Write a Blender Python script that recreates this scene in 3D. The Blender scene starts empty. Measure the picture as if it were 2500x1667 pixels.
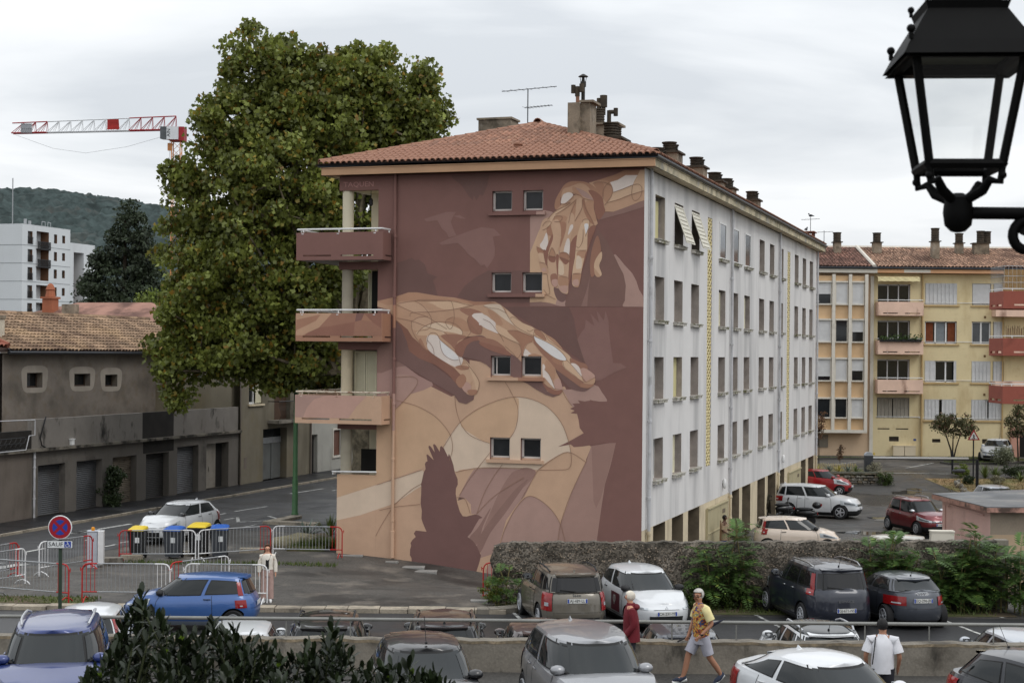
import bpy, bmesh, math, random
import numpy as np
from mathutils import Vector, Matrix
from mathutils.geometry import tessellate_polygon
random.seed(7); RNG = np.random.default_rng(7)
R = math.radians
SC = bpy.context.scene
COL = SC.collection
# ------------------------------------------------------------------ camera, sky, sun, exposure
H = 7.15; FPX = 3900.0; ROLL = .0088
cam = bpy.data.cameras.new('camera'); cam_o = bpy.data.objects.new('camera', cam); COL.objects.link(cam_o)
cam.sensor_width = 36; cam.lens = FPX/2500*36; cam.shift_y = 28.5/2500
cam.clip_start = .3; cam.clip_end = 9000
cam.dof.use_dof = True; cam.dof.focus_distance = 48; cam.dof.aperture_fstop = 7
cam_o.matrix_world = Matrix.Translation((0, 0, H)) @ Matrix.Rotation(R(90), 4, 'X') @ Matrix.Rotation(ROLL, 4, 'Z')
SC.camera = cam_o
world = bpy.data.worlds.new('World'); SC.world = world; world.use_nodes = True
SUN_EL, SUN_AZ = R(52), R(128)      # azimuth clockwise from +Y (the way the camera looks)
def build_world():
    nt = world.node_tree; nt.nodes.clear(); N = nt.nodes.new; L = nt.links.new
    out = N('ShaderNodeOutputWorld'); bg = N('ShaderNodeBackground'); bg.inputs[1].default_value = .1
    sky = N('ShaderNodeTexSky'); sky.sky_type = 'NISHITA'; sky.sun_disc = False
    sky.sun_elevation = SUN_EL; sky.sun_rotation = SUN_AZ; sky.air_density = 1; sky.dust_density = 2
    tc = N('ShaderNodeTexCoord'); sep = N('ShaderNodeSeparateXYZ'); L(tc.outputs['Generated'], sep.inputs[0])
    def m(op, a, b=None, c=None):
        n = N('ShaderNodeMath'); n.operation = op
        for i, v in enumerate((a, b, c)):
            if v is None: continue
            if isinstance(v, (int, float)): n.inputs[i].default_value = v
            else: L(v, n.inputs[i])
        return n.outputs[0]
    z = m('MAXIMUM', sep.outputs[2], 0)
    zz = m('ADD', z, .10)
    comb = N('ShaderNodeCombineXYZ'); L(m('DIVIDE', sep.outputs[0], zz), comb.inputs[0]); L(m('DIVIDE', sep.outputs[1], zz), comb.inputs[1])
    n1 = N('ShaderNodeTexNoise'); n1.inputs['Scale'].default_value = .72; n1.inputs['Detail'].default_value = 7; n1.inputs['Roughness'].default_value = .5; n1.inputs['Distortion'].default_value = .5
    mp = N('ShaderNodeMapping'); mp.inputs['Location'].default_value = (3.6, 1.2, 0); L(comb.outputs[0], mp.inputs[0]); L(mp.outputs[0], n1.inputs[0])
    rp = N('ShaderNodeValToRGB'); L(n1.outputs[0], rp.inputs[0])
    e = rp.color_ramp.elements
    e[0].position = .36; e[0].color = (.57, .60, .635, 1); e[1].position = .60; e[1].color = (.83, .845, .86, 1)
    c = e.new(.47); c.color = (.70, .725, .75, 1)
    gain = m('MULTIPLY_ADD', m('POWER', z, .8), 10.5, 10.6)        # CIE-like overcast: the zenith is brighter than the horizon
    sc = N('ShaderNodeVectorMath'); sc.operation = 'SCALE'; L(rp.outputs[0], sc.inputs[0]); L(gain, sc.inputs['Scale'])
    mix = N('ShaderNodeMix'); mix.data_type = 'RGBA'; mix.inputs['Factor'].default_value = .94
    L(sky.outputs[0], mix.inputs['A']); L(sc.outputs[0], mix.inputs['B'])
    L(mix.outputs['Result'], bg.inputs[0]); L(bg.outputs[0], out.inputs[0])
build_world()
sun = bpy.data.lights.new('sun', 'SUN'); sun.energy = .75; sun.angle = R(22); sun.color = (1, .97, .93)
sun_o = bpy.data.objects.new('sun', sun); COL.objects.link(sun_o)
sd = Vector((math.sin(SUN_AZ)*math.cos(SUN_EL), math.cos(SUN_AZ)*math.cos(SUN_EL), math.sin(SUN_EL)))
sun_o.rotation_euler = sd.to_track_quat('Z', 'Y').to_euler(); sun_o.location = sd*60
SC.view_settings.view_transform = 'Standard'; SC.view_settings.look = 'None'
SC.view_settings.exposure = 0; SC.view_settings.gamma = 1; SC.view_settings.use_curve_mapping = False
SC.cycles.max_bounces = 5; SC.cycles.diffuse_bounces = 3; SC.cycles.glossy_bounces = 3; SC.cycles.transmission_bounces = 3; SC.cycles.transparent_max_bounces = 4
SC.cycles.caustics_reflective = False; SC.cycles.caustics_refractive = False
# ------------------------------------------------------------------ where a sight line meets the ground or a wall of the place
_c, _s = math.cos(ROLL), math.sin(ROLL)
def ray(px, py):
    dx, dy = px-1250, py-862
    return (dx*_c+dy*_s)/FPX, (-dx*_s+dy*_c)/FPX
def G(px, py, z=0):
    a, b = ray(px, py); Y = (H-z)/b; return Vector((a*Y, Y, z))
def P(px, py, Y):
    a, b = ray(px, py); return Vector((a*Y, Y, H-b*Y))
YAW = math.atan(1274/3900); CA, SA = math.cos(YAW), math.sin(YAW)
C0 = Vector((4.3744, 53.3, 0))                      # corner of the mural block
U = Vector((CA, -SA, 0)); V = Vector((SA, CA, 0))   # along its painted gable, along its long side
def BL(x, y, z=0): return C0 + U*x + V*y + Vector((0, 0, z))
def MW(px, py, off=0):                              # a spot on the painted gable (x along it, height)
    a, b = ray(px, py); Y = (off+SA*C0.x+CA*C0.y)/(SA*a+CA)
    return CA*(a*Y-C0.x)-SA*(Y-C0.y), H-b*Y
# ------------------------------------------------------------------ materials
def srgb(r, g, b):
    f = lambda c: (c/255/12.92) if c/255 <= .04045 else ((c/255+.055)/1.055)**2.4
    return (f(r), f(g), f(b))
MATS = {}
def mat(name, col, rough=.8, var=.12, scale=2.5, fine=.0, fscale=40, bump=0, bscale=30, metal=0, coat=0, spec=.4,
        dirt=None, island=0, stretch=None, ior=1.45, dirt2=None, vor=0, rvar=0):
    if name in MATS: return MATS[name]
    m = bpy.data.materials.new(name); m.use_nodes = True; MATS[name] = m
    nt = m.node_tree; N = nt.nodes.new; L = nt.links.new; b = nt.nodes['Principled BSDF']
    b.inputs['Roughness'].default_value = rough; b.inputs['Metallic'].default_value = metal; b.inputs['Specular IOR Level'].default_value = spec
    b.inputs['IOR'].default_value = ior
    if coat: b.inputs['Coat Weight'].default_value = coat; b.inputs['Coat Roughness'].default_value = .03
    m.diffuse_color = (*col, 1)
    tc = N('ShaderNodeTexCoord'); vec = tc.outputs['Object']
    if stretch:
        mp = N('ShaderNodeMapping'); mp.inputs['Scale'].default_value = stretch; L(vec, mp.inputs[0]); svec = mp.outputs[0]
    else: svec = vec
    def noise(sc, det=4, v=None, rgh=.55):
        n = N('ShaderNodeTexNoise'); n.inputs['Scale'].default_value = sc; n.inputs['Detail'].default_value = det; n.inputs['Roughness'].default_value = rgh
        L(v or vec, n.inputs[0]); return n.outputs[0]
    cur = None
    def mul(fac, lo, hi):      # multiply the colour by lo..hi
        nonlocal cur
        mr = N('ShaderNodeMapRange'); mr.inputs['From Min'].default_value = .3; mr.inputs['From Max'].default_value = .7
        mr.inputs['To Min'].default_value = lo; mr.inputs['To Max'].default_value = hi; L(fac, mr.inputs[0])
        v = N('ShaderNodeVectorMath'); v.operation = 'SCALE'
        if cur is None: v.inputs[0].default_value = col
        else: L(cur, v.inputs[0])
        L(mr.outputs[0], v.inputs['Scale']); cur = v.outputs[0]
    if var: mul(noise(scale, 5, svec), 1-var, 1+var)
    if fine: mul(noise(fscale, 2), 1-fine, 1+fine)
    if vor:
        vo = N('ShaderNodeTexVoronoi'); vo.inputs['Scale'].default_value = fscale; L(vec, vo.inputs[0])
        s2 = N('ShaderNodeSeparateColor'); L(vo.outputs['Color'], s2.inputs[0]); mul(s2.outputs[0], 1-vor, 1+vor)
    if island:
        g = N('ShaderNodeNewGeometry'); mr = N('ShaderNodeMapRange'); mr.inputs['To Min'].default_value = 1-island; mr.inputs['To Max'].default_value = 1+island
        L(g.outputs['Random Per Island'], mr.inputs[0]); v = N('ShaderNodeVectorMath'); v.operation = 'SCALE'
        if cur is None: v.inputs[0].default_value = col
        else: L(cur, v.inputs[0])
        L(mr.outputs[0], v.inputs['Scale']); cur = v.outputs[0]
    for dd in (dirt, dirt2):
        if not dd: continue
        dcol, amt, dsc, lo, hi = dd[:5]
        dv = vec
        if len(dd) > 5: mp2 = N('ShaderNodeMapping'); mp2.inputs['Scale'].default_value = dd[5]; L(vec, mp2.inputs[0]); dv = mp2.outputs[0]
        n = noise(dsc, 8, dv, .62); mr = N('ShaderNodeMapRange'); mr.inputs['From Min'].default_value = lo; mr.inputs['From Max'].default_value = hi
        mr.inputs['To Max'].default_value = amt; L(n, mr.inputs[0]); mr.clamp = True
        mx = N('ShaderNodeMix'); mx.data_type = 'RGBA'; L(mr.outputs[0], mx.inputs['Factor'])
        if cur is None: mx.inputs['A'].default_value = (*col, 1)
        else: L(cur, mx.inputs['A'])
        mx.inputs['B'].default_value = (*dcol, 1); cur = mx.outputs['Result']
    if cur is None: b.inputs['Base Color'].default_value = (*col, 1)
    else: L(cur, b.inputs['Base Color'])
    if rvar:
        mr = N('ShaderNodeMapRange'); mr.inputs['From Min'].default_value = .42; mr.inputs['From Max'].default_value = .62; mr.inputs['To Min'].default_value = max(.04, rough-rvar); mr.inputs['To Max'].default_value = rough
        L(noise(scale*.7, 4), mr.inputs[0]); L(mr.outputs[0], b.inputs['Roughness'])
    if bump:
        bp = N('ShaderNodeBump'); bp.inputs['Strength'].default_value = min(1, bump); bp.inputs['Distance'].default_value = .02*bump
        L(noise(bscale, 3), bp.inputs['Height']); L(bp.outputs[0], b.inputs['Normal'])
    return m
def leaf_mat(name, col, var=.35, hue=None, trans=.25, rough=.5, big=.25, bsc=.9):
    m = bpy.data.materials.new(name); m.use_nodes = True; nt = m.node_tree; N = nt.nodes.new; L = nt.links.new; b = nt.nodes['Principled BSDF']
    g = N('ShaderNodeNewGeometry'); rp = N('ShaderNodeValToRGB'); L(g.outputs['Random Per Island'], rp.inputs[0])
    e = rp.color_ramp.elements; c = col
    e[0].color = (*[x*(1-var) for x in c], 1); e[1].position = .9; e[1].color = (*[x*(1+var) for x in c], 1)
    if hue: k = e.new(.97); k.color = (*hue, 1)
    tc = N('ShaderNodeTexCoord'); n = N('ShaderNodeTexNoise'); n.inputs['Scale'].default_value = bsc; L(tc.outputs['Object'], n.inputs[0])
    mr = N('ShaderNodeMapRange'); mr.inputs['From Min'].default_value = .35; mr.inputs['From Max'].default_value = .65; mr.inputs['To Min'].default_value = 1-big; mr.inputs['To Max'].default_value = 1+big; L(n.outputs[0], mr.inputs[0])
    v = N('ShaderNodeVectorMath'); v.operation = 'SCALE'; L(rp.outputs[0], v.inputs[0]); L(mr.outputs[0], v.inputs['Scale'])
    L(v.outputs[0], b.inputs['Base Color']); b.inputs['Roughness'].default_value = rough; b.inputs['Specular IOR Level'].default_value = .35
    tr = N('ShaderNodeBsdfTranslucent'); L(v.outputs[0], tr.inputs[0]); mx = N('ShaderNodeMixShader'); mx.inputs[0].default_value = trans
    L(b.outputs[0], mx.inputs[1]); L(tr.outputs[0], mx.inputs[2]); L(mx.outputs[0], nt.nodes['Material Output'].inputs[0])
    return m
# ------------------------------------------------------------------ mesh helper
class MB:
    def __init__(s): s.v = []; s.f = []; s.m = []; s.T = Matrix.Identity(4)
    def add(s, vs, fs, m=0):
        o = len(s.v); T = s.T
        s.v += [tuple(T @ Vector(v)) for v in vs]; s.f += [tuple(i+o for i in f) for f in fs]; s.m += [m]*len(fs); return s
    def box(s, x0, x1, y0, y1, z0, z1, m=0):
        v = [(x0,y0,z0),(x1,y0,z0),(x1,y1,z0),(x0,y1,z0),(x0,y0,z1),(x1,y0,z1),(x1,y1,z1),(x0,y1,z1)]
        return s.add(v, [(3,2,1,0),(4,5,6,7),(0,1,5,4),(1,2,6,5),(2,3,7,6),(3,0,4,7)], m)
    def quad(s, a, b, c, d, m=0): return s.add([a,b,c,d], [(0,1,2,3)], m)
    def tube(s, pts, r, n=8, m=0, cap=True):
        pts = [Vector(p) for p in pts]; rs = r if isinstance(r, (list, tuple)) else [r]*len(pts)
        vs = []; fs = []; up = Vector((0,0,1))
        for i, p in enumerate(pts):
            d = (pts[min(i+1,len(pts)-1)]-pts[max(i-1,0)]).normalized()
            a = d.cross(up if abs(d.z) < .95 else Vector((1,0,0))).normalized(); b = d.cross(a)
            if i and (a.dot(pa) < 0): a, b = -a, -b
            pa = a
            for k in range(n):
                t = 2*math.pi*k/n; vs.append(p+(a*math.cos(t)+b*math.sin(t))*rs[i])
        for i in range(len(pts)-1):
            for k in range(n): fs.append((i*n+k, i*n+(k+1)%n, (i+1)*n+(k+1)%n, (i+1)*n+k))
        if cap: fs += [tuple(range(n)), tuple(range(len(vs)-1, len(vs)-n-1, -1))]
        return s.add(vs, fs, m)
    def lathe(s, prof, n=16, m=0, c=(0,0,0), axis='Z'):
        vs = []; fs = []
        for r, h in prof:
            for k in range(n):
                t = 2*math.pi*k/n; x, y = r*math.cos(t), r*math.sin(t)
                vs.append((c[0]+x, c[1]+y, c[2]+h) if axis == 'Z' else (c[0]+x, c[1]+h, c[2]+y) if axis == 'Y' else (c[0]+h, c[1]+x, c[2]+y))
        for i in range(len(prof)-1):
            for k in range(n): fs.append((i*n+k, i*n+(k+1)%n, (i+1)*n+(k+1)%n, (i+1)*n+k))
        fs += [tuple(range(n-1,-1,-1)), tuple(range(len(vs)-n, len(vs)))]
        return s.add(vs, fs, m)
    def prism(s, poly, z0, z1, m=0):      # poly in xy, counter-clockwise
        n = len(poly); v = [(x,y,z0) for x,y in poly]+[(x,y,z1) for x,y in poly]
        return s.add(v, [tuple(range(n-1,-1,-1)), tuple(range(n,2*n))]+[(i,(i+1)%n,n+(i+1)%n,n+i) for i in range(n)], m)
    def grid(s, g, m=0, flip=False):      # g: rows of points
        r, c = len(g), len(g[0]); v = [p for row in g for p in row]
        f = [(i*c+j, i*c+j+1, (i+1)*c+j+1, (i+1)*c+j) for i in range(r-1) for j in range(c-1)]
        if flip: f = [t[::-1] for t in f]
        return s.add(v, f, m)
    def ball(s, c, r, n=10, m=0, sx=1, sy=1, sz=1):
        k = n//2+1; vs = []; fs = []
        for i in range(k+1):
            a = math.pi*i/k
            for j in range(n):
                t = 2*math.pi*j/n; vs.append((c[0]+r*sx*math.sin(a)*math.cos(t), c[1]+r*sy*math.sin(a)*math.sin(t), c[2]-r*sz*math.cos(a)))
        for i in range(k):
            for j in range(n): fs.append((i*n+j, i*n+(j+1)%n, (i+1)*n+(j+1)%n, (i+1)*n+j))
        return s.add(vs, fs, m)
    def wall(s, o, du, W, Hh, holes, depth, m=0, mr=None, dn=None):
        """upright wall face from o along unit du; holes (u0,u1,z0,z1) with reveals going 'depth' inwards (dn)"""
        o = Vector(o); du = Vector(du); dn = Vector(dn); mr = m if mr is None else mr
        us = sorted({0., W, *[h[0] for h in holes], *[h[1] for h in holes]}); zs = sorted({0., Hh, *[h[2] for h in holes], *[h[3] for h in holes]})
        q = lambda u, z, d=0: o+du*u+Vector((0,0,z))+dn*d
        for i in range(len(us)-1):
            j = 0
            while j < len(zs)-1:
                if us[i+1]-us[i] < 1e-6: break
                um = (us[i]+us[i+1])/2; zm = (zs[j]+zs[j+1])/2
                inside = lambda zz: any(h[0] < um < h[1] and h[2] < zz < h[3] for h in holes)
                if inside(zm): j += 1; continue
                k = j+1
                while k < len(zs)-1 and not inside((zs[k]+zs[k+1])/2): k += 1
                s.quad(q(us[i],zs[j]), q(us[i+1],zs[j]), q(us[i+1],zs[k]), q(us[i],zs[k]), m); j = k
        for u0,u1,z0,z1 in holes:
            s.quad(q(u0,z0),q(u0,z1),q(u0,z1,depth),q(u0,z0,depth),mr); s.quad(q(u1,z0),q(u1,z0,depth),q(u1,z1,depth),q(u1,z1),mr)
            s.quad(q(u0,z1),q(u1,z1),q(u1,z1,depth),q(u0,z1,depth),mr); s.quad(q(u0,z0),q(u0,z0,depth),q(u1,z0,depth),q(u1,z0),mr)
        return s
    def mesh(s, name, mats, smooth=None):
        me = bpy.data.meshes.new(name); me.from_pydata(s.v, [], s.f)
        for mm in (mats if isinstance(mats, (list, tuple)) else [mats]): me.materials.append(mm)
        if any(s.m): me.polygons.foreach_set('material_index', s.m)
        if smooth is not None:
            me.polygons.foreach_set('use_smooth', [True]*len(me.polygons))
            if smooth < 180: me.set_sharp_from_angle(angle=R(smooth))
        me.update(); return me
    def build(s, name, mats, parent=None, smooth=None):
        o = bpy.data.objects.new(name, s.mesh(name, mats, smooth)); COL.objects.link(o); o.parent = parent; return o
def tag(o, label=None, cat=None, group=None, kind=None):
    if label: o['label'] = label
    if cat: o['category'] = cat
    if group: o['group'] = group
    if kind: o['kind'] = kind
    return o
def empty(name, loc, rz=0, label=None, cat=None, group=None):
    o = bpy.data.objects.new(name, None); COL.objects.link(o); o.location = loc; o.rotation_euler = (0,0,rz); o.empty_display_size = .2
    return tag(o, label, cat, group)
def inst(name, me, parent, loc=(0,0,0), rot=(0,0,0), sc=(1,1,1)):
    o = bpy.data.objects.new(name, me); COL.objects.link(o); o.parent = parent; o.location = loc; o.rotation_euler = rot; o.scale = sc; return o
KIDS = {}
def copy_tree(o, parent=None):
    c = o.copy(); COL.objects.link(c); c.parent = parent
    for ch in list(o.children): copy_tree(ch, c)
    return c
def evaluated(o, name, parent=None):      # bake an object's modifiers into a plain mesh
    dg = bpy.context.evaluated_depsgraph_get(); me = bpy.data.meshes.new_from_object(o.evaluated_get(dg))
    n = bpy.data.objects.new(name, me); COL.objects.link(n); n.parent = parent; n.matrix_local = o.matrix_local.copy()
    bpy.data.objects.remove(o); return n
def text(s, size, mt, name, parent, M, ext=.004, align='CENTER', sx=1):
    c = bpy.data.curves.new(name, 'FONT'); c.body = s; c.size = size; c.extrude = ext; c.align_x = align; c.align_y = 'CENTER'; c.resolution_u = 2
    t = bpy.data.objects.new(name, c); COL.objects.link(t)
    dg = bpy.context.evaluated_depsgraph_get(); me = bpy.data.meshes.new_from_object(t.evaluated_get(dg)); bpy.data.objects.remove(t)
    me.materials.clear(); me.materials.append(mt)
    me.transform(M @ Matrix.Diagonal((sx,1,1,1)))
    o = bpy.data.objects.new(name, me); COL.objects.link(o); o.parent = parent; return o
def catmull(pts, closed=True, n=4):
    out = []; k = len(pts)
    rng = range(k) if closed else range(k-1)
    for i in rng:
        if closed: p = [pts[(i+j-1) % k] for j in range(4)]
        else: p = [pts[max(0,i-1)], pts[i], pts[i+1], pts[min(k-1,i+2)]]
        for t in range(n):
            t /= n; out.append(tuple(.5*((2*p[1][a])+(-p[0][a]+p[2][a])*t+(2*p[0][a]-5*p[1][a]+4*p[2][a]-p[3][a])*t*t+(-p[0][a]+3*p[1][a]-3*p[2][a]+p[3][a])*t**3) for a in range(2)))
    if not closed: out.append(tuple(pts[-1]))
    return out
def big_mesh(name, co, faces, mats, parent=None, midx=None, smooth=False):
    """numpy mesh: co (N,3); faces (M,k)"""
    me = bpy.data.meshes.new(name); n, k = faces.shape
    me.vertices.add(len(co)); me.vertices.foreach_set('co', np.ascontiguousarray(co, dtype=np.float32).ravel())
    me.loops.add(n*k); me.loops.foreach_set('vertex_index', np.ascontiguousarray(faces, dtype=np.int32).ravel())
    me.polygons.add(n); me.polygons.foreach_set('loop_start', np.arange(0, n*k, k, dtype=np.int32))
    for mm in (mats if isinstance(mats, (list, tuple)) else [mats]): me.materials.append(mm)
    if midx is not None: me.polygons.foreach_set('material_index', np.ascontiguousarray(midx, dtype=np.int32))
    if smooth: me.polygons.foreach_set('use_smooth', np.ones(n, dtype=bool))
    me.update(calc_edges=True)
    o = bpy.data.objects.new(name, me); COL.objects.link(o); o.parent = parent; return o
def leaves(name, cen, size, mats, parent=None, up=.5, shape='maple', aspect=1., svar=.3, nrm=None, midx=None):
    """one small leaf-shaped face per centre"""
    n = len(cen); rng = RNG
    d = rng.normal(size=(n,3)); d /= np.linalg.norm(d, axis=1, keepdims=True)
    if nrm is not None: d = d*.8+nrm
    d[:,2] = d[:,2]*(1-up)+up*np.abs(d[:,2]+.4); d /= np.linalg.norm(d, axis=1, keepdims=True)
    r = rng.normal(size=(n,3)); a = np.cross(d, r); a /= np.linalg.norm(a, axis=1, keepdims=True); b = np.cross(d, a)
    s = size*(1+svar*rng.uniform(-1,1,n))[:,None]
    if shape == 'maple': pr = [(0,-.5),(.28,-.3),(.55,.02),(.26,.1),(.2,.38),(0,.58),(-.2,.38),(-.26,.1),(-.55,.02),(-.28,-.3)]
    elif shape == 'lance': pr = [(0,-.5),(.5,-.1),(.42,.2),(0,.5),(-.42,.2),(-.5,-.1)]
    else: pr = [(0,-.5),(.5,0),(0,.5),(-.5,0)]
    k = len(pr); co = np.empty((n,k,3))
    for i,(x,y) in enumerate(pr): co[:,i] = cen+(a*x*aspect+b*y)*s+d*s*(-.35*abs(x))
    return big_mesh(name, co.reshape(-1,3), np.arange(n*k).reshape(n,k), mats, parent, midx)
# common materials
WHITE = mat('white_paint', (.72,.72,.71), .45, .06, 3)
BLACK = mat('black_plastic', (.012,.012,.013), .45, .1, 5)
GALV = mat('galvanised_steel', (.34,.35,.36), .45, .15, 6, metal=.6)
GLASSD = mat('dark_window_glass', (.012,.014,.016), .06, 0, spec=.6)
GLASSM = mat('curtained_window_glass', (.06,.065,.07), .1, .35, 1.2, spec=.6)
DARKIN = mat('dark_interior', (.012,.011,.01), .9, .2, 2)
# ------------------------------------------------------------------ ground, roads, kerbs, markings
def sst(a, b, x):
    t = min(1, max(0, (x-a)/(b-a))); return t*t*(3-2*t)
def gz(X, Y):
    if Y < 31.4: return .9
    d = Vector((X, Y, 0))-C0; lx = d.dot(U)
    z = -1.0*sst(-11.5, 2, lx)*sst(45.6, 54, Y)*(1-sst(90, 107, Y))
    z += .1*sst(43.95, 44.05, Y)*(1-sst(49, 53, Y))*(1-sst(-.6, -.2, X))
    return z
ASPH_OLD = mat('worn_asphalt', srgb(78,75,71), .85, .22, .45, .38, 16, bump=.5, bscale=40, dirt=(srgb(46,43,40), .8, .3, .5, .62), dirt2=(srgb(122,115,106), .75, .7, .54, .68), rvar=.25)
ASPH_LOT = mat('wet_lot_asphalt', srgb(70,68,65), .75, .25, .3, .3, 12, bump=.4, bscale=30, dirt=(srgb(50,49,48), .8, .16, .48, .6), dirt2=(srgb(118,108,96), .5, .5, .58, .74), rvar=.5)
ASPH_ROAD = mat('street_asphalt', srgb(50,50,51), .7, .14, .5, .22, 22, bump=.3, bscale=50, dirt=(srgb(48,48,49), .7, .35, .5, .66, (1,.25,1)), rvar=.3)
ASPH_NEW = mat('fresh_dark_asphalt', srgb(34,34,36), .65, .18, .6, .22, 22, bump=.3, bscale=50, dirt=(srgb(62,62,62), .5, .5, .55, .7), rvar=.3)
ASPH_DECK = mat('gritty_parking_asphalt', srgb(70,68,65), .85, .15, .6, .42, 26, bump=.5, bscale=60, dirt=(srgb(60,57,54), .6, .4, .5, .68))
LINE = mat('road_paint', srgb(178,178,174), .7, .15, 3, .2, 14, dirt=(srgb(80,80,78), .85, 3.5, .5, .62))
KERB = mat('kerb_stone', srgb(158,148,132), .85, .18, 2, .15, 18, bump=.6, bscale=14, dirt=(srgb(96,90,82), .8, 1.6, .5, .66))
CONC = mat('weathered_concrete', srgb(126,120,110), .88, .18, 1.2, .12, 25, bump=.6, bscale=16, dirt=(srgb(62,56,49), .8, .8, .5, .66), dirt2=(srgb(48,46,42), .75, 2.6, .56, .68, (1,1,.35)))
def coords(dense0, dense1, st, far):
    a = list(np.arange(dense0, dense1+.01, st)); out = [dense0-d for d in far[::-1]]+a+[dense1+d for d in far]; return sorted(out)
xs = coords(-34, 44, 1.0, [4,10,25,60,150,400,1000,2600])
ys = sorted(set(coords(32, 118, 1.0, [4,10,25,60,150,400,1000,2600]))-{28.0,22.0}); ys = [y for y in ys if not 31 < y < 31.9]; ys = sorted(ys+[31.38, 31.42, 28, 24, 20, 43.9, 44.1])
g = MB(); g.grid([[(x, y, gz(x, y)) for x in xs] for y in ys])
tag(g.build('ground', ASPH_OLD, smooth=30), kind='structure')
def sheet(name, quads, m, dz, n=1, kind='structure'):
    b = MB()
    for q in quads:
        q = [Vector((*p[:2], 0)) for p in q]; k = n
        rows = []
        for i in range(k+1):
            row = []
            for j in range(k+1):
                p = q[0].lerp(q[1], j/k).lerp(q[3].lerp(q[2], j/k), i/k); row.append((p.x, p.y, gz(p.x, p.y)+dz))
            rows.append(row)
        b.grid(rows)
    return tag(b.build(name, m), kind=kind)
QG = Vector((-20.68, 64.7, 0))                      # foot of the garage row
def ST(w, t): return QG+U*w+V*t                     # street frame: w from the garages, t along the street
def stq(w0, w1, t0, t1): return [ST(w0,t0), ST(w1,t0), ST(w1,t1), ST(w0,t1)]
sheet('street', [stq(2.52, 8.4, -29, 120)], ASPH_ROAD, .008)
sheet('pavement', [stq(8.4, 16.2, 2.2, 60)], ASPH_NEW, .009, 4)
kp = MB(); kp.T = Matrix.Translation(QG) @ Matrix.Rotation(-YAW, 4, 'Z')
kp.box(-.3, 2.4, -40, 120, -.2, .1)
tag(kp.build('sidewalk', ASPH_NEW), kind='structure')
kb = MB(); kb.T = kp.T
for k in range(80): kb.box(2.4, 2.52, -40+2*k+.01, -38+2*k-.01, -.2, .102+.006*((k*7) % 3))
tag(kb.build('kerb', KERB), kind='structure')
def strip(a, b, w): 
    a, b = Vector((*a[:2],0)), Vector((*b[:2],0)); n = Vector((-(b-a).y, (b-a).x, 0)).normalized()*w/2; return [a-n, b-n, b+n, a+n]
marks = [strip((-17.01,61.92),(-15.6,65.6),.22), [Vector((-17.01,61.92)),Vector((-16.2,62.9)),Vector((-16.55,63.8)),Vector((-17.0,62.3))]]
for t in (-10.5,-7,-3.2): marks.append(stq(6.0,6.16,t,t+1.2))
for a,b in [((-14.73,57.94),(-14.45,58.7)),((-14.47,59.09),(-14.1,59.8)),((-12.8,69.4),(-12.5,70.2)),((-12.28,71.08),(-11.2,73.5)),((-11.08,80.08),(-9.78,83.3)),((-12.1,67.48),(-11.8,68.2))]: marks.append(strip(a,b,.14))
marks += [strip((-11.71,68.55),(-11.36,66.65),.14), strip((-11.36,66.65),(-9.7,67.68),.14), strip((-9.7,67.68),(-10.5,69.2),.14)]
for k in range(6): marks.append(stq(2.9+.95*k, 3.4+.95*k, -12.5, -9.6))      # zebra crossing
marks += [stq(9.3, 9.42, 2.5, 4.2), stq(5.5,5.62,20,24), stq(5.5,5.62,30,34)]
sheet('road_marking', marks, LINE, .013)
isl = MB(); isl.T = kp.T; isl.box(9.9, 11.9, 4.4, 5.0, -.05, .13); isl.box(9.5, 10.0, 4.5, 7.2, -.05, .12)
tag(isl.build('traffic_island', KERB), kind='structure')
# lower car park road, its bays
sheet('lower_road', [[(-60,31.62),(60,31.62),(60,43.75),(-60,43.75)]], ASPH_ROAD, .005)
bays = []
d10 = Vector((-math.sin(R(10)), math.cos(R(10)), 0))
for px, py in [(1818,1487.5),(2267,1500),(1281,1521),(1560,1521)]:
    p = G(px, py); p = p-d10*((p.y-40.6)/d10.y); bays.append(strip(p, p+d10*4.4, .1))
for px, py in [(2336,1473),(2400,1491)]:
    p = G(px, py); bays.append(strip(p-d10*1.2, p+d10*1.6, .1))
for k in range(-6, 8):
    x = .3+2.55*k; bays.append(strip((x,38.7),(x+.5,38.7),.09)); bays.append(strip((x+.25,38.7),(x+.25+.1,38.1),.09))
sheet('bay_marking', bays, LINE, .011)
sheet('parking_deck', [[(-60,-40),(60,-40),(60,31.3),(-60,31.3)]], ASPH_DECK, .004)
sheet('lot_surface', [[(BL(.5,-7).x,49),(40,49),(42,104),(BL(.5,52).x,104)]], ASPH_LOT, .006, 26)
PUD = mat('puddle_water', (.02,.021,.022), .03, 0, spec=.6)
def puddle(c, rx, ry, seed):
    rr = random.Random(seed); n = 22; b = MB(); pts = []
    for k in range(n):
        t = 2*math.pi*k/n; f = 1+.25*math.sin(2*t+seed)+.18*math.sin(5*t+seed*2)+rr.uniform(-.08,.08)
        x, y = c.x+rx*f*math.cos(t), c.y+ry*f*math.sin(t); pts.append((x, y, gz(x,y)+.016))
    b.add(pts, [tuple(range(n))]); tag(b.build('puddle', PUD), kind='structure')
for px,py,rx,ry in [(2172,1267,1.5,1.1),(2180,1287,.7,.9),(2222,1304,1.6,1.2),(2188,1306,.5,.5),(2212,1207,1.2,.7),(2120,1300,1.6,.8),(2060,1352,1.5,.7),(2240,1203,.8,.4)]:
    puddle(G(px,py,-.97), rx*.7, ry, px)
GRASSD = leaf_mat('dry_grass_blades', srgb(122,110,72), .4, srgb(150,128,84), .2, .7)
GRASSG = leaf_mat('green_grass_blades', srgb(78,92,44), .4, srgb(120,116,60), .25, .6)
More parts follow.
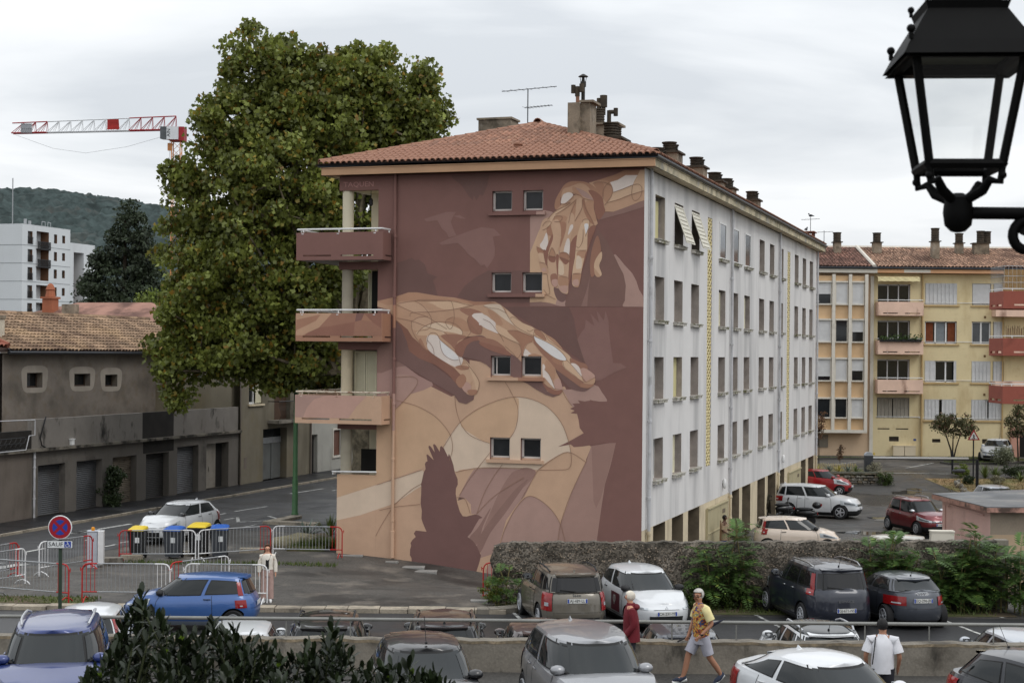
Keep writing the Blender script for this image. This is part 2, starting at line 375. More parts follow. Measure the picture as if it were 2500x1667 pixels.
SOIL = mat('dry_lawn_soil', srgb(126,108,76), .95, .3, .8, .3, 14, dirt=(srgb(92,96,54), .7, .5, .46, .6), dirt2=(srgb(148,112,78), .7, .3, .52, .66))
EARTH = mat('weedy_earth', srgb(88,76,60), .95, .3, .9, .3, 16, dirt=(srgb(70,80,38), .8, .6, .44, .58))
def grass(name, fn, n, h, m, dz=0):
    cen = np.array([fn() for _ in range(n)]); s = h*RNG.uniform(.6,1.3,n); ang = RNG.uniform(0,6.28,n); lean = RNG.normal(size=(n,2))*.35
    z = np.array([gz(x,y) for x,y in cen])+dz; co = np.empty((n,3,3)); wv = np.stack([np.cos(ang),np.sin(ang)],1)*.02
    co[:,0,:2] = cen-wv; co[:,1,:2] = cen+wv; co[:,2,:2] = cen+lean*s[:,None]; co[:,:2,2] = z[:,None]; co[:,2,2] = z+s
    return tag(big_mesh(name, co.reshape(-1,3), np.arange(n*3).reshape(n,3), m), kind='stuff')
lawn = [(26.6,93.2),(48,91),(48,99.6),(25.7,99.4)]
sheet('lawn', [lawn], SOIL, .02, 6)
grass('dry_grass', lambda: (random.uniform(26,42), random.uniform(93.2,99.4)), 5000, .09, GRASSD, .02)
tag(grass('lawn_grass', lambda: (random.uniform(19,24.5), random.uniform(110.5,112.6)), 1500, .12, GRASSG), kind='stuff')
sheet('verge', [[(19,110.3),(26,111.2),(26,113.2),(18,113)],[(29.2,106.3),(33.3,107.4),(33.3,109.3),(29.5,109)],[(31,111),(36,110.5),(36,113.8),(31,113.8)]], EARTH, .02)
grass('verge_grass', lambda: random.choice([(random.uniform(29.4,33.2),random.uniform(106.8,108.9)),(random.uniform(31,36),random.uniform(111,113.7))]), 2200, .14, GRASSG)
dk = MB()
for a,b in [((18,110.0),(26.2,111.0)),((26.2,111.0),(33,110.3)),((29.2,106.1),(33.3,107.2)),((33.3,107.2),(36,109.0)),((28.9,107.3),(29.2,106.1)),((18.5,107.5),(20.5,110.2))]:
    q = strip(a,b,.25); dk.add([(p.x,p.y,-.1) for p in q]+[(p.x,p.y,.13) for p in q], [(3,2,1,0),(4,5,6,7),(0,1,5,4),(1,2,6,5),(2,3,7,6),(3,0,4,7)])
tag(dk.build('forecourt_kerb', mat('dark_kerb', srgb(70,68,64), .85, .2, 2), None), kind='structure')
sheet('forecourt_marking', [strip((20.4,104.5),(23.3,107.8),.12), strip((25.6,103.6),(28.4,107.4),.12), strip((33.5,102.5),(37.5,104),.12), strip((22.6,101.4),(27.8,101.2),.1)], LINE, .03)
# kerb along the courtyard: single pale stones
ky = empty('courtyard_kerb', (0,43.9,0)); tag(ky, kind='structure')
x = -22.; k = 0
while x < -.9:
    w = .55+.5*random.random(); b = MB(); z1 = .11+.02*random.random(); d0 = -.16+random.uniform(-.03,.03); d1 = .34+random.uniform(-.06,.08)
    b.box(x+.012, x+w-.012, d0, d1, -.1, z1); b.build('kerb_stone', KERB, ky); x += w
b = MB()
for k in range(9):
    a0, a1 = R(-90+k*11), R(-90+(k+1)*11-.6); c = (-.9, 1.75)
    q = [(c[0]+r*math.cos(t), c[1]+r*math.sin(t)) for r,t in [(1.45,a0),(1.95,a0),(1.95,a1),(1.45,a1)]]; b.prism(q, -.1, .14)
b.build('kerb_curve', CONC, ky)
sheet('weed_strip', [[(-16,44.2),(-11.5,44.25),(-11.8,45.4),(-17,45.6)]], EARTH, .02, 2)
grass('weeds', lambda: (random.uniform(-16.5,-11.6), random.uniform(44.3,45.5)), 900, .09, GRASSG)
grass('wall_foot_weeds', lambda: random.choice([(random.uniform(-.3,13.5), random.uniform(44.2,45.2)), (random.uniform(-13,-5.8), random.uniform(53.3,53.9))]), 1500, .13, GRASSG)
sheet('wall_foot_earth', [[(-.4,44.0),(14,44.0),(14,45.3),(-.4,45.3)]], EARTH, .012, 6)
# concrete slabs and bare patches in the courtyard
sl = MB()
for px,py,w,d in [(1010,1378,.75,.55),(1040,1384,.75,.55),(855,1362,.9,.3),(957,1371,.45,.25),(1170,1484,.5,.35)]:
    p = G(px,py,gz(0,44)-.1); z = gz(p.x,p.y); sl.box(p.x-w/2,p.x+w/2,p.y-d/2,p.y+d/2,z-.05,z+.03)
tag(sl.build('concrete_pad', mat('pale_cement', srgb(138,136,132), .85, .15, 3), None), kind='structure')
# ------------------------------------------------------------------ near retaining wall with pipe handrail
wl = MB(); nx = 120
def nw(x, z): return .03*math.sin(x*1.7+z*3)+.02*math.sin(x*5.3)
top = lambda x: 1.52+.012*math.sin(x*3.1)+.01*math.sin(x*11)
xsn = [-15+30*i/nx for i in range(nx+1)]
wl.grid([[(x, 31.30, .3 if j == 0 else .9+(top(x)-.9)*(j-1)/3) for x in xsn] for j in range(5)])
wl.grid([[(x, 31.30+.36*j/2, top(x)+(.012 if j == 1 else 0)) for x in xsn] for j in range(3)])
wl.grid([[(x, 31.66, top(x)) for x in xsn], [(x, 31.66, -.2) for x in xsn]])
cap = MB()
for i in range(nx): cap.quad((xsn[i],31.295,top(xsn[i])-.055),(xsn[i+1],31.295,top(xsn[i+1])-.055),(xsn[i+1],31.295,top(xsn[i+1])+.002),(xsn[i],31.295,top(xsn[i])+.002))
o = wl.build('retaining_wall', CONC); tag(o, 'low stained concrete wall with pipe handrail between the two parking levels', 'wall')
cap.build('coping_edge', mat('lichened_coping', srgb(140,126,104), .9, .25, 4, .3, 20, bump=.8, bscale=20, dirt=(srgb(88,82,72), .8, 5, .45, .6)), o)
b = MB(); b.tube([(-15,31.5,1.88),(15,31.5,1.885)], .036, 10); RAILM = mat('dull_grey_pipe', srgb(128,128,124), .5, .1, 4, metal=.3); b.build('handrail', RAILM, o, 40)
pm = MB().box(-.013,.013,-.006,.006,1.45,1.87).mesh('post', RAILM)
for k in range(24): inst('post', pm, o, (-14.55+1.268*k, 31.5, 0))
# ------------------------------------------------------------------ exposed-aggregate wall
AGG = mat('exposed_aggregate', srgb(104,97,88), .92, .2, 1.2, .3, 22, bump=1, bscale=18, vor=.55, dirt=(srgb(60,55,47), .7, .8, .46, .64), dirt2=(srgb(46,44,38), .75, 1.6, .5, .66, (1,1,.5)))
def aggy(x, z):
    r = .025*math.sin(x*7+z*5)+.02*math.sin(x*17-z*13)+.015*math.sin(z*23+x*3)
    if x < .25 and .55 < z < .95: r += .22*(1-abs(z-.72)/.25) if abs(z-.72) < .25 else 0
    return r
ag = MB(); nx2, nz2 = 150, 14; X0, X1 = -.52, 13.85
def aggtop(x): return 1.74+.012*(x+.5)+.02*math.sin(x*6)+.015*math.sin(x*19)-(.10*max(0,1-(x-X0)/.35))
def aggp(i, j, back=0):
    x = X0+(X1-X0)*i/nx2; z = -.3+(aggtop(x)+.3)*j/nz2
    if i == 0: x += .06*math.sin(z*9)+.04*math.sin(z*23)
    return (x, (45.92 if back else 45.5+aggy(x,z)), z)
ag.grid([[aggp(i,j) for i in range(nx2+1)] for j in range(nz2+1)])
ag.grid([[aggp(i,nz2) for i in range(nx2+1)], [aggp(i,nz2,1) for i in range(nx2+1)]])
ag.grid([[aggp(0,j,1) for j in range(nz2+1)], [aggp(0,j) for j in range(nz2+1)]])
ag.grid([[aggp(i,nz2,1) for i in range(nx2+1)], [aggp(i,0,1) for i in range(nx2+1)]])
ag.grid([[aggp(nx2,j) for j in range(nz2+1)], [aggp(nx2,j,1) for j in range(nz2+1)]])
o = ag.build('pebble_wall', AGG, smooth=50); tag(o, 'long brown exposed pebble wall with a broken end behind the lower row of cars', 'wall')
N_ = 5200; ico = np.array([(1,0,0),(-1,0,0),(0,1,0),(0,-1,0),(0,0,1),(0,0,-1)], float)
icf = np.array([(0,2,4),(2,1,4),(1,3,4),(3,0,4),(2,0,5),(1,2,5),(3,1,5),(0,3,5)])
px_ = RNG.uniform(X0+.02, X1, N_); pz_ = RNG.uniform(0, 1, N_)**.8*1.72; s_ = RNG.uniform(.012,.034,N_)**1.0
pc = np.stack([px_, np.array([45.5+aggy(a,b) for a,b in zip(px_,pz_)]), np.minimum(pz_, np.array([aggtop(a) for a in px_]))], 1)
sc_ = np.stack([s_*RNG.uniform(.8,1.4,N_), s_*.5, s_*RNG.uniform(.7,1.1,N_)],1)
co = (pc[:,None,:]+ico[None]*sc_[:,None,:]).reshape(-1,3); fa = (icf[None]+6*np.arange(N_)[:,None,None]).reshape(-1,3)
PEB = mat('wall_pebbles', srgb(122,110,96), .8, .1, 3, island=.75)
tag(big_mesh('pebbles', co, fa, PEB, o), kind='stuff')
# ------------------------------------------------------------------ apartment block with the painted gable
K_ = 1.10
def pc_(r, g, b): return tuple(min(.85, x*K_) for x in srgb(r,g,b))
CB = {  # paint colours of the gable
 'D':(122,89,82),'DD':(110,83,77),'D2':(114,84,79),'DL':(133,101,94),'M2':(121,92,84),'SH':(117,90,84),
 'S':(188,155,130),'O':(193,160,131),'O2':(188,155,129),'C':(204,183,162),'C2':(207,182,157),'W':(212,198,188),'WB':(214,209,206),
 'K1':(166,135,124),'K2':(162,131,121),'K':(166,135,124),'K3':(157,126,115),'K4':(146,115,105),'KL':(160,128,119),
 'M':(137,107,98),'M1':(147,116,106),'T':(172,133,108),'T1':(163,123,100),'T2':(150,110,92),'H':(182,146,120),'H2':(190,156,130),
 'H3':(199,167,139),'B':(140,99,84),'B2':(134,95,81),'TB':(160,119,97),'NL':(182,146,132),'L':(140,108,90)}
PAINT = {k: mat('gable_paint_'+k.lower(), pc_(*v), .8, .05, 1.5, .03, 30, bump=.15, bscale=60, dirt=(pc_(*[c*.9 for c in v]), .5, .7, .5, .75)) for k, v in CB.items()}
ROWZ = [(12.71,11.98),(9.91,9.18),(7.055,6.32),(4.255,3.505)]
WX = [(-5.37,-4.65),(-4.26,-3.54)]
blk = empty('apartment_block', C0, -YAW, 'four storey apartment block with a hand and bird mural painted on its gable', 'apartment block')
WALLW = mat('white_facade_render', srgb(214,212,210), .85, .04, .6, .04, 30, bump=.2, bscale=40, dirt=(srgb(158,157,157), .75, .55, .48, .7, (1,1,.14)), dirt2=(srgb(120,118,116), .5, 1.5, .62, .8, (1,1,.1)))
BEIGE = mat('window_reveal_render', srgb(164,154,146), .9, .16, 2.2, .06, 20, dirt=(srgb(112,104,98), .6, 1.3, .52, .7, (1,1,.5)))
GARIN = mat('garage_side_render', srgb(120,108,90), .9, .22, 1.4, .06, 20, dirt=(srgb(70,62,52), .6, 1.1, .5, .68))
CREAM = mat('cream_render', srgb(206,192,164), .85, .1, 1.2, .05, 30, dirt=(srgb(150,136,112), .6, 1.2, .52, .7, (1,1,.3)))
LOGG = mat('loggia_cream', srgb(214,205,180), .8, .06, 1.2)
FASC = mat('fascia_apricot', pc_(186,148,116), .8, .06, 1.2, .03, 30)
FASG = mat('stained_fascia', srgb(196,184,156), .85, .14, 1.4, .08, 20, dirt=(srgb(130,124,104), .85, 1.5, .45, .6), dirt2=(srgb(146,146,146), .7, 1.1, .54, .66))
SOFF = mat('soffit_render', pc_(150,118,94), .9, .1, 1)
ZINC = mat('dark_zinc_gutter', srgb(52,54,58), .4, .2, 3, metal=.4)
MOSS = mat('mossy_sill', srgb(186,182,174), .9, .2, 5, .1, 20, dirt=(srgb(104,102,66), .9, 3.2, .47, .6))
PIPEW = mat('pale_downpipe', srgb(186,186,188), .5, .08, 2, dirt=(srgb(130,128,126), .6, 1.5, .52, .68))
# gable wall with its window openings
gw = MB(); GD = .34
gh = [(x0+9.6, x1+9.6, z1+1.2, z0+1.2) for z0, z1 in ROWZ for x0, x1 in WX]
gw.wall((-9.6,0,-1.2), (1,0,0), 9.6, 14.57, gh, .16, 0, 0, (0,1,0))
for i,(z0,z1) in enumerate(ROWZ):     # reveals take the paint round them
    pass
# loggia bands and ground storey parapet at the corner
SB = .001
for z0,z1 in [(12.86,13.37),(10.06,10.34),(7.22,7.50),(4.41,4.62)]: gw.box(-11.1,-9.6-SB,0,.3,z0,z1,0)
gw.box(-11.1,-9.6-SB,0,.25,-1.2,1.92,1); gw.box(-11.1,-9.6-SB,0,.25,1.99,2.80,1); gw.box(-11.1,-10.75,0,.25,1.92,1.99,1); gw.box(-9.95,-9.6-SB,0,.25,1.92,1.99,1)
gw.quad((-9.6,0,-1.2),(-9.6,2,-1.2),(-9.6,2,13.37),(-9.6,0,13.37),2)
gw.build('gable_wall', [PAINT['D'],PAINT['S'],LOGG], blk)
# loggia floors, ceilings, back wall, corner columns
lo = MB()
for z in (10.2,7.35,4.5): lo.box(-11.1,-9.6,.3,2.0,z,z+.14)
lo.box(-11.1,-9.6,.3,2.6,12.95,13.3); lo.box(-10.72,-8,2.0,2.2,-1.2,13.3)
lo.build('loggia_structure', LOGG, blk)
for z0,z1,mt in [(10.34,12.86,LOGG),(7.5,10.06,GARIN),(4.62,7.22,CREAM),(2.8,4.41,GARIN)]:
    b = MB().lathe([(.2,z0),(.2,z1)], 20, 0, (-10.86,.24,0)); b.build('column', mat('column_render_grey', srgb(168,160,142), .85, .12, 1.5) if mt is GARIN else mt, blk, 40)
SHUT = mat('cream_shutter_paint', srgb(206,200,174), .6, .06, 2)
def shutter(b, x0, x1, y, z0, z1, m=0, axis='x', nsl=None, solid=.3, out=-1):
    """louvred leaf in the xz plane (axis x) or yz plane (axis y)"""
    P_ = (lambda a,d,z: (a,y+d*out,z)) if axis == 'x' else (lambda a,d,z: (y-d*out,a,z))
    def bx(a0,a1,d0,d1,za,zb):
        p, q = P_(a0,d0,za), P_(a1,d1,zb); b.box(min(p[0],q[0]),max(p[0],q[0]),min(p[1],q[1]),max(p[1],q[1]),za,zb,m)
    f = .05; bx(x0,x0+f,0,.035,z0,z1); bx(x1-f,x1,0,.035,z0,z1); bx(x0+f,x1-f,0,.035,z0,z0+f); bx(x0+f,x1-f,0,.035,z1-f,z1)
    zs_ = z0+f+(z1-z0)*solid; bx(x0+f,x1-f,.006,.028,z0+f,zs_)
    n = nsl or int((z1-f-zs_)/.065)
    for k in range(n):
        za = zs_+(z1-f-zs_)*k/n; h = (z1-f-zs_)/n
        q = [P_(x0+f,.03,za),P_(x1-f,.03,za),P_(x1-f,.004,za+h*.8),P_(x0+f,.004,za+h*.8)]; b.quad(*q, m)
    bx(x0+f,x1-f,0,.003,zs_,z1-f)
for x0,x1,y,z0,z1 in [(-10.72,-10.3,.62,4.7,7.18),(-10.28,-9.86,.62,4.7,7.18),(-10.55,-10.28,1.4,7.6,10.0),(-11.5,-11.22,1.2,4.7,7.15)]:
    b = MB(); shutter(b, x0, x1, y, z0, z1); b.build('shutter', SHUT, blk)
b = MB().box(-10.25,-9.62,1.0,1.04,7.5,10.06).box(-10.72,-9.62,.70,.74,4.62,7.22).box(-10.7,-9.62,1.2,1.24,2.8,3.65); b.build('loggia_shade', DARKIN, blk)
b = MB().tube([(-10.1,.5,12.9),(-10.1,.5,12.62)],.01,6).lathe([(.02,0),(.07,.05),(.08,.22),(.03,.3)],8,0,(-10.1,.5,12.33)); b.build('hanging_lantern', BLACK, blk)
# balconies wrapping the corner
BALC = [(10.35,11.32,'D'),(7.51,8.49,'TB'),(4.63,5.62,'S')]
for k,(z0,z1,pk) in enumerate(BALC):
    b = MB(); x0,x1,y0,y1 = -12.36,-9.06,-.85,3.0; t = .1
    s0,s1 = z0+.13,z0+.185
    for xa,xb in ((-12.09,-11.02),(-10.66,-9.42)): pass
    segs = [(x0,-12.09),(-11.02,-10.66),(-9.42,x1)]
    b.box(x0,x1,y0,y0+t,z0,s0); b.box(x0,x1,y0,y0+t,s1,z1)
    for xa,xb in segs: b.box(xa,xb,y0,y0+t,s0,s1)
    b.box(x1-t,x1,y0+t,-.06,z0,s0); b.box(x1-t,x1,y0+t,-.06,s1,z1); b.box(x1-t,x1,y0+t,-.62,s0,s1)
    b.box(x0,x0+t,y0+t,y1,z0,z1)
    b.box(x0+t,x1-t,y0+t,-.002,z0,z0+.11,1); b.box(x0+t,-11.1,-.002,y1,z0,z0+.11,1)
    bo = b.build('balcony', [PAINT[pk], mat('balcony_underside', srgb(150,146,142), .9, .1, 1)], blk)
    RM = WHITE if k < 2 else mat('rusty_white_rail', srgb(196,184,166), .7, .2, 6, dirt=(srgb(120,82,54), .9, 5, .5, .6))
    b = MB(); zr = z1+.115
    b.tube([(-12.33,2.9,zr),(-12.33,-.8,zr),(-9.1,-.8,zr),(-9.1,-.1,zr)], .032, 8)
    for xx in (-12.1,-10.74,-9.35): b.box(xx-.02,xx+.02,-.815,-.785,z1-.06,zr-.02); b.box(xx-.06,xx+.02,-.858,-.80,z1-.06,z1-.035)
    for p in [(-12.33,-.5),(-12.33,.9),(-12.33,2.3),(-9.1,-.2)]: b.box(p[0]-.02,p[0]+.02,p[1]-.02,p[1]+.02,z1-.02,zr-.02)
    b.build('balcony_rail', RM, bo)
b = MB().tube([(-11.25,-.1,2.9),(-9.55,-.1,2.93)], .03, 8).box(-11.24,-11.2,-.1,.1,2.8,2.9); b.build('parapet_rail', WHITE, blk)
# eaves: fascia, soffit, gutter
e = .45; ex0, ex1, ey0, ey1 = -11.6, e, -e, 45.0
b = MB(); b.box(ex0,ex1,ey0,ey0+.08,13.37,13.60,0); b.box(ex1-.08,ex1,ey0+.08,ey1,13.37,13.60,1); b.box(ex0,ex0+.08,ey0+.08,ey1,13.37,13.60,1); b.box(ex0,ex1,ey1-.08,ey1+.001,13.37,13.6,1)
b.box(ex0+.08,ex1-.08,ey0+.08,0.3,13.40,13.46,2); b.box(0.001,ex1-.08,.3,ey1-.08,13.40,13.46,3); b.box(ex0+.08,-10.7,.3,ey1-.08,13.40,13.46,3)
b.box(ex0-.03,ex1+.03,ey0-.03,ey0+.02,13.60,13.635,0); b.box(ex1-.02,ex1+.03,ey0+.02,ey1,13.60,13.635,1)
b.build('eaves', [FASC,FASG,SOFF,CREAM], blk)
b = MB(); zg = 13.71
b.tube([(ex0-.05,ey1,zg),(ex0-.05,ey0-.06,zg),(ex1+.06,ey0-.06,zg),(ex1+.06,ey1,zg)], .075, 10); b.build('gutter', ZINC, blk, 40)
# roof: hipped tile slopes
rz, rx, hy = 13.74, (ex0+ex1)/2, 6.05
RH = 2.05
def roofz(x, y): 
    return rz+RH*min(1, (x-ex0+.12)/6.15, (ex1+.12-x)/6.15, (y-ey0+.12)/6.3)
TILE = mat('terracotta_tile', srgb(142,103,84), .85, .12, 1.2, .08, 20, island=.22, bump=.3, dirt=(srgb(104,82,70), .7, 1.3, .5, .68), dirt2=(srgb(178,142,116), .5, 2.2, .56, .7))
TILE2 = mat('aged_mixed_tile', srgb(150,112,88), .9, .2, 1.5, .12, 20, island=.42, dirt=(srgb(88,74,62), .8, 1.0, .48, .64), dirt2=(srgb(186,158,126), .6, 1.8, .54, .68))
rf = MB()
a = (ex0-.12,ey0-.12,rz-.02); bq = (ex1+.12,ey0-.12,rz-.02); ap = (rx,hy,rz+RH); c2 = (ex1+.12,ey1,rz-.02); d2 = (ex0-.12,ey1,rz-.02); ap2 = (rx,ey1-6,rz+RH)
rf.add([a,bq,ap,c2,d2,ap2], [(0,1,2),(1,3,5,2),(3,4,5),(4,0,2,5)])
roof = rf.build('roof', mat('roof_underlay', srgb(70,50,42), .9, .1), blk)
def tile_mesh(w, l, r0, r1, seg=5, th=.018):
    b = MB(); rows = []
    for yy, r, zz in ((0,r0,.0),(l,r1,0)):
        rows.append([(r*math.cos(math.pi*(1-k/seg)), yy, zz+r*.78*math.sin(math.pi*k/seg)) for k in range(seg+1)])
    b.grid(rows, flip=True); fr = rows[0]; inn = [(x*(1-th/r0), 0, z-th) for x,_,z in fr]; b.grid([inn, fr], flip=True)
    return b
tm = tile_mesh(.22,.46,.105,.085).mesh('tile', TILE, 50)
nslope = Vector((0,6.3,RH)).normalized(); pitch = math.atan2(RH,6.3)
cnt = 0; rest = MB(); tw = .222; step = .36; sl_len = math.hypot(6.3,RH)
ncol = int((ex1-ex0+.2)/tw)
tiles_ = []
for r_ in range(int(sl_len/step)):
    s = r_*step-.07; y = ey0-.12+s*nslope.y; z = rz+.03+s*nslope.z
    for c_ in range(ncol):
        x = ex0-.06+(c_+.5)*tw; inx = (y+.25-(ey0-.12))/6.3*6.15
        if x < ex0-.12+inx-.05 or x > ex1+.12-inx+.05: continue
        tiles_.append((r_,x,y,z))
for r_,x,y,z in tiles_:
    M_ = Matrix.Translation((x+random.uniform(-.006,.006),y+random.uniform(-.012,.012),z+.012)) @ Matrix.Rotation(pitch,4,'X') @ Matrix.Rotation(random.uniform(-.02,.02),4,'Z')
    if cnt < 300: o = inst('tile', tm, roof); o.matrix_local = M_; cnt += 1
    else: rest.T = M_; t_ = tile_mesh(.22,.46,.105,.085); rest.add(t_.v, t_.f)
rest.T = Matrix.Identity(4)
for c_ in range(int(45/tw)):          # the long east slope: rounded tile courses running up from the eave
    y = ey0+c_*tw+.05; up_ = min(5.9, max(.15, (y-ey0)*.97))
    for j in range(3):
        l0, l1 = up_*j/3, up_*(j+1)/3+.05
        pts = []
        for l, r in ((l0,.10),(l1,.085)):
            x = ex1+.16-l; zz = rz+.02+RH*l/6.15
            pts.append([(x, y+r*math.cos(math.pi*(1-k/4)), zz+.085*math.sin(math.pi*k/4)) for k in range(5)])
        rest.grid(pts)
tag(rest.build('tiles', TILE, roof, 50), kind='stuff')
rt = MB(); L_ = .44
for k in range(2): pass
cm = MB(); n_ = 6
rows = [[(yy, r*math.cos(math.pi*q/n_)*-1, r*math.sin(math.pi*q/n_)) for q in range(n_+1)] for yy,r in ((0,.15),(L_+.06,.125))]
cm.grid(rows); cm.grid([[(0,y*.86,z*.86) for _,y,z in rows[0]], rows[0]]); hm = cm.mesh('ridge_tile', TILE, 50)
for sgn, sx in ((1, ex0-.05), (-1, ex1+.05)):
    A_ = Vector((sx, ey0-.05, rz+.05)); B_ = Vector(ap)+Vector((0,0,.06)); dv = B_-A_; n2 = int(dv.length/L_); 
    rot = dv.to_track_quat('X','Z').to_matrix().to_4x4()
    for k in range(n2):
        o = inst('ridge_tile', hm, roof); o.matrix_local = Matrix.Translation(A_+dv*(k/n2)) @ rot @ Matrix.Rotation(random.uniform(-.03,.03),4,'Z')
o = inst('ridge_tile', hm, roof, (rx,hy-.22,rz+RH+.09), (0,0,R(90)), (1.1,1.2,1.3))
b = MB().lathe([(.13,-.1),(.12,.16),(.17,.17),(.17,.22),(.02,.23)],10,0,(-4.78,1.02,rz+.5)); b.build('roof_vent', TILE, blk, 40)
# chimneys
CHM = mat('chimney_render', srgb(136,124,108), .92, .2, 1.6, .1, 20, bump=.5, dirt=(srgb(72,66,56), .85, 1.3, .48, .64), dirt2=(srgb(168,160,148), .5, 2, .56, .7))
CHD = mat('sooty_clay_pot', srgb(70,62,52), .9, .2, 3, .1, 20, dirt=(srgb(44,40,35), .8, 2, .48, .62))
def pot_rings(b, x, y, z, r=.27, n=5, h=.62):
    b.lathe([(r*.86,z),(r*.86,z+h)], 14, 0, (x,y,0))
    for k in range(n):
        za = z+h*k/n+.02; b.lathe([(r*.86,za),(r*.98,za+.02),(r,za+h/n*.5),(r*.98,za+h/n-.03),(r*.86,za+h/n-.015)], 14, 0, (x,y,0))
    b.lathe([(r*.9,z+h),(r*1.12,z+h+.015),(r*1.12,z+h+.06),(r*.3,z+h+.08)], 14, 0, (x,y,0))
def wl2(px, py, off):      # spot on an upright plane x=off parallel to the long facade
    a_, b_ = ray(px, py); Y = (off+CA*C0.x-SA*C0.y)/(CA*a_-SA); return SA*(a_*Y-C0.x)+CA*(Y-C0.y), H-b_*Y
def ring_chimney(px, ptop, pbase, r=.29, off=-1.6, w=.78, second=True):
    y, zt = wl2(px, ptop, off); _, zb = wl2(px, pbase, off); b = MB(); b.T = Matrix.Translation((off,y,0))
    base = rz+RH*(ex1-off)/6.15-.2
    b.box(-w/2,w/2,-w*.55,w*.75,base,zb-.03); b.build('chimney', CHM, blk)
    c = MB(); c.T = b.T; c.box(-w/2-.1,w/2+.1,-w*.55-.1,w*.75+.1,zb-.03,zb+.05); pot_rings(c,0,-.05,zb+.05,r,5,zt-zb-.13)
    if second: pot_rings(c,.02,.55,zb+.05,r*.8,5,(zt-zb-.13)*.9)
    c.build('chimney_cap', CHD, blk, 40)
for a_ in [(1493,300,342,.28,-2.4,.9),(1604,361,395,.29,-1.4,.8),(1635,347,375,.29,-2.2,.85),(1700.5,384,410,.29,-1.9,.75),(1744.5,421,445,.3,-1.8,.8),(1773,436,462,.3,-1.8,.8),(1836,467,490,.3,-1.8,.75)]: ring_chimney(*a_)
def chim_xy(px, py, y):    # x and height on an upright plane parallel to the gable, y behind it
    a_, b_ = ray(px, py); Y = (y+SA*C0.x+CA*C0.y)/(SA*a_+CA); return CA*(a_*Y-C0.x)-SA*(Y-C0.y), H-b_*Y
x0,zt = chim_xy(1386,251,3.2); x1,_ = chim_xy(1413,251,3.2); x2,_ = chim_xy(1438,251,3.3)
b = MB().box(x0,x1,3.2,4.3,14.2,zt).box(x1+.001,x2,3.45,4.3,14.2,zt+.02).box(x1-.02,x2+.14,3.36,4.42,zt+.02,zt+.1); b.build('chimney', CHM, blk)
def hpot(b, cx, cy, z, k):
    b.tube([(cx,cy,z),(cx,cy,z+.5*k)],.12*k,10,1); b.tube([(cx-.02*k,cy,z+.5*k),(cx-.02*k,cy,z+1.15*k)],.16*k,10); b.tube([(cx-.3*k,cy,z+.98*k),(cx+.3*k,cy,z+.98*k)],.12*k,10)
    b.tube([(cx-.3*k,cy,z+.72*k),(cx-.3*k,cy,z+1.26*k)],.15*k,10); b.tube([(cx+.3*k,cy-.05,z+.76*k),(cx+.3*k,cy-.05,z+1.3*k)],.16*k,10)
b = MB(); cx = (x0+x1)/2+.05; hpot(b,cx,3.6,zt,.55); b.build('chimney_pot', [CHD,TILE], blk, 40)
b = MB(); cy = 3.9; cx += .12; k_ = .53
b.tube([(cx,cy,zt),(cx,cy,zt+1.6*k_)],.13*k_,10); b.tube([(cx,cy,zt+1.25*k_),(cx,cy,zt+1.6*k_)],.2*k_,10); b.lathe([(.13*k_,1.6*k_),(.08*k_,1.95*k_)],8,0,(cx,cy,zt)); b.lathe([(.35*k_,1.93*k_),(.33*k_,1.97*k_),(.08*k_,2.12*k_),(.02*k_,2.14*k_)],14,0,(cx,cy,zt))
for q in range(4): t_ = q*1.57+.5; b.tube([(cx+.16*k_*math.cos(t_),cy+.16*k_*math.sin(t_),zt+1.58*k_),(cx+.24*k_*math.cos(t_),cy+.24*k_*math.sin(t_),zt+1.95*k_)],.02*k_,4)
b.build('chimney_pot', mat('smoked_steel', srgb(50,48,44), .6, .2, 3, metal=.3), blk, 40)
xa,za = chim_xy(1441,307,6.2)
b = MB().box(xa,xa+.95,6.2,7.2,14.6,za+.02).box(xa-.1,xa+1.1,6.1,7.3,za+.02,za+.1); b.build('chimney', CHM, blk)
b = MB(); pot_rings(b,xa+.28,6.5,za+.1,.2,5,.5); b.tube([(xa+.6,6.7,za+.1),(xa+.6,6.7,za+.62)],.08,10); b.tube([(xa+.6,6.7,za+.56),(xa+.86,6.7,za+.56)],.08,10); b.tube([(xa+.86,6.7,za+.4),(xa+.86,6.7,za+.7)],.085,10)
b.tube([(xa+.3,7.0,za+.5),(xa+.3,7.0,za+.85)],.08,10); b.tube([(xa+.3,7.0,za+.8),(xa+.3,7.0,za+1.25)],.14,10); b.tube([(xa+.12,7.0,za+.75),(xa+.12,7.0,za+1.15)],.09,10)
b.build('chimney_pot', CHD, blk, 40)
xb,zb_ = chim_xy(1168,290,9); xc,_ = chim_xy(1247,290,9)
b = MB().box(xb,xc,9,10,14.4,zb_-.06).box(xb-.06,xc+.06,8.94,10.06,zb_-.06,zb_+.02); b.build('chimney', CHM, blk)
def antenna(b, x, y, z, h, els):
    b.tube([(x,y,z),(x,y,z+h)],.022,6)
    for zz,l0,l1,ang,n in els:
        d = Vector((math.cos(ang),math.sin(ang),0)); p = Vector((x,y,z+zz)); b.tube([p-d*l0,p+d*l1],.014,4)
        for k in range(n):
            q = p+d*(-l0+(l0+l1)*(k+.5)/n); s_ = Vector((-d.y,d.x,0))*(.28-.12*k/max(1,n)); b.tube([q-s_,q+s_],.007,3)
xm,zm = chim_xy(1289,218,7.2); b = MB(); antenna(b, xm, 7.2, 15.2, zm-15.2, [(zm-15.2,1.2,1.3,R(-14),7),(zm-15.2-.72,.15,1.15,R(-18),8),(zm-15.2-1.45,.7,.85,R(-10),4)]); b.build('tv_antenna', mat('antenna_metal', srgb(60,62,66), .5, .1, metal=.4), blk)
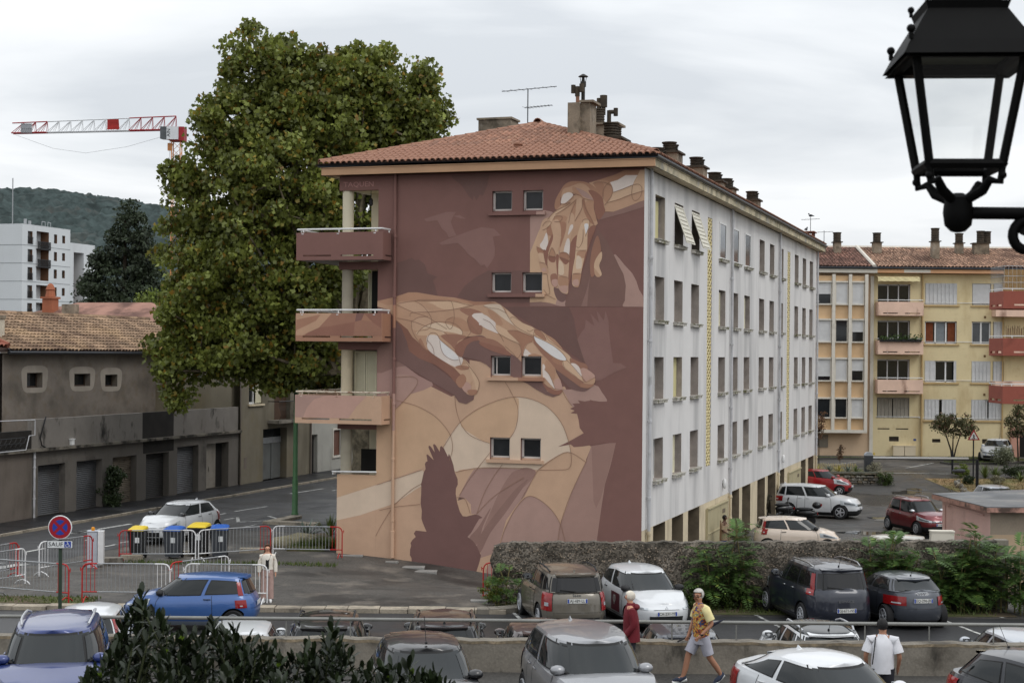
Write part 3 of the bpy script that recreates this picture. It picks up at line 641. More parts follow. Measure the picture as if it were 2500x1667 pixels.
for px_,pt,pb,off in [(1979,532,574,-2.5),(2012,563,594,-1.5)]:
    y_,zt_ = wl2(px_,pt,off); b = MB(); antenna(b, off, y_, 14.2, zt_-14.2, [(zt_-14.3,.7,.7,R(-20),5)]); b.build('tv_antenna', MATS['antenna_metal'], blk)
y_,zt_ = wl2(1965,566,-2.2); b = MB().box(-2.6,-1.6,y_-.5,y_+.6,14.2,zt_-.5).box(-2.7,-1.5,y_-.6,y_+.7,zt_-.08,zt_)
for q in (-2.55,-2.1,-1.65): b.box(q-.06,q+.06,y_-.45,y_-.3,zt_-.5,zt_-.08); b.box(q-.06,q+.06,y_+.4,y_+.55,zt_-.5,zt_-.08)
b.build('chimney', mat('brick_red_chimney', srgb(110,66,52), .9, .2, 3), blk)
BIRDP = (BL(-2.1,y_-.1,zt_))
# gable windows
FRM = mat('window_frame_white', srgb(196,188,182), .5, .08, 3)
for ri,(z0,z1) in enumerate(ROWZ):
    for ci,(x0,x1) in enumerate(WX):
        f = MB(); y = .13; t = .055
        f.box(x0,x0+t+.02,y,y+.05,z1+.06,z0); f.box(x1-t,x1,y,y+.05,z1+.06,z0); f.box(x0,x1,y,y+.05,z1+.06,z1+.06+t); f.box(x0,x1,y,y+.05,z0-t,z0); f.box(x0,x1,y-.02,y+.05,z1,z1+.06,1)
        if (ri,ci) == (2,0): f.box(x0+.16,x0+.2,y,y+.045,z1+.1,z0-.05)
        w_ = f.build('window', [FRM, PAINT['D' if ri < 2 else 'S']], blk)
        MB().box(x0+t,x1-t,y+.055,y+.06,z1+.06+t,z0-t).build('pane', GLASSD if (ri,ci) == (2,0) else mat('bathroom_glass', (.022,.023,.025), .15, .3, 2, spec=.35), w_)
    pc1 = ['D','D','S','S'][ri]; pc2 = ['K1','S','TB','S'][ri]
    sx = -3.75 if ri < 2 else -4.35
    b = MB().box(-5.48,sx,-.1,0,z1-.115,z1,0).box(sx,-3.44,-.1,0,z1-.115,z1,1); b.build('sill', [PAINT[pc1],PAINT[pc2]], blk)
# rainwater pipe on the gable, painted with the wall behind
b = MB()
for z0,z1,m in [(8.8,13.4,0),(8.0,8.8,1),(5.7,8.0,0),(4.4,5.7,2),(-.05,4.4,3)]: b.tube([(-8.93,-.075,z0),(-8.93,-.075,z1)],.055,10,m)
for z,m in [(11.2,0),(9.1,0),(6.9,0),(5.35,2),(3.4,3),(1.25,3)]: b.lathe([(.055,-.05),(.07,-.04),(.07,.04),(.055,.05)],10,m,(-8.93,-.075,z))
b.lathe([(.055,.9),(.075,.88),(.075,-.05)],10,3,(-8.93,-.075,0)); b.build('downpipe', [PAINT['D'],PAINT['TB'],PAINT['K1'],PAINT['S']], blk, 40)
# ---- the mural: flat paint on the gable
REG = {'A1':(1280,400,7.35),'A2':(1280,560,7.35),'B1':(900,700,5.228),'B2':(1180,720,5.6),'B3':(960,1040,4.357),'B4':(1340,740,2.6125),'B5':(940,420,4.611),'Z':(700,700,2.24)}
def wpts(*a):
    out = []
    for k in range(0, len(a), 2):
        X_,Y_,S_ = REG[a[k]]; out += [MW(X_+x/S_, Y_+y/S_) for x,y in a[k+1]]
    return out
LAY = []
def pz(c, *a, smooth=True): LAY.append((c, wpts(*a), smooth))
pz('S','Z',[(250,1600),(250,745),(497,745),(497,590),(640,560),(740,520),(900,600),(1000,560),(1000,400),(1130,420),(1300,480),(1400,560),(1520,545),(1600,700),(1625,795),(1650,860),(1665,875),(1500,1290),(1480,1430),(1480,1600)],smooth=False)
pz('O','Z',[(250,1020),(490,1020),(497,760),(600,625),(720,655),(820,715),(890,800),(905,880),(880,940),(760,985),(600,1040),(400,1110),(250,1160)],smooth=False)
pz('C','Z',[(250,1160),(400,1112),(560,1060),(740,1000),(790,1060),(700,1110),(600,1180),(400,1248),(250,1280)],smooth=False)
pz('C','Z',[(855,880),(950,740),(1080,650),(1250,601),(1400,640),(1500,740),(1550,880),(1550,985),(1480,1000),(1375,1000),(1180,990),(1040,992),(925,1012),(900,950)])
pz('O','Z',[(950,740),(1080,650),(1250,602),(1268,660),(1250,770),(1200,850),(1110,855),(1010,805)])
pz('O2','Z',[(1555,905),(1640,952),(1560,1120),(1500,1285),(1430,1200),(1330,1142),(1285,1158),(1375,1000),(1480,925)])
pz('O2','Z',[(925,1015),(1000,996),(1040,1000),(985,1080),(945,1140),(925,1130)])
pz('O2','Z',[(930,1150),(975,1165),(1005,1240),(960,1255)])
pz('K1','Z',[(1100,1600),(1165,1420),(1195,1320),(1260,1200),(1330,1143),(1420,1190),(1490,1280),(1525,1420),(1525,1600)])
pz('K2','B3',[(860,458),(960,447),(1100,445),(1307,452),(1500,470),(1520,490),(1400,740),(1307,850),(1200,1000),(1130,1260),(1050,1360),(930,1400),(930,1345),(790,1175),(880,930),(832,935),(825,830),(770,770),(700,750),(685,790),(740,660),(800,550)],smooth=False)
pz('M1','B3',[(1130,700),(1240,520),(1307,470),(1420,440),(1520,490),(1400,640),(1307,690),(1100,930),(960,1100),(1040,900)])
pz('M','B3',[(810,1190),(900,1080),(1000,920),(1037,875),(960,1050),(930,1150),(885,1260)])
pz('M','B3',[(890,1280),(930,1150),(1050,980),(1200,790),(1320,650),(1440,560),(1320,740),(1180,940),(1030,1140),(930,1340)])
pz('K3','Z',[(1665,870),(1802,848),(1770,980),(1740,1080),(1715,1250),(1690,1430),(1685,1600),(1480,1600),(1480,1420),(1500,1290),(1560,1120),(1640,950)],smooth=False)
pz('K4','Z',[(1667,870),(1802,850),(1740,1075),(1720,1150),(1692,1210),(1678,1170)],smooth=False)
pz('KL','Z',[(490,410),(590,395),(720,485),(800,540),(600,605),(490,600)])
pz('K1','Z',[(585,490),(690,492),(715,530),(645,620),(585,660)])
pz('M','Z',[(490,345),(600,300),(720,410),(600,440),(490,470)])
pz('DL','B4',[(300,495),(250,430),(190,270),(182,230),(205,190),(230,160),(235,105),(290,145),(265,65),(320,125),(303,45),(350,110),(362,48),(380,110),(388,220),(410,380),(460,385),(497,410),(420,440),(330,490)],smooth=False)
pz('DD','B4',[(-330,24),(0,24),(130,26),(160,100),(182,230),(230,380),(250,395),(150,330),(80,270),(0,210),(-200,80)],smooth=False)
pz('K1','B4',[(90,550),(130,550),(290,520),(340,570),(370,630),(265,620),(190,640),(150,660),(110,590)])
pz('D','B4',[(58,915),(130,880),(222,828),(197,795),(190,745),(180,705),(138,700),(165,685),(135,672),(165,658),(150,640),(198,638),(185,618),(268,634),(262,615),(305,628),(370,626),(430,640),(430,890),(340,893),(265,905),(220,912),(160,917),(140,900)],smooth=False)
pz('D2','B3',[(355,1120),(320,1040),(300,980),(305,900),(292,820),(298,720),(300,650),(296,620),(310,560),(325,490),(345,455),(338,400),(347,380),(365,372),(354,302),(368,300),(432,362),(375,225),(380,205),(400,215),(443,280),(424,200),(435,187),(455,205),(495,272),(500,220),(512,210),(540,235),(583,325),(592,292),(615,335),(640,410),(655,490),(685,560),(687,620),(668,660),(665,720),(680,810),(710,910),(740,955),(780,960),(870,935),(910,945),(952,972),(915,985),(870,1060),(830,1130),(790,1175),(850,1220),(890,1275),(935,1375),(918,1440),(880,1560),(200,1500),(195,1400),(178,1370),(180,1310),(192,1270),(185,1240),(207,1205),(240,1175),(220,1140),(240,1108)],smooth=False)
pz('DD','B5',[(740,10),(760,70),(860,150),(950,280),(990,320),(1000,260),(1030,320),(1070,250),(1100,270),(1150,160),(1180,10)],smooth=False)
pz('DL','B5',[(440,530),(530,500),(690,450),(800,450),(770,495),(740,560),(770,640),(805,715),(720,740),(690,680),(640,640),(590,545),(470,560)],smooth=False)
pz('DL','B5',[(770,495),(840,485),(915,530),(850,525)],smooth=False)
pz('DL','B5',[(610,800),(720,750),(830,710),(960,660),(1090,622),(1230,640),(1305,715),(1215,730),(1240,860),(1235,950),(1200,1010),(1150,1085),(1120,1040),(1080,1060),(1010,980),(940,930),(900,880),(820,800),(640,825)],smooth=False)
pz('DD','B5',[(140,1020),(200,1005),(300,965),(340,995),(380,985),(450,1040),(480,1140),(590,1180),(540,1215),(595,1400),(300,1400),(140,1400)],smooth=False)
pz('DD','B5',[(815,1400),(900,1280),(1000,1200),(1160,1110),(1640,1110),(1640,1470),(1000,1470)],smooth=False)
# inset panel: clasped wrist
pz('K1','A2',[(105,-220),(150,-290),(330,-345),(480,-320),(560,-280),(700,0),(740,900),(740,1378),(100,1378)],smooth=False)
pz('O','A2',[(105,420),(250,60),(330,-100),(620,300),(600,1200),(560,1345),(460,1320),(300,1298),(100,1310)],smooth=False)
pz('M','A2',[(100,1310),(300,1298),(460,1320),(640,1378),(100,1378)],smooth=False)
pz('K1','A2',[(1605,455),(1640,450),(1720,540),(1800,640),(1940,790),(2010,920),(2060,1080),(2135,1200),(2140,1390),(1780,1388),(1700,1300),(1600,800),(1620,500)],smooth=False)
pz('M2','A2',[(1320,0),(1480,200),(1600,440),(1700,650),(1780,800),(1822,1000),(1805,1280),(1750,1385),(740,1385),(730,1330),(850,1040),(1000,1000),(1100,600),(1200,300)],smooth=False)
pz('M','A2',[(1020,1380),(1100,1150),(1130,1050),(1180,850),(1150,1100),(1130,1380)],smooth=False)
pz('M','A2',[(1540,700),(1600,650),(1700,700),(1790,900),(1815,1100),(1760,1370),(1680,1330),(1580,1150)])
LAY[-1] = ('DL', LAY[-1][1], True) if False else ('M2', LAY[-1][1], True)
pz('SH','A2',[(530,1040),(640,1080),(750,1170),(740,1260),(690,1305),(620,1280),(560,1200)])
pz('M','A1',[(1320,880),(1600,862),(1850,772),(2160,650),(2160,770),(1800,885),(1500,965),(1320,1015)],smooth=False)
pz('H','A1',[(1160,340),(1400,270),(1640,190),(1780,125),(1900,60),(2170,60),(2165,650),(2050,690),(1850,772),(1600,862),(1440,860),(1340,700),(1300,500)],smooth=False)
pz('T1','A1',[(1160,340),(1400,270),(1640,190),(1780,125),(1900,60),(2120,60),(2060,205),(1820,207),(1700,290),(1540,330),(1400,300)],smooth=False)
pz('H3','A1',[(2100,60),(2170,60),(2165,480),(2120,420),(2030,372),(1950,385),(2000,290)],smooth=False)
pz('W','A1',[(1540,335),(1680,290),(1820,205),(2035,205),(1980,300),(1945,385),(1780,450),(1600,515),(1588,440)],smooth=False)
pz('H3','A1',[(1600,515),(1780,450),(1945,385),(2050,372),(2120,430),(2150,480),(1900,560),(1700,640),(1480,705),(1540,620)],smooth=False)
pz('H','A1',[(1440,750),(1600,680),(1900,560),(2165,482),(2165,650),(1980,680),(1850,772),(1600,862),(1470,850)],smooth=False)
pz('T','A1',[(1370,300),(1480,300),(1560,370),(1588,470),(1560,590),(1480,690),(1430,640),(1415,500),(1440,400)])
pz('T1','A1',[(1240,345),(1380,320),(1440,420),(1420,560),(1400,600),(1300,450)])
pz('T1','A1',[(545,790),(560,650),(640,500),(720,380),(830,320),(960,312),(1120,335),(1280,430),(1390,560),(1430,760),(1450,860),(1340,880),(1250,700),(1000,560),(680,560),(650,760),(600,830)])
pz('H','A1',[(690,470),(830,410),(1010,350),(1150,420),(1230,560),(1250,660),(1000,590),(800,520),(690,600),(660,700)])
pz('T','A1',[(860,420),(940,430),(1000,520),(1040,590),(900,540)])
pz('K1','A1',[(930,430),(1100,500),(1200,590),(1240,660),(1060,590),(980,500)])
pz('B','A1',[(1150,480),(1280,500),(1400,610),(1430,760),(1450,860),(1330,1010),(1260,820),(1240,640)])
pz('W','A1',[(690,570),(740,530),(810,513),(870,545),(872,600),(780,690),(658,715)])
pz('H','A1',[(640,760),(680,715),(760,700),(880,570),(950,565),(1060,600),(1245,660),(1250,800),(1300,1000),(1322,1075),(1250,1140),(1150,1300),(1130,1560),(220,1560),(270,1250),(330,1120),(420,1000),(560,850)],smooth=False)
pz('H3','A1',[(420,1000),(560,860),(760,760),(550,940),(480,1060),(420,1150)])
pz('T','A1',[(880,700),(935,650),(900,960),(870,1085),(800,1060),(830,900)])
pz('T','A1',[(1100,690),(1240,662),(1250,800),(1300,1020),(1230,1010),(1130,830)])
pz('TB','A1',[(1040,650),(1080,640),(1130,820),(1255,1070),(1190,1060),(1080,880)])
pz('H2','A1',[(945,650),(1035,640),(1040,800),(950,930),(910,1020),(930,800)])
pz('T','A1',[(540,960),(660,930),(760,950),(740,1040),(600,1060),(530,1030)])
pz('TB','A1',[(400,1160),(560,1060),(600,1110),(560,1260),(480,1300),(410,1260)])
pz('TB','A1',[(620,1060),(740,1050),(745,1200),(700,1330),(650,1280),(640,1150)])
# fingers of the inset hand
pz('H2','A2',[(330,-160),(470,-200),(400,0),(430,240),(390,380),(370,560),(440,700),(430,790),(370,800),(310,760),(290,690),(250,560),(245,440),(220,310),(240,180),(270,60)])
pz('W','A2',[(280,290),(340,190),(400,60),(430,230),(390,380),(340,370)])
pz('TB','A2',[(225,320),(340,370),(330,430),(250,430)]); pz('H3','A2',[(250,440),(340,440),(375,610),(310,590)])
pz('H','A2',[(270,590),(380,620),(430,700),(430,790),(370,800),(310,760)]); pz('NL','A2',[(310,710),(370,690),(400,740),(340,760)])
pz('B','A2',[(340,390),(390,390),(420,640),(380,610)])
pz('B','A2',[(400,330),(500,90),(525,150),(430,420),(440,690),(380,560),(390,400)])
pz('H2','A2',[(480,-100),(600,-180),(660,0),(640,250),(570,480),(600,640),(600,1020),(540,1030),(490,980),(470,850),(420,680),(425,500),(470,330),(520,130)])
pz('B','A2',[(440,480),(560,480),(555,580),(490,592),(440,550)]); pz('T','A2',[(450,430),(500,330),(560,420),(545,480),(440,470)])
pz('T2','A2',[(470,830),(540,790),(590,830),(600,1020),(540,1030),(490,980)]); pz('NL','A2',[(500,910),(590,900),(600,1000),(550,1030),(500,980)])
pz('B','A2',[(570,480),(625,480),(610,700),(600,900)])
pz('TB','A2',[(660,170),(740,-100),(740,60),(690,200),(640,330)])
pz('B','A2',[(800,540),(830,250),(950,100),(930,300),(905,500),(860,750),(780,1080),(790,800)])
pz('H2','A2',[(800,-250),(880,-280),(900,-100),(820,200),(810,540),(790,880),(790,1130),(730,1155),(650,1110),(610,1000),(610,700),(625,480),(660,300),(740,50)])
pz('W','A1',[(870,1090),(820,1120),(785,1280),(870,1160)]); pz('W','A2',[(770,170),(820,220),(800,460),(705,420)])
pz('TB','A2',[(640,430),(720,410),(800,460),(800,550),(740,620),(680,580),(630,490)]); pz('B','A2',[(630,490),(800,560),(790,600),(740,632),(690,590)])
pz('C2','A2',[(625,560),(700,630),(715,750),(700,810),(620,800)]); pz('T','A2',[(620,850),(780,860),(780,1010),(630,1010)]); pz('NL','A2',[(640,1020),(780,1015),(775,1110),(730,1145),(640,1090)])
pz('H3','A2',[(1050,-150),(1150,-180),(1170,0),(1120,400),(1040,700),(1010,860),(980,1020),(930,1037),(860,980),(865,750),(910,500),(930,300),(960,80)])
pz('WB','A1',[(1080,1090),(1115,1070),(1150,1090),(1145,1170),(1110,1262),(1090,1180)]); pz('T','A2',[(960,400),(1110,380),(1100,470),(1060,520),(950,480)])
pz('C','A2',[(945,480),(1030,520),(1030,680),(985,705),(930,690)]); pz('T','A2',[(870,800),(1010,790),(1015,870),(980,1020),(930,1037),(865,960)]); pz('NL','A2',[(880,910),(970,900),(975,1000),(910,1012),(870,970)])
pz('B','A2',[(1150,0),(1290,-60),(1180,250),(1080,600),(1035,720),(1090,470),(1130,350)])
pz('T2','A2',[(1320,110),(1380,380),(1300,500),(1250,650),(1270,800),(1200,850),(1180,600),(1230,300)])
pz('H3','A2',[(1310,490),(1390,400),(1395,520),(1345,650),(1390,790),(1370,840),(1290,840),(1255,700),(1260,600)]); pz('H','A2',[(1255,700),(1320,770),(1370,840),(1310,855),(1270,810)])
# large reaching hand: its painted shadow, then the hand
pz('SH','B1',[(340,430),(500,560),(500,760),(700,900),(900,1050),(1100,1200),(1280,1380),(1350,1380),(1340,1440),(1245,1495),(1150,1470),(1090,1380),(900,1270),(700,1150),(600,1090),(420,970),(340,930)],smooth=False)
pz('SH','B1',[(1180,900),(1220,790),(1300,640),(1420,600),(1560,640)],'B2',[(120,560),(420,700),(560,830),(900,1080),(1085,1300),(1040,1365),(955,1395),(850,1360),(720,1290),(600,1210),(380,1110),(110,1010)],'B1',[(1500,990),(1400,940),(1250,908)],smooth=False)
pz('SH','B2',[(960,960),(1100,1050),(1400,1200),(1500,1200),(1440,1290),(1350,1316),(1200,1280),(1120,1210),(1050,1120)])
pz('H','B1',[(100,185),(300,140),(430,100),(510,72),(620,72),(900,120),(1100,140),(1350,190),(1560,190)],'B2',[(160,92),(230,130),(320,195),(450,310),(560,390),(700,455),(800,495),(870,545),(980,610),(1060,700),(1100,760),(1200,860),(1330,920),(1400,940),(1430,990),(1420,1020),(1510,1080),(1525,1150),(1510,1230),(1440,1272),(1350,1262),(1200,1150),(980,985),(1000,1060),(1060,1170),(1085,1300),(1030,1350),(960,1352),(880,1320),(800,1190),(780,1100),(540,935),(470,860),(300,750),(0,560)],'B1',[(1420,618),(1250,640),(1120,740),(1100,800),(1140,880),(1195,905),(1290,990),(1390,1160),(1412,1260),(1390,1345),(1330,1385),(1260,1370),(1190,1290),(1120,1230),(1000,1060),(850,900),(700,800),(560,640),(500,560),(350,430),(250,290),(100,250)],smooth=False)
pz('B2','B1',[(350,420),(500,545),(560,640),(680,750),(900,910),(1100,1040),(1200,1150),(1300,1240),(1250,1335),(1130,1250),(1010,1110),(860,1000),(640,910),(520,820),(490,700),(420,520)],smooth=False)
pz('T','B1',[(100,185),(300,140),(430,100),(510,72),(620,72),(900,120),(1300,183),(1340,230),(1050,180),(700,165),(400,190),(250,240)],smooth=False)
pz('TB','B1',[(1090,140),(1350,190),(1560,190),(1640,222),(1350,236),(1270,190)],smooth=False)
pz('H2','B1',[(380,215),(460,200),(600,200),(700,250),(800,330),(700,335),(600,330),(450,270)])
pz('H3','B1',[(740,200),(900,185),(1050,182),(1280,230),(1200,260),(1050,290),(930,280),(810,215)])
pz('H','B1',[(530,370),(640,330),(900,310),(1160,290),(1260,330),(1280,400),(1100,390),(800,420),(560,440)])
pz('H2','B1',[(560,440),(640,390),(760,380),(808,430),(790,510),(740,540),(640,560),(560,540)])
pz('T','B1',[(990,420),(1080,385),(1200,410),(1300,500),(1310,560),(1200,560),(1080,480)])
pz('C2','B1',[(612,612),(680,530),(820,470),(900,455),(1050,490),(1180,550),(1197,612),(1100,590),(960,572),(950,612)])
pz('H3','B1',[(612,612),(660,545),(780,520),(940,580),(950,615),(780,622)])
pz('TB','B1',[(640,680),(670,660),(720,760),(760,830),(700,780),(650,720)])
pz('W','B1',[(755,625),(870,620),(920,680),(1040,780),(1150,880),(1205,912),(1180,1000),(1100,1022),(900,910),(780,820),(745,740)])
pz('WB','B1',[(915,680),(1000,760),(1130,880),(1152,935),(1080,937),(980,880),(925,800)])
pz('T2','B1',[(960,610),(1120,605),(1260,640),(1140,700),(1105,800),(1050,740),(930,640)])
pz('B','B1',[(1100,800),(1120,740),(1200,680),(1360,630),(1510,655),(1500,690),(1350,690),(1250,760),(1195,895),(1130,870)])
pz('T2','B1',[(1260,430),(1290,370),(1340,390),(1450,510),(1420,610),(1300,570)])
pz('H2','B1',[(1100,1030),(1180,1000),(1280,1000),(1390,1170),(1410,1260),(1380,1350),(1320,1320),(1330,1200),(1280,1240),(1200,1140)])
pz('H3','B1',[(1205,915),(1290,990),(1390,1160),(1410,1270),(1385,1340),(1345,1190),(1280,1040)])
pz('TB','B1',[(1110,1030),(1170,1000),(1280,1020),(1270,1050),(1190,1065)])
pz('NL','B1',[(1190,1270),(1250,1210),(1312,1260),(1290,1340),(1230,1340)]); pz('TB','B1',[(1260,1325),(1320,1310),(1390,1320),(1375,1368),(1300,1385)])
pz('TB','B1',[(1130,1250),(1120,1180),(1200,1110),(1250,1180),(1190,1290)]); 
pz('W','B1',[(1320,370),(1370,335),(1460,340),(1560,410),(1630,490),(1673,590),(1560,560),(1460,510),(1380,430)])
pz('T2','B1',[(1160,290),(1300,275),(1450,330),(1350,340),(1290,375)])
pz('W','B2',[(0,300),(60,305),(160,370),(175,425),(215,525),(90,480),(0,420),(-60,400)])
pz('C','B2',[(0,150),(100,125),(220,130),(260,170),(310,240),(380,340),(460,440),(300,340),(130,210)])
pz('H','B2',[(-40,190),(60,180),(200,270),(260,350),(470,460),(440,510),(350,480),(200,400),(80,300),(0,260)])
pz('T','B2',[(60,190),(200,275),(268,390),(230,415),(120,330)])
pz('H3','B2',[(310,200),(450,310),(560,390),(700,455),(690,555),(480,480),(370,330)])
pz('H3','B2',[(170,410),(340,490),(440,600),(490,670),(380,620),(220,530)])
pz('T2','B2',[(-60,575),(100,600),(200,640),(315,745),(150,710),(-40,640)])
pz('B','B2',[(-40,640),(150,690),(310,745),(380,830),(160,780),(-30,690)])
pz('TB','B2',[(330,490),(470,490),(600,540),(690,580),(670,640),(590,690),(550,830),(525,830),(510,690),(450,610)])
pz('H2','B2',[(575,700),(660,648),(740,740),(800,810),(810,840),(560,840)])
pz('W','B2',[(572,738),(640,790),(690,840),(556,840)]); pz('T','B2',[(620,820),(700,800),(800,830),(800,845),(640,845)])
pz('W','B2',[(812,945),(855,985),(840,1020),(912,1100),(985,1282),(900,1200),(840,1130),(815,1110)])
pz('T','B2',[(860,890),(940,930),(990,1060),(960,1170),(920,1100),(850,1000)])
pz('NL','B2',[(965,1190),(1020,1135),(1060,1180),(1085,1298),(1000,1300)])
pz('B','B2',[(800,1180),(900,1262),(990,1302),(1085,1300),(1040,1362),(940,1352),(860,1290)])
pz('T2','B2',[(680,580),(720,650),(830,760),(960,860),(1090,900),(1110,1000),(1350,1150),(1500,1200),(1510,1240),(1430,1275),(1330,1260),(1000,1020),(900,900),(800,800),(690,660)],smooth=False)
pz('TB','B2',[(940,870),(1090,900),(1100,960),(1000,940)])
pz('H3','B2',[(870,560),(900,580),(1200,850),(1190,930),(1140,880),(1050,770),(860,640),(720,560)])
pz('WB','B2',[(690,560),(760,590),(900,660),(1050,770),(1140,885),(1060,890),(950,840),(820,740),(730,650)])
pz('TB','B2',[(700,470),(790,500),(862,600),(840,620),(720,540)]); pz('T','B2',[(850,540),(980,610),(1095,752),(960,650)])
pz('H3','B2',[(1090,900),(1190,930),(1340,1110),(1350,1150),(1380,1190),(1120,1010)]); pz('T2','B2',[(1195,862),(1330,920),(1400,940),(1430,1000),(1340,1005),(1200,930)])
pz('W','B2',[(1200,940),(1260,940),(1320,1000),(1347,1120),(1275,1040)]); pz('NL','B2',[(1330,1020),(1390,1000),(1510,1080),(1520,1130),(1410,1190),(1360,1120)])
pz('H','B2',[(1380,1195),(1520,1130),(1525,1200),(1480,1220),(1390,1210)]); pz('TB','B2',[(1335,1212),(1460,1225),(1515,1225),(1450,1270),(1345,1262)])
HOLES = [(x0,x1,z1,z0) for z0,z1 in ROWZ for x0,x1 in WX]
def clip_poly(pl, axis, val, keep_gt):
    out = []; n = len(pl)
    for i in range(n):
        a_, b_ = pl[i], pl[(i+1) % n]; ia = (a_[axis] >= val) == keep_gt; ib = (b_[axis] >= val) == keep_gt
        if ia: out.append(a_)
        if ia != ib:
            t = (val-a_[axis])/(b_[axis]-a_[axis]); q = [0,0]; q[axis] = val; q[1-axis] = a_[1-axis]+t*(b_[1-axis]-a_[1-axis]); out.append(tuple(q))
    return out
def cut_holes(tri):
    polys = [tri]
    for x0,x1,z0,z1 in HOLES:
        nxt = []
        for p_ in polys:
            xs_ = [q[0] for q in p_]; zs_ = [q[1] for q in p_]
            if max(xs_) <= x0 or min(xs_) >= x1 or max(zs_) <= z0 or min(zs_) >= z1: nxt.append(p_); continue
            for ax,val,gt in ((0,x0,False),(0,x1,True),(1,z0,False),(1,z1,True)):
                q = clip_poly(p_, ax, val, gt)
                if len(q) > 2: nxt.append(q)
                p_ = clip_poly(p_, ax, val, not gt)
                if len(p_) < 3: break
        polys = nxt
    return polys
def paint_mesh(layers, lines, y0, bounds, holes=True, name='mural', lw=.008):
    keys = []; b = MB(); off = y0
    for c_, pts, sm in layers:
        if sm: pts = catmull(pts, True, 3)
        for ax,val,gt in ((0,bounds[0],True),(0,bounds[1],False),(1,bounds[2],True),(1,bounds[3],False)): pts = clip_poly(pts, ax, val, gt) if len(pts) > 2 else pts
        if len(pts) < 3: continue
        if c_ not in keys: keys.append(c_)
        off -= .00012
        for t in tessellate_polygon([[Vector((x,z,0)) for x,z in pts]]):
            tri = [pts[i] for i in t]
            if (tri[1][0]-tri[0][0])*(tri[2][1]-tri[0][1])-(tri[1][1]-tri[0][1])*(tri[2][0]-tri[0][0]) < 0: tri.reverse()
            for p_ in (cut_holes(tri) if holes else [tri]): b.add([(x,off,z) for x,z in p_], [tuple(range(len(p_)))], keys.index(c_))
    if lines:
        keys.append('L'); off -= .001
        for pts in lines:
            pts = catmull(pts, False, 5)
            for i in range(len(pts)-1):
                a_, b_ = Vector(pts[i]), Vector(pts[i+1]); d = b_-a_
                if d.length < 1e-4: continue
                n = Vector((-d.y,d.x)).normalized()*lw
                q = [tuple(a_-n),tuple(b_-n),tuple(b_+n),tuple(a_+n)]
                if (q[1][0]-q[0][0])*(q[2][1]-q[0][1])-(q[1][1]-q[0][1])*(q[2][0]-q[0][0]) < 0: q.reverse()
                for p_ in (cut_holes(q) if holes else [q]):
                    if all(bounds[0] <= x <= bounds[1] for x,_ in p_): b.add([(x,off,z) for x,z in p_], [tuple(range(len(p_)))], len(keys)-1)
    return b.build(name, [PAINT[k] for k in keys], blk)
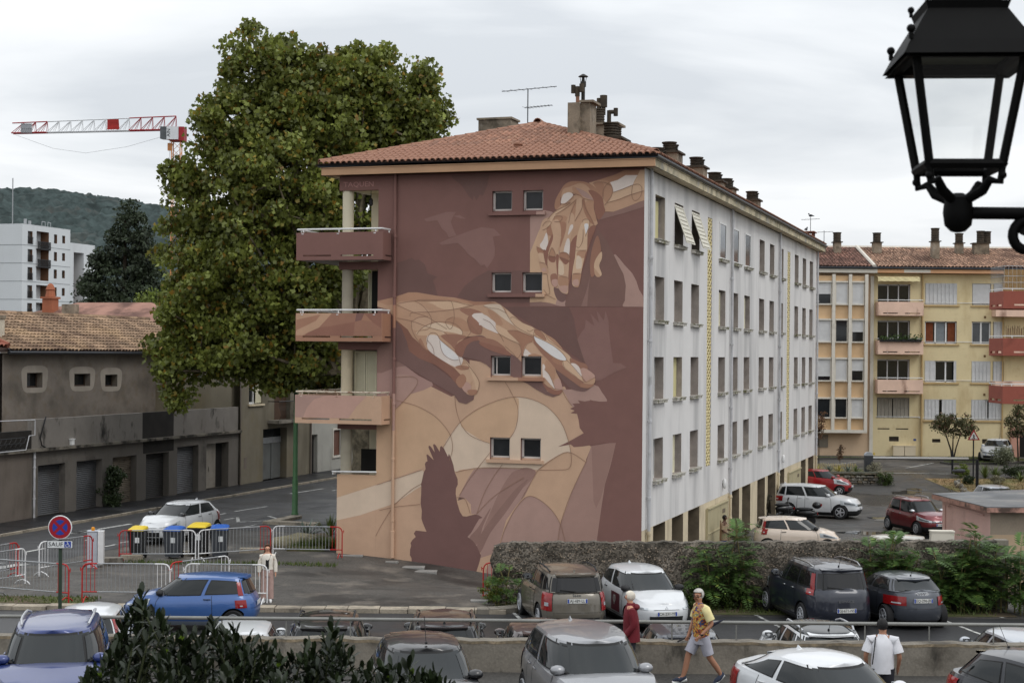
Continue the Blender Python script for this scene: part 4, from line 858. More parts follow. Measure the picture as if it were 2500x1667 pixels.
LN = [wpts(*a) for a in [
 ('Z',[(600,620),(720,655),(820,715),(890,800),(908,880),(890,950)]),('Z',[(272,1150),(400,1112),(560,1060),(740,1000)]),('Z',[(740,1075),(680,1110),(600,1180),(580,1205),(520,1300),(470,1400),(440,1480)]),
 ('Z',[(272,1276),(400,1248),(580,1205),(730,1188)]),('Z',[(855,880),(950,740),(1080,650),(1250,601),(1400,640),(1500,740),(1550,880),(1550,985),(1480,1000),(1375,1000)]),
 ('Z',[(920,600),(930,680),(960,760),(1010,815),(1110,855)]),('Z',[(1195,520),(1230,580),(1266,670),(1250,780),(1200,850)]),('Z',[(925,1012),(1040,990),(1180,988),(1300,992)]),
 ('Z',[(945,1140),(1000,1050),(1110,910),(1130,895)]),('Z',[(1040,1240),(1080,1130),(1130,1040),(1180,970)]),('Z',[(1375,1000),(1480,925),(1550,905),(1640,960)]),('Z',[(1285,1158),(1375,1000)]),
 ('Z',[(1165,1420),(1195,1320),(1260,1200),(1330,1143),(1420,1190),(1490,1280),(1528,1410)]),('Z',[(1640,950),(1560,1120),(1500,1290),(1480,1420)]),('Z',[(1505,560),(1530,610),(1560,650)]),
 ('Z',[(590,495),(690,492),(715,530),(645,620),(585,680)]),('Z',[(930,1150),(975,1160),(1005,1240)]),('Z',[(1040,1240),(1140,1140),(1300,1040)]),
 ('B1',[(380,215),(580,180),(760,180),(960,180),(1050,182),(1085,280),(1095,400),(1070,510),(1030,535),(985,440),(1080,385)]),('B1',[(590,180),(700,250),(790,370),(805,460),(760,540),(640,560)]),
 ('B1',[(360,230),(560,320),(740,380),(870,460),(1000,540)]),('B1',[(370,400),(560,440),(780,520),(960,575),(1030,640)]),('B1',[(615,610),(680,530),(820,460),(930,445),(1100,470),(1195,560),(1197,612)]),
 ('B1',[(550,430),(560,560),(640,700),(760,830)]),('B1',[(560,440),(640,390),(760,380)]),('B1',[(530,380),(560,330),(800,320),(1080,290),(1350,235)]),('B1',[(600,180),(700,165),(1050,182),(1270,232),(1350,236)]),
 ('B1',[(745,740),(760,640),(800,590),(870,600),(920,680),(1040,780),(1205,912),(1390,1160),(1410,1270),(1380,1350)]),('B1',[(910,690),(930,800),(980,880),(1080,935),(1150,930)]),('B1',[(750,680),(820,770),(840,870)]),
 ('B1',[(1150,880),(1190,1020),(1270,1050),(1285,1000)]),('B1',[(1280,375),(1262,450),(1310,560),(1260,640)]),('B1',[(1260,430),(1420,605),(1455,515)]),
 ('B2',[(0,150),(100,180),(200,190),(310,245)]),('B2',[(280,170),(330,280),(460,440),(690,560)]),('B2',[(0,330),(100,380),(170,470),(240,560),(280,640)]),('B2',[(370,320),(420,305),(560,390)]),
 ('B2',[(330,490),(470,490),(690,580)]),('B2',[(215,530),(380,620),(490,670),(520,760),(520,830)]),('B2',[(690,560),(900,660),(1060,770),(1140,885),(1060,892),(950,840),(820,740),(720,640),(690,560)]),
 ('B2',[(690,560),(700,490),(740,465)]),('B2',[(860,560),(900,620),(1000,690),(1140,790),(1195,850),(1190,930)]),('B2',[(1090,895),(1100,960),(1130,1010),(1250,1100),(1380,1195),(1520,1130)]),('B2',[(1140,885),(1230,980),(1350,1120),(1410,1190)]),
 ('B2',[(540,830),(590,690),(670,640)]),('B2',[(300,700),(400,790),(470,860),(520,790)]),('B2',[(840,1020),(910,1100),(985,1282)]),('B2',[(800,1180),(900,1262),(1085,1298)]),('B2',[(600,480),(640,500),(700,470),(790,500),(862,600)]),
 ('A1',[(420,1000),(560,850),(760,750),(830,690),(720,730),(660,715)]),('A1',[(560,910),(760,790),(940,640)]),('A1',[(800,1060),(830,900),(930,680)]),('A1',[(910,1030),(990,890),(1040,780),(1040,640)]),('A1',[(1060,640),(1100,800),(1200,980),(1260,1130)]),
 ('A1',[(880,560),(870,610),(730,720)]),('A1',[(860,520),(1000,570),(1080,630),(1240,660)]),('A1',[(1050,1050),(1060,1010),(1130,995),(1180,1060),(1100,1300)]),('A1',[(530,1000),(560,940),(680,950),(650,1030),(540,1040)]),('A1',[(330,1120),(370,1060),(430,1030),(490,1060),(400,1160),(330,1190)]),
 ('A1',[(1480,700),(1700,640),(1900,560),(2150,485)]),('A1',[(1600,515),(1780,450),(1945,385),(2050,370),(2110,430),(2100,560),(2030,650),(1960,650),(1930,540),(1945,385)]),('A1',[(1230,360),(1300,330),(1450,340),(1560,400),(1588,470),(1560,590),(1480,700),(1440,750)]),('A1',[(1420,640),(1415,500),(1460,400),(1530,330)]),
 ('A2',[(930,300),(985,325),(1050,200),(1060,0)]),('A2',[(930,380),(1120,375)]),('A2',[(630,430),(720,410),(800,460),(800,560),(630,490)]),('A2',[(440,470),(560,480),(500,330),(440,470)]),('A2',[(870,800),(1010,790)]),('A2',[(620,820),(780,865)]),('A2',[(220,310),(340,370),(390,380)]),('A2',[(270,590),(390,620),(430,700)]),
 ('A2',[(330,800),(410,810),(430,950),(460,1130),(420,1165),(350,1080)]),('A2',[(370,1160),(570,1260)])]]
mural = paint_mesh(LAY, LN, -.002, (-9.598,-.001,-.8,13.3))
# the same paint on the corner storey and balconies
def corner(lay, y0, bounds, name='mural'): return paint_mesh(lay, [], y0, bounds, False, name)
corner([(c_,[(x,z) for x,z in p_],s_) for c_,p_,s_ in LAY[1:3]], -.002, (-11.1,-9.6,-.6,2.8), 'painted_parapet')
def bz(c_, pts, oy): return (c_, [MW(700+x/8.4, oy+y/8.4, -.855) for x,y in pts], False)
corner([bz('H',[(190,200),(930,205),(660,500),(440,600),(190,740)],740), bz('TB',[(200,340),(700,230),(600,360),(190,560)],740), bz('T2',[(660,500),(930,205),(1430,205),(1400,380),(900,470)],740), bz('B',[(660,500),(900,470),(1400,380),(1370,640),(1300,790),(190,790),(440,600)],740), bz('D',[(1430,205),(1590,210),(1530,350),(1400,380)],740), bz('T2',[(1400,380),(1530,350),(1750,380),(1580,640),(1500,790),(1300,790),(1370,640)],740), bz('B',[(1590,210),(1940,210),(1940,520),(1750,380)],740), bz('T2',[(1750,380),(1940,520),(1940,800),(1500,800),(1580,640)],740)], -.853, (-12.36,-9.06,7.71,8.49), 'painted_panel')
corner([bz('K1',[(165,195),(830,205),(560,290),(420,450),(340,640),(300,800),(165,800)],940), bz('NL',[(830,205),(1650,215),(1430,440),(1270,670),(1210,800),(300,800),(340,640),(420,450),(560,290)],940)], -.853, (-12.36,-9.06,4.83,5.62), 'painted_panel')
M_ = Matrix.Translation((-10.36,-.004,13.06)) @ Matrix.Rotation(R(90),4,'X')
text('TAQUEN', .25, mat('signature_paint', pc_(170,128,122), .8, 0), 'signature', blk, M_, .001, 'CENTER', 1.15)
# ---- long white facade
FW = [(1.62,3.12),(4.72,6.22),(7.76,9.26),(13.36,14.86),(16.42,17.92),(19.46,20.96),(23.56,25.06),(26.66,28.1),(29.86,31.16),(35.3,36.76),(38.4,39.86),(41.36,42.8)]
FZ = [(11.13,12.65),(8.33,9.845),(5.595,7.06),(2.81,4.245)]
STR = [(10.9,11.82),(32.62,33.58)]
fw = MB(); fh = [(a_,b_,z0,z1) for a_,b_ in FW for z0,z1 in FZ]+[(a_,b_,2.7,12.64) for a_,b_ in STR]
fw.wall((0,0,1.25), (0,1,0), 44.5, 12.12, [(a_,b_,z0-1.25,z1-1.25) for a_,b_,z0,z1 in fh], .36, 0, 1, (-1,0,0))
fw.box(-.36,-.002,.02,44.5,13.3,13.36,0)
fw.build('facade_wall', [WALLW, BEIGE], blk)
MB().quad((-.36,.1,1.3),(-.36,44.4,1.3),(-.36,44.4,13.3),(-.36,.1,13.3)).build('facade_lining', mat('shutter_backing', srgb(196,188,160), .7, .1, 1), blk)
MB().box(-11.1,-.5,44.2,44.5,-1.2,13.37).box(-10.7,-10.6,2.2,44.2,-1.2,13.37).build('rear_wall', WALLW, blk)
gl = MB(); GO = [(1.7,3.6),(4.71,6.65),(7.55,9.7),(16.61,18.6),(19.34,21.55),(23.49,25.75),(26.59,29.15),(30.24,32.1),(38.38,40.35),(41.4,43.8)]
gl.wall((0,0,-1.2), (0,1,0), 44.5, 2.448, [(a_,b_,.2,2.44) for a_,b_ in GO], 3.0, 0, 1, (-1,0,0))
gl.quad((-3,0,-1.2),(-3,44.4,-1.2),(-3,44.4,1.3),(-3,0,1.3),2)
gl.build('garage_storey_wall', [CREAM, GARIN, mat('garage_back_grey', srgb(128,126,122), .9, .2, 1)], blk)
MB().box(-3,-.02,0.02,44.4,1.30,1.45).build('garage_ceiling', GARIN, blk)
for y0,y1,zt in [(10.95,15.3,.98),(33.2,37.6,.9)]:
    b = MB().box(-.02,.1,y0,y1,-1.2,zt).box(.1,.13,y0+.1,y1-.1,zt-1.0,zt-.96).box(.04,.16,y0,y1,zt,zt+.05)
    b.box(.1,.115,y0+3.1,y0+3.7,zt-.42,zt-.25,1); b.build('service_door', [mat('olive_cream_door', srgb(176,166,134), .7, .08, 1.2, dirt=(srgb(120,112,88), .5, 1.2, .5, .7)), GARIN], blk)
sl_ = MB()
for i,(z0,z1) in enumerate(FZ):
    for a_,b_ in FW:
        b = MB(); b.box(0,.14,a_-.06,b_+.12,z0-.12,z0-.005).box(.0,.17,a_-.08,b_+.14,z0-.03,z0); b.build('sill', MOSS, blk)
LOUV = mat('ivory_roller_shutter', srgb(214,210,196), .6, .05, 2)
YEL = mat('yellowed_panel', srgb(196,188,140), .7, .1, 1.2)
def leaf(y0,y1,x,z0,z1,m,slat=True):
    b = MB(); 
    if slat: shutter(b, y0, y1, x, z0, z1, 0, 'y', solid=.28)
    else: b.box(x-.03,x,y0,y1,z0,z1)
    b.build('shutter', m, blk)
leaf(1.7,2.95,-.2,11.15,12.5,YEL,False); leaf(4.76,6.18,-.2,5.6,7.05,YEL,False); leaf(4.8,5.65,-.16,2.83,4.2,SHUT)
for a_ in (13.42,16.48,19.52): leaf(a_,a_+.8,-.14,8.36,9.75,SHUT)
for a_ in (26.7,29.9,38.5): leaf(a_,a_+.8,-.2,11.2,12.4,SHUT)
leaf(35.4,36.2,-.16,5.65,7.0,SHUT); leaf(35.4,36.1,-.2,11.2,12.4,SHUT); leaf(41.4,42.1,-.2,11.2,12.4,SHUT); leaf(38.5,39.2,-.2,8.4,9.7,SHUT)
for a_,b_ in FW[1:3]:          # two awning shutters pushed out at the foot
    b = MB(); zt,zb = 12.6,11.2; rows = [[(-.04+.5*k/9, a_+.04, zt-(zt-zb)*k/9),(-.04+.5*k/9, b_-.04, zt-(zt-zb)*k/9)] for k in range(10)]
    b.grid(rows); b.grid([[(x-.03,y,z) for x,y,z in r_] for r_ in rows], flip=True)
    for k in range(9): x=-.04+.5*(k+.5)/9; z=zt-(zt-zb)*(k+.5)/9; b.box(x,x+.03,a_+.1,b_-.1,z-.012,z+.012)
    b.tube([(-.02,a_+.03,zt-.02),(.46,a_+.03,zb)],.02,4); b.tube([(-.02,b_-.03,zt-.02),(.46,b_-.03,zb)],.02,4); b.build('awning_shutter', LOUV, blk)
for a_,b_ in FW[3:6]:          # three windows glazed flush with the wall
    f = MB(); z0,z1 = FZ[0]; f.box(-.02,.03,a_,a_+.07,z0,z1).box(-.02,.03,b_-.07,b_,z0,z1).box(-.02,.03,a_+.07,b_-.07,z0,z0+.07).box(-.02,.03,a_+.07,b_-.07,z1-.07,z1)
    w_ = f.build('window', WHITE, blk); MB().box(-.01,.005,a_+.07,b_-.07,z0+.07,z1-.07).build('pane', GLASSM, w_)
for i,(a_,b_) in enumerate(FW):
    for j,(z0,z1) in enumerate(FZ):
        if (i in (3,4,5) and j == 0): continue
        f = MB(); f.box(-.35,-.31,a_,a_+.06,z0,z1).box(-.35,-.31,b_-.06,b_,z0,z1).box(-.35,-.31,(a_+b_)/2-.04,(a_+b_)/2+.04,z0,z1).box(-.35,-.31,a_+.06,b_-.06,z0,z0+.06).box(-.35,-.31,a_+.06,b_-.06,z1-.06,z1)
        w_ = f.build('window', WHITE, blk); MB().box(-.345,-.335,a_+.06,b_-.06,z0+.06,z1-.06).build('pane', GLASSM, w_)
LATT = mat('cream_claustra', srgb(222,208,160), .8, .06, 3)
for a_,b_ in STR:              # stair light screens: diamond blocks
    b = MB(); z0,z1 = 2.7,12.64; nz = 40; dz = (z1-z0)/nz; w_ = b_-a_
    for k in range(nz):
        for c_ in range(2):
            y0 = a_+w_*c_/2; y1 = y0+w_/2; za = z0+dz*k; zb = za+dz
            for p,q in (((y0,za),(y1,zb)),((y0,zb),(y1,za))):
                d = Vector((q[0]-p[0],q[1]-p[1])); n = Vector((-d.y,d.x)).normalized()*.032
                v = [(-.01,p[0]-n.x,p[1]-n.y),(-.01,q[0]-n.x,q[1]-n.y),(-.01,q[0]+n.x,q[1]+n.y),(-.01,p[0]+n.x,p[1]+n.y)]
                b.add(v+[(-.09,y,z) for _,y,z in v], [(0,1,2,3),(0,4,5,1),(1,5,6,2),(2,6,7,3),(3,7,4,0)])
    tag(b.build('stair_screen', LATT, blk), kind='stuff')
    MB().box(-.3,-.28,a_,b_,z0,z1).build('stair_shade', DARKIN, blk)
for y_,r_ in [(.62,.06),(15.9,.06),(29.5,.06),(44.3,.06)]:
    b = MB(); b.tube([(.1,y_,1.2),(.1,y_,13.45)],r_,10); b.tube([(.1,y_,-1.1),(.1,y_,1.2)],r_,10,1)
    for z in (2.3,4.9,7.6,10.4,1.1,.2): b.lathe([(r_,-.05),(r_+.02,-.04),(r_+.02,.04),(r_,.05)],10,0 if z > 1.2 else 1,(.1,y_,z))
    b.build('downpipe', [PIPEW, CREAM], blk, 40)
for y_,z_ in [(14.6,1.75),(31.2,1.8)]:
    MB().ball((.08,y_,z_),.14,12,0,.6,.8,1.6).build('wall_light', WHITE, blk, 60)
# ------------------------------------------------------------------ yellow block across the back of the lot
YB = 115.0
yb = empty('yellow_apartment_block', (26, YB, .15), 0, 'pale yellow four storey apartment block with salmon balconies behind the lot', 'apartment block')
YW = mat('yellow_render', srgb(214,198,158), .88, .07, .5, .04, 20, dirt=(srgb(170,146,104), .6, .5, .52, .72, (1,1,.3)), dirt2=(srgb(186,164,124), .6, 1.4, .55, .72))
PW = mat('peach_render', srgb(202,176,148), .88, .07, .5, .04, 20, dirt=(srgb(158,136,112), .6, .6, .52, .72, (1,1,.3)))
PP = mat('peach_panel', srgb(206,174,136), .85, .06, 1)
OFFW = mat('offwhite_concrete', srgb(210,204,192), .85, .08, 1.2, dirt=(srgb(150,142,128), .6, 1.2, .55, .72))
SALM = mat('salmon_balcony', srgb(220,188,168), .88, .1, .9, .05, 20, dirt=(srgb(120,84,70), .85, .9, .52, .68, (1,1,.4)))
GREYS = mat('white_shutter', srgb(198,198,198), .6, .06, 3)
x_ = lambda X: X-26
z_ = lambda Z: Z-.15
SILL = mat('yellow_sill', srgb(182,156,112), .85, .1, 2)
ZR = [(10.9,12.45),(8.1,9.71),(5.33,6.87),(2.62,4.1)]
yw = MB(); holes = []
WC = [(29.71,32.0,0),(33.09,34.45,1)]
for z0,z1 in ZR:
    for a_,b_,k in WC: holes.append((a_-26.02,(b_ if not (k and z0 < 3) else 35.35)-26.02,z0-.15,z1-.15))
    if z0 > 3: holes.append((34.62-26.02,35.42-26.02,z0-.15-.0,z1-.15))
    holes.append((38.2-26.02,40-26.02,z0-.15,z1-.15))
BR = [(10.07,11.05,12.35),(7.31,8.3,9.74),(4.51,5.5,6.95),(1.9,2.75,4.2)]
for zb,zt,zh in BR: holes.append((26.3-26.02,28.63-26.02,(zb if zb > 2 else 2.72)-.15,zh-.15))
holes += [(27.2-26.02,27.9-26.02,1.05-.15,1.4-.15),(30.3-26.02,30.9-26.02,1.0-.15,1.25-.15),(33.9-26.02,34.7-26.02,.95-.15,1.27-.15)]
yw.wall((.02,0,-.9), (1,0,0), 24, 13.85, [(a_,b_,c_+.9,d_+.9) for a_,b_,c_,d_ in holes], .35, 0, 1, (0,1,0))
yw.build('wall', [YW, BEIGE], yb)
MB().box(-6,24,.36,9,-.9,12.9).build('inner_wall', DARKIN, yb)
pw = MB(); pw.box(-5.5,.02,.02,.3,-.9,12.95); pw.box(-4.4,-.7,-.5,.02,1.5,12.75,1); pw.build('stair_bay_wall', [PW,PP], yb)
# projecting bay with white mullions, panels and windows
COLX = [(21.5,22.88),(23.1,24.06),(24.27,25.22)]
bm_ = MB()
for a_ in (22.88,24.06,25.22): bm_.box(x_(a_),x_(a_)+.22,-.78,-.5,z_(1.66),z_(13.0))
bm_.box(-4.5,x_(25.44),-.76,-.5,z_(1.66),z_(1.88)); bm_.build('mullions', OFFW, yb)
BAYR = [(12.42,10.9),(9.72,8.2),(6.95,5.42),(4.1,2.78)]
cfg = [[.55,1,1],[1,.02,.55],[.82,1,.55],[.0,.0,1]]
for r_,(zt,zb) in enumerate(BAYR):
    for c_,(a_,b_) in enumerate(COLX):
        f = MB(); u0,u1 = x_(a_)+.03,x_(b_)-.03; y = -.6
        f.box(u0,u1,y-.1,-.5,z_(zt)-.02,z_(zt)+.1).box(u0,u1,y-.1,-.5,z_(zb)-.1,z_(zb)).box(u0,u0+.06,y,-.5,z_(zb),z_(zt)).box(u1-.06,u1,y,-.5,z_(zb),z_(zt))
        w_ = f.build('window', OFFW, yb); d_ = cfg[r_][c_]; zc = z_(zt)-(zt-zb)*d_
        if d_ < 1: MB().box(u0+.06,u1-.06,-.55,-.53,z_(zb),zc).box(u0+.06,u1-.06,-.57,-.53,zc-.05,zc).build('pane', GLASSD, w_)
        if d_ > .05:
            b = MB(); n = max(2,int((z_(zt)-zc)/.09))
            for k in range(n):
                za = zc+(z_(zt)-.02-zc)*k/n; h = (z_(zt)-.02-zc)/n; b.quad((u0+.05,-.585,za),(u1-.05,-.585,za),(u1-.05,-.575,za+h),(u0+.05,-.575,za+h))
            b.build('roller_shutter', GREYS, w_)
MB().box(x_(25.75),x_(26.0),-.12,.02,-.5,z_(12.9)).build('render_joint', OFFW, yb)
f = MB().box(x_(21.5),x_(22.8),-.04,.02,z_(.58),z_(1.48)); w_ = f.build('window', mat('basement_frame', srgb(120,112,100), .7, .1), yb); MB().box(x_(21.6),x_(22.1),-.05,-.03,z_(.68),z_(1.4)).build('pane', GLASSD, w_)
# roof
def roof_tiles(name, parent, x0, x1, y0, y1, z0, z1, m, tw=.26, step=.38, seg=3):
    L_ = math.hypot(y1-y0, z1-z0); nr = int(L_/step); nc = int((x1-x0)/tw); n = nc*nr
    cc, rr = np.meshgrid(np.arange(nc), np.arange(nr)); cc = cc.ravel(); rr = rr.ravel()
    X = x0+(cc+.5)*tw+RNG.normal(0,.008,n); S = rr*step+RNG.normal(0,.012,n)
    ty, tz = (y1-y0)/L_, (z1-z0)/L_; co = np.empty((n, 2*(seg+1), 3))
    for j,(ds,r,dz) in enumerate(((0,tw*.47,.05),(step*1.15,tw*.38,.02))):
        for k in range(seg+1):
            t = math.pi*k/seg; i = j*(seg+1)+k
            co[:,i,0] = X-r*math.cos(t); co[:,i,1] = y0+ty*(S+ds)-tz*(dz+r*.8*math.sin(t)); co[:,i,2] = z0+tz*(S+ds)+ty*(dz+r*.8*math.sin(t))
    q = [(k,k+1,seg+2+k,seg+1+k) for k in range(seg)]; fa = np.concatenate([np.array(q)[None]+(2*(seg+1))*np.arange(n)[:,None,None]],0).reshape(-1,4)
    o = big_mesh(name, co.reshape(-1,3), fa, m, parent); return tag(o, kind='stuff')
TILEY = mat('old_orange_tile', srgb(172,138,116), .88, .18, .9, .1, 14, island=.38, dirt=(srgb(92,66,54), .75, .6, .48, .64))
TILEB = mat('brown_tile', srgb(144,108,94), .88, .2, .9, .1, 14, island=.45, dirt=(srgb(78,54,48), .8, .5, .46, .62))
rfy = MB().quad((-6,-.75,z_(13.5)),(24,-.75,z_(13.5)),(24,5.5,z_(15.3)),(-6,5.5,z_(15.3))).quad((24,5.5,z_(15.3)),(-6,5.5,z_(15.3)),(-6,11,z_(13.5)),(24,11,z_(13.5))).build('roof', mat('dark_underlay', srgb(66,46,38), .9, .1), yb)
roof_tiles('tiles', rfy, x_(26.1), 24, -.85, 5.5, z_(13.5)+.02, z_(15.3)+.02, TILEY); roof_tiles('tiles', rfy, -6, x_(25.9), -.85, 5.5, z_(13.5)+.02, z_(15.3)+.02, TILEB)
b = MB().tube([(x_(25.9),-.7,z_(13.6)),(x_(25.9),5.4,z_(15.4))],.14,6).tube([(-6,5.5,z_(15.36)),(24,5.5,z_(15.36))],.14,6); b.build('roof_verge', OFFW, rfy)
b = MB().box(-6,x_(26.1),-.72,.1,z_(13.12),z_(13.42)).box(x_(28.0),x_(29.9),-.722,-.7,z_(13.15),z_(13.4)); b.build('fascia', OFFW, yb)
MB().box(x_(26.1),24,-.72,.1,z_(13.14),z_(13.40)).build('fascia', mat('apricot_fascia', srgb(212,164,124), .8, .08, 1), yb)
MB().tube([(-6,-.8,z_(13.47)),(24,-.8,z_(13.47))],.08,8).build('gutter', ZINC, yb)
for X,zt,w in [(22.5,15.75,.85),(24.05,15.9,.5),(27.0,15.9,.6),(30.9,16.15,.5),(33.1,15.9,.5),(34.7,16.1,1.1)]:
    y = 3.2 if X != 30.9 else 1.6; base = 14.6 if X != 30.9 else 14.0
    b = MB().box(x_(X)-w/2,x_(X)+w/2,y,y+.7,z_(base)-.3,z_(15.55)); b.build('chimney', CHM, yb)
    b = MB().box(x_(X)-w/2-.1,x_(X)+w/2+.1,y-.1,y+.8,z_(15.55),z_(15.62))
    if X > 23: pot_rings(b,x_(X),y+.35,z_(15.62),.3,5,zt-15.62+.35)
    if w > 1: pot_rings(b,x_(X)+.5,y+.35,z_(15.62),.26,5,.8)
    b.build('chimney_cap', CHD, yb, 40)
def pshut(b, a_, b_, z0, z1, n, y=.04):
    w = (b_-a_)/n
    for k in range(n): shutter(b, a_+k*w+.01, a_+(k+1)*w-.01, y, z0, z1, 0, 'x', nsl=9, solid=.42)
kinds = [('shut',8),('open',3),('half',4),('ajar',4)]
for r_,(z0,z1) in enumerate(ZR):
    k,n = kinds[r_]; a_,b_ = x_(29.71)+.02,x_(32.0)+.02; za,zb = z_(z0),z_(z1)
    f = MB().box(a_,b_,.16,.22,za,za+.07).box(a_,b_,.16,.22,zb-.07,zb).box(a_,a_+.07,.16,.22,za,zb).box(b_-.07,b_,.16,.22,za,zb)
    for q in (1,2): f.box(a_+(b_-a_)*q/3-.05,a_+(b_-a_)*q/3+.05,.16,.22,za,zb)
    w_ = f.build('window', WHITE, yb); MB().box(a_,b_,.225,.235,za,zb).build('pane', GLASSD, w_)
    if k != 'open':
        b = MB()
        if k == 'shut': pshut(b,a_,b_,za,zb,8)
        elif k == 'half': pshut(b,a_,a_+.75,za,zb,2); pshut(b,b_-.22,b_,za,zb,1)
        else: pshut(b,a_,a_+1.05,za,zb,4); pshut(b,b_-1.05,b_,za,zb,4)
        b.build('shutter', GREYS, w_)
    else:
        [MB().box(q0,q0+.52,.222,.224,za+.1,zb-.1).build('curtain', mat('rust_curtain', srgb(112,60,34), .9, .2, 6), w_) for q0 in (a_+.1,b_-.62)]
        MB().box(a_+.85,b_-.85,.222,.224,za+.1,zb-.1).build('curtain', mat('grey_curtain', srgb(118,124,128), .9, .1, 6), w_)
    MB().box(a_-.12,b_+.15,-.1,.0,za-.14,za-.03).build('sill', SILL, yb)
    a2,b2 = x_(33.09)+.02,(x_(34.45) if z0 > 3 else x_(35.35))-.0
    f = MB().box(a2,b2,.16,.22,za,za+.08).box(a2,b2,.16,.22,zb-.08,zb).box(a2,a2+.07,.16,.22,za,zb).box(b2-.07,b2,.16,.22,za,zb).box((a2+b2)/2-.06,(a2+b2)/2+.06,.15,.22,za,zb)
    w_ = f.build('window', WHITE, yb); MB().box(a2,b2,.225,.235,za,zb).build('pane', GLASSD if r_ != 1 else GLASSM, w_)
    b = MB()
    if r_ == 0:
        for q in range(16): b.quad((a2+.03,.06,za+.1+(zb-za-.12)*q/16),(b2-.03,.06,za+.1+(zb-za-.12)*q/16),(b2-.03,.075,za+.1+(zb-za-.12)*(q+1)/16),(a2+.03,.075,za+.1+(zb-za-.12)*(q+1)/16))
        b.build('roller_shutter', GREYS, w_)
    elif r_ == 2: pshut(b,a2,b2,za,zb,5); b.build('shutter', GREYS, w_)
    elif r_ == 3: pshut(b,a2,a2+1.0,za,zb,4); pshut(b,b2-1.0,b2,za,zb,4); b.build('shutter', GREYS, w_)
    MB().box(a2-.12,b2+.12,-.1,.0,za-.14,za-.03).build('sill', SILL, yb)
    if z0 > 3:
        a3,b3 = x_(34.64)+.02,x_(35.42)-.02; b = MB(); pshut(b,a3,b3,za,zb,3 if r_ else 1); b.build('shutter', GREYS, yb)
    MB().tube([(x_(29.3),-.06,za+.14),(24,-.06,za+.14)],.02,5).build('guard_rail', WHITE, yb)
    if r_ < 3: MB().box(x_(33.95),x_(34.1),-.02,.0,za-.95,za-.78).build('vent', mat('vent_brown', srgb(110,86,56), .8, .1), yb)
for r_,(zb,zt,zh) in enumerate(BR):
    a_,b_ = 26.12,29.34
    if r_ < 3:
        b = MB(); y0 = -1.05
        b.box(x_(a_),x_(b_),y0,y0+.1,z_(zb)+.2,z_(zt)); b.box(x_(a_),x_(b_),y0,y0+.1,z_(zb),z_(zb)+.13)
        for u0,u1 in ((a_,26.45),(27.5,28.0),(29.1,b_)): b.box(x_(u0),x_(u1),y0,y0+.1,z_(zb)+.13,z_(zb)+.2)
        b.box(x_(a_),x_(a_)+.1,y0+.1,0,z_(zb),z_(zt)); b.box(x_(b_)-.1,x_(b_),y0+.1,0,z_(zb),z_(zt)); b.box(x_(a_)+.1,x_(b_)-.1,y0+.1,0,z_(zb)-.02,z_(zb)+.1)
        bo = b.build('balcony', SALM, yb)
        b = MB().tube([(x_(a_)+.03,0,z_(zt)+.13),(x_(a_)+.03,y0+.05,z_(zt)+.13),(x_(b_)-.03,y0+.05,z_(zt)+.13),(x_(b_)-.03,0,z_(zt)+.13)],.03,6); b.build('balcony_rail', WHITE, bo)
        if r_ == 1:
            b = MB(); 
            for k in range(6): b.box(x_(a_)+.1+.5*k,x_(a_)+.55+.5*k,y0-.2,y0,z_(zt)-.1,z_(zt)+.08)
            b.build('planter', BLACK, bo)
            cen = np.stack([RNG.uniform(x_(a_)+.1,x_(b_)-.1,260), RNG.uniform(y0-.25,y0+.1,260), z_(zt)+.05+np.abs(RNG.normal(0,.16,260))],1); tag(leaves('plants', cen, .12, leaf_mat('balcony_leaf', srgb(66,84,44)), bo, shape='lance'), kind='stuff')
    za,ze = z_(max(zb+.12,2.72)),z_(zh)
    f = MB().box(x_(26.32),x_(28.6),.2,.26,ze-.09,ze)
    for q in range(4): f.box(x_(26.32)+.76*q-.05+(.03 if q == 0 else 0),x_(26.32)+.76*q+.03,.2,.26,za,ze)
    w_ = f.build('window', GREYS, yb); MB().box(x_(26.32),x_(28.6),.265,.275,za,ze).build('pane', GLASSD, w_)
    if r_ == 3:
        b = MB(); pshut(b,x_(26.35),x_(27.42),za,ze,4,.1); pshut(b,x_(27.48),x_(28.58),za,ze,4,.1); b.build('shutter', mat('dim_shutter', srgb(150,144,132), .7, .08, 2), w_)
        MB().tube([(x_(26.2),-.05,za+.1),(x_(29.4),-.05,za+.1)],.025,5).build('guard_rail', WHITE, yb)
b = MB()
for u0,u1 in ((26.37,27.22),(27.67,28.57)): b.box(x_(u0),x_(u1),-.01,.01,z_(1.92),z_(1.99))
b.build('slot', DARKIN, yb)
aw = MB(); 
aw.grid([[(x_(26.1)+3.0*k/12,-.15-.75*j/3+(.0),z_(12.95)-.15*j/3) for k in range(13)] for j in range(4)]); aw.grid([[(x_(26.1)+3.0*k/12,-.9+.02*(k%2),z_(12.8)) for k in range(13)],[(x_(26.1)+3.0*k/12,-.9,z_(12.5)+.04*(k%2)) for k in range(13)]])
aw.build('awning', mat('cream_awning', srgb(220,206,160), .8, .12, 3), yb)
for X,w in ((29.5,.07),(35.3,.06)):
    b = MB().tube([(x_(X),-.1,-.6),(x_(X),-.1,z_(13.4))],w,8); b.build('downpipe', SILL, yb)
b = MB().box(x_(28.95),x_(29.15),-.01,.005,z_(1.1),z_(1.25)); b.build('number_plate', mat('blue_enamel', srgb(70,84,130), .5, 0), yb)
for X in (27.45,28.27):
    b = MB().box(x_(X),x_(X)+.78,-.28,0,-.12,z_(.72)).box(x_(X)-.02,x_(X)+.8,-.3,0,z_(.72),z_(.76)); b.build('meter_cabinet', mat('cabinet_plastic', srgb(206,192,166), .6, .06, 1.5), yb)
b = MB(); 
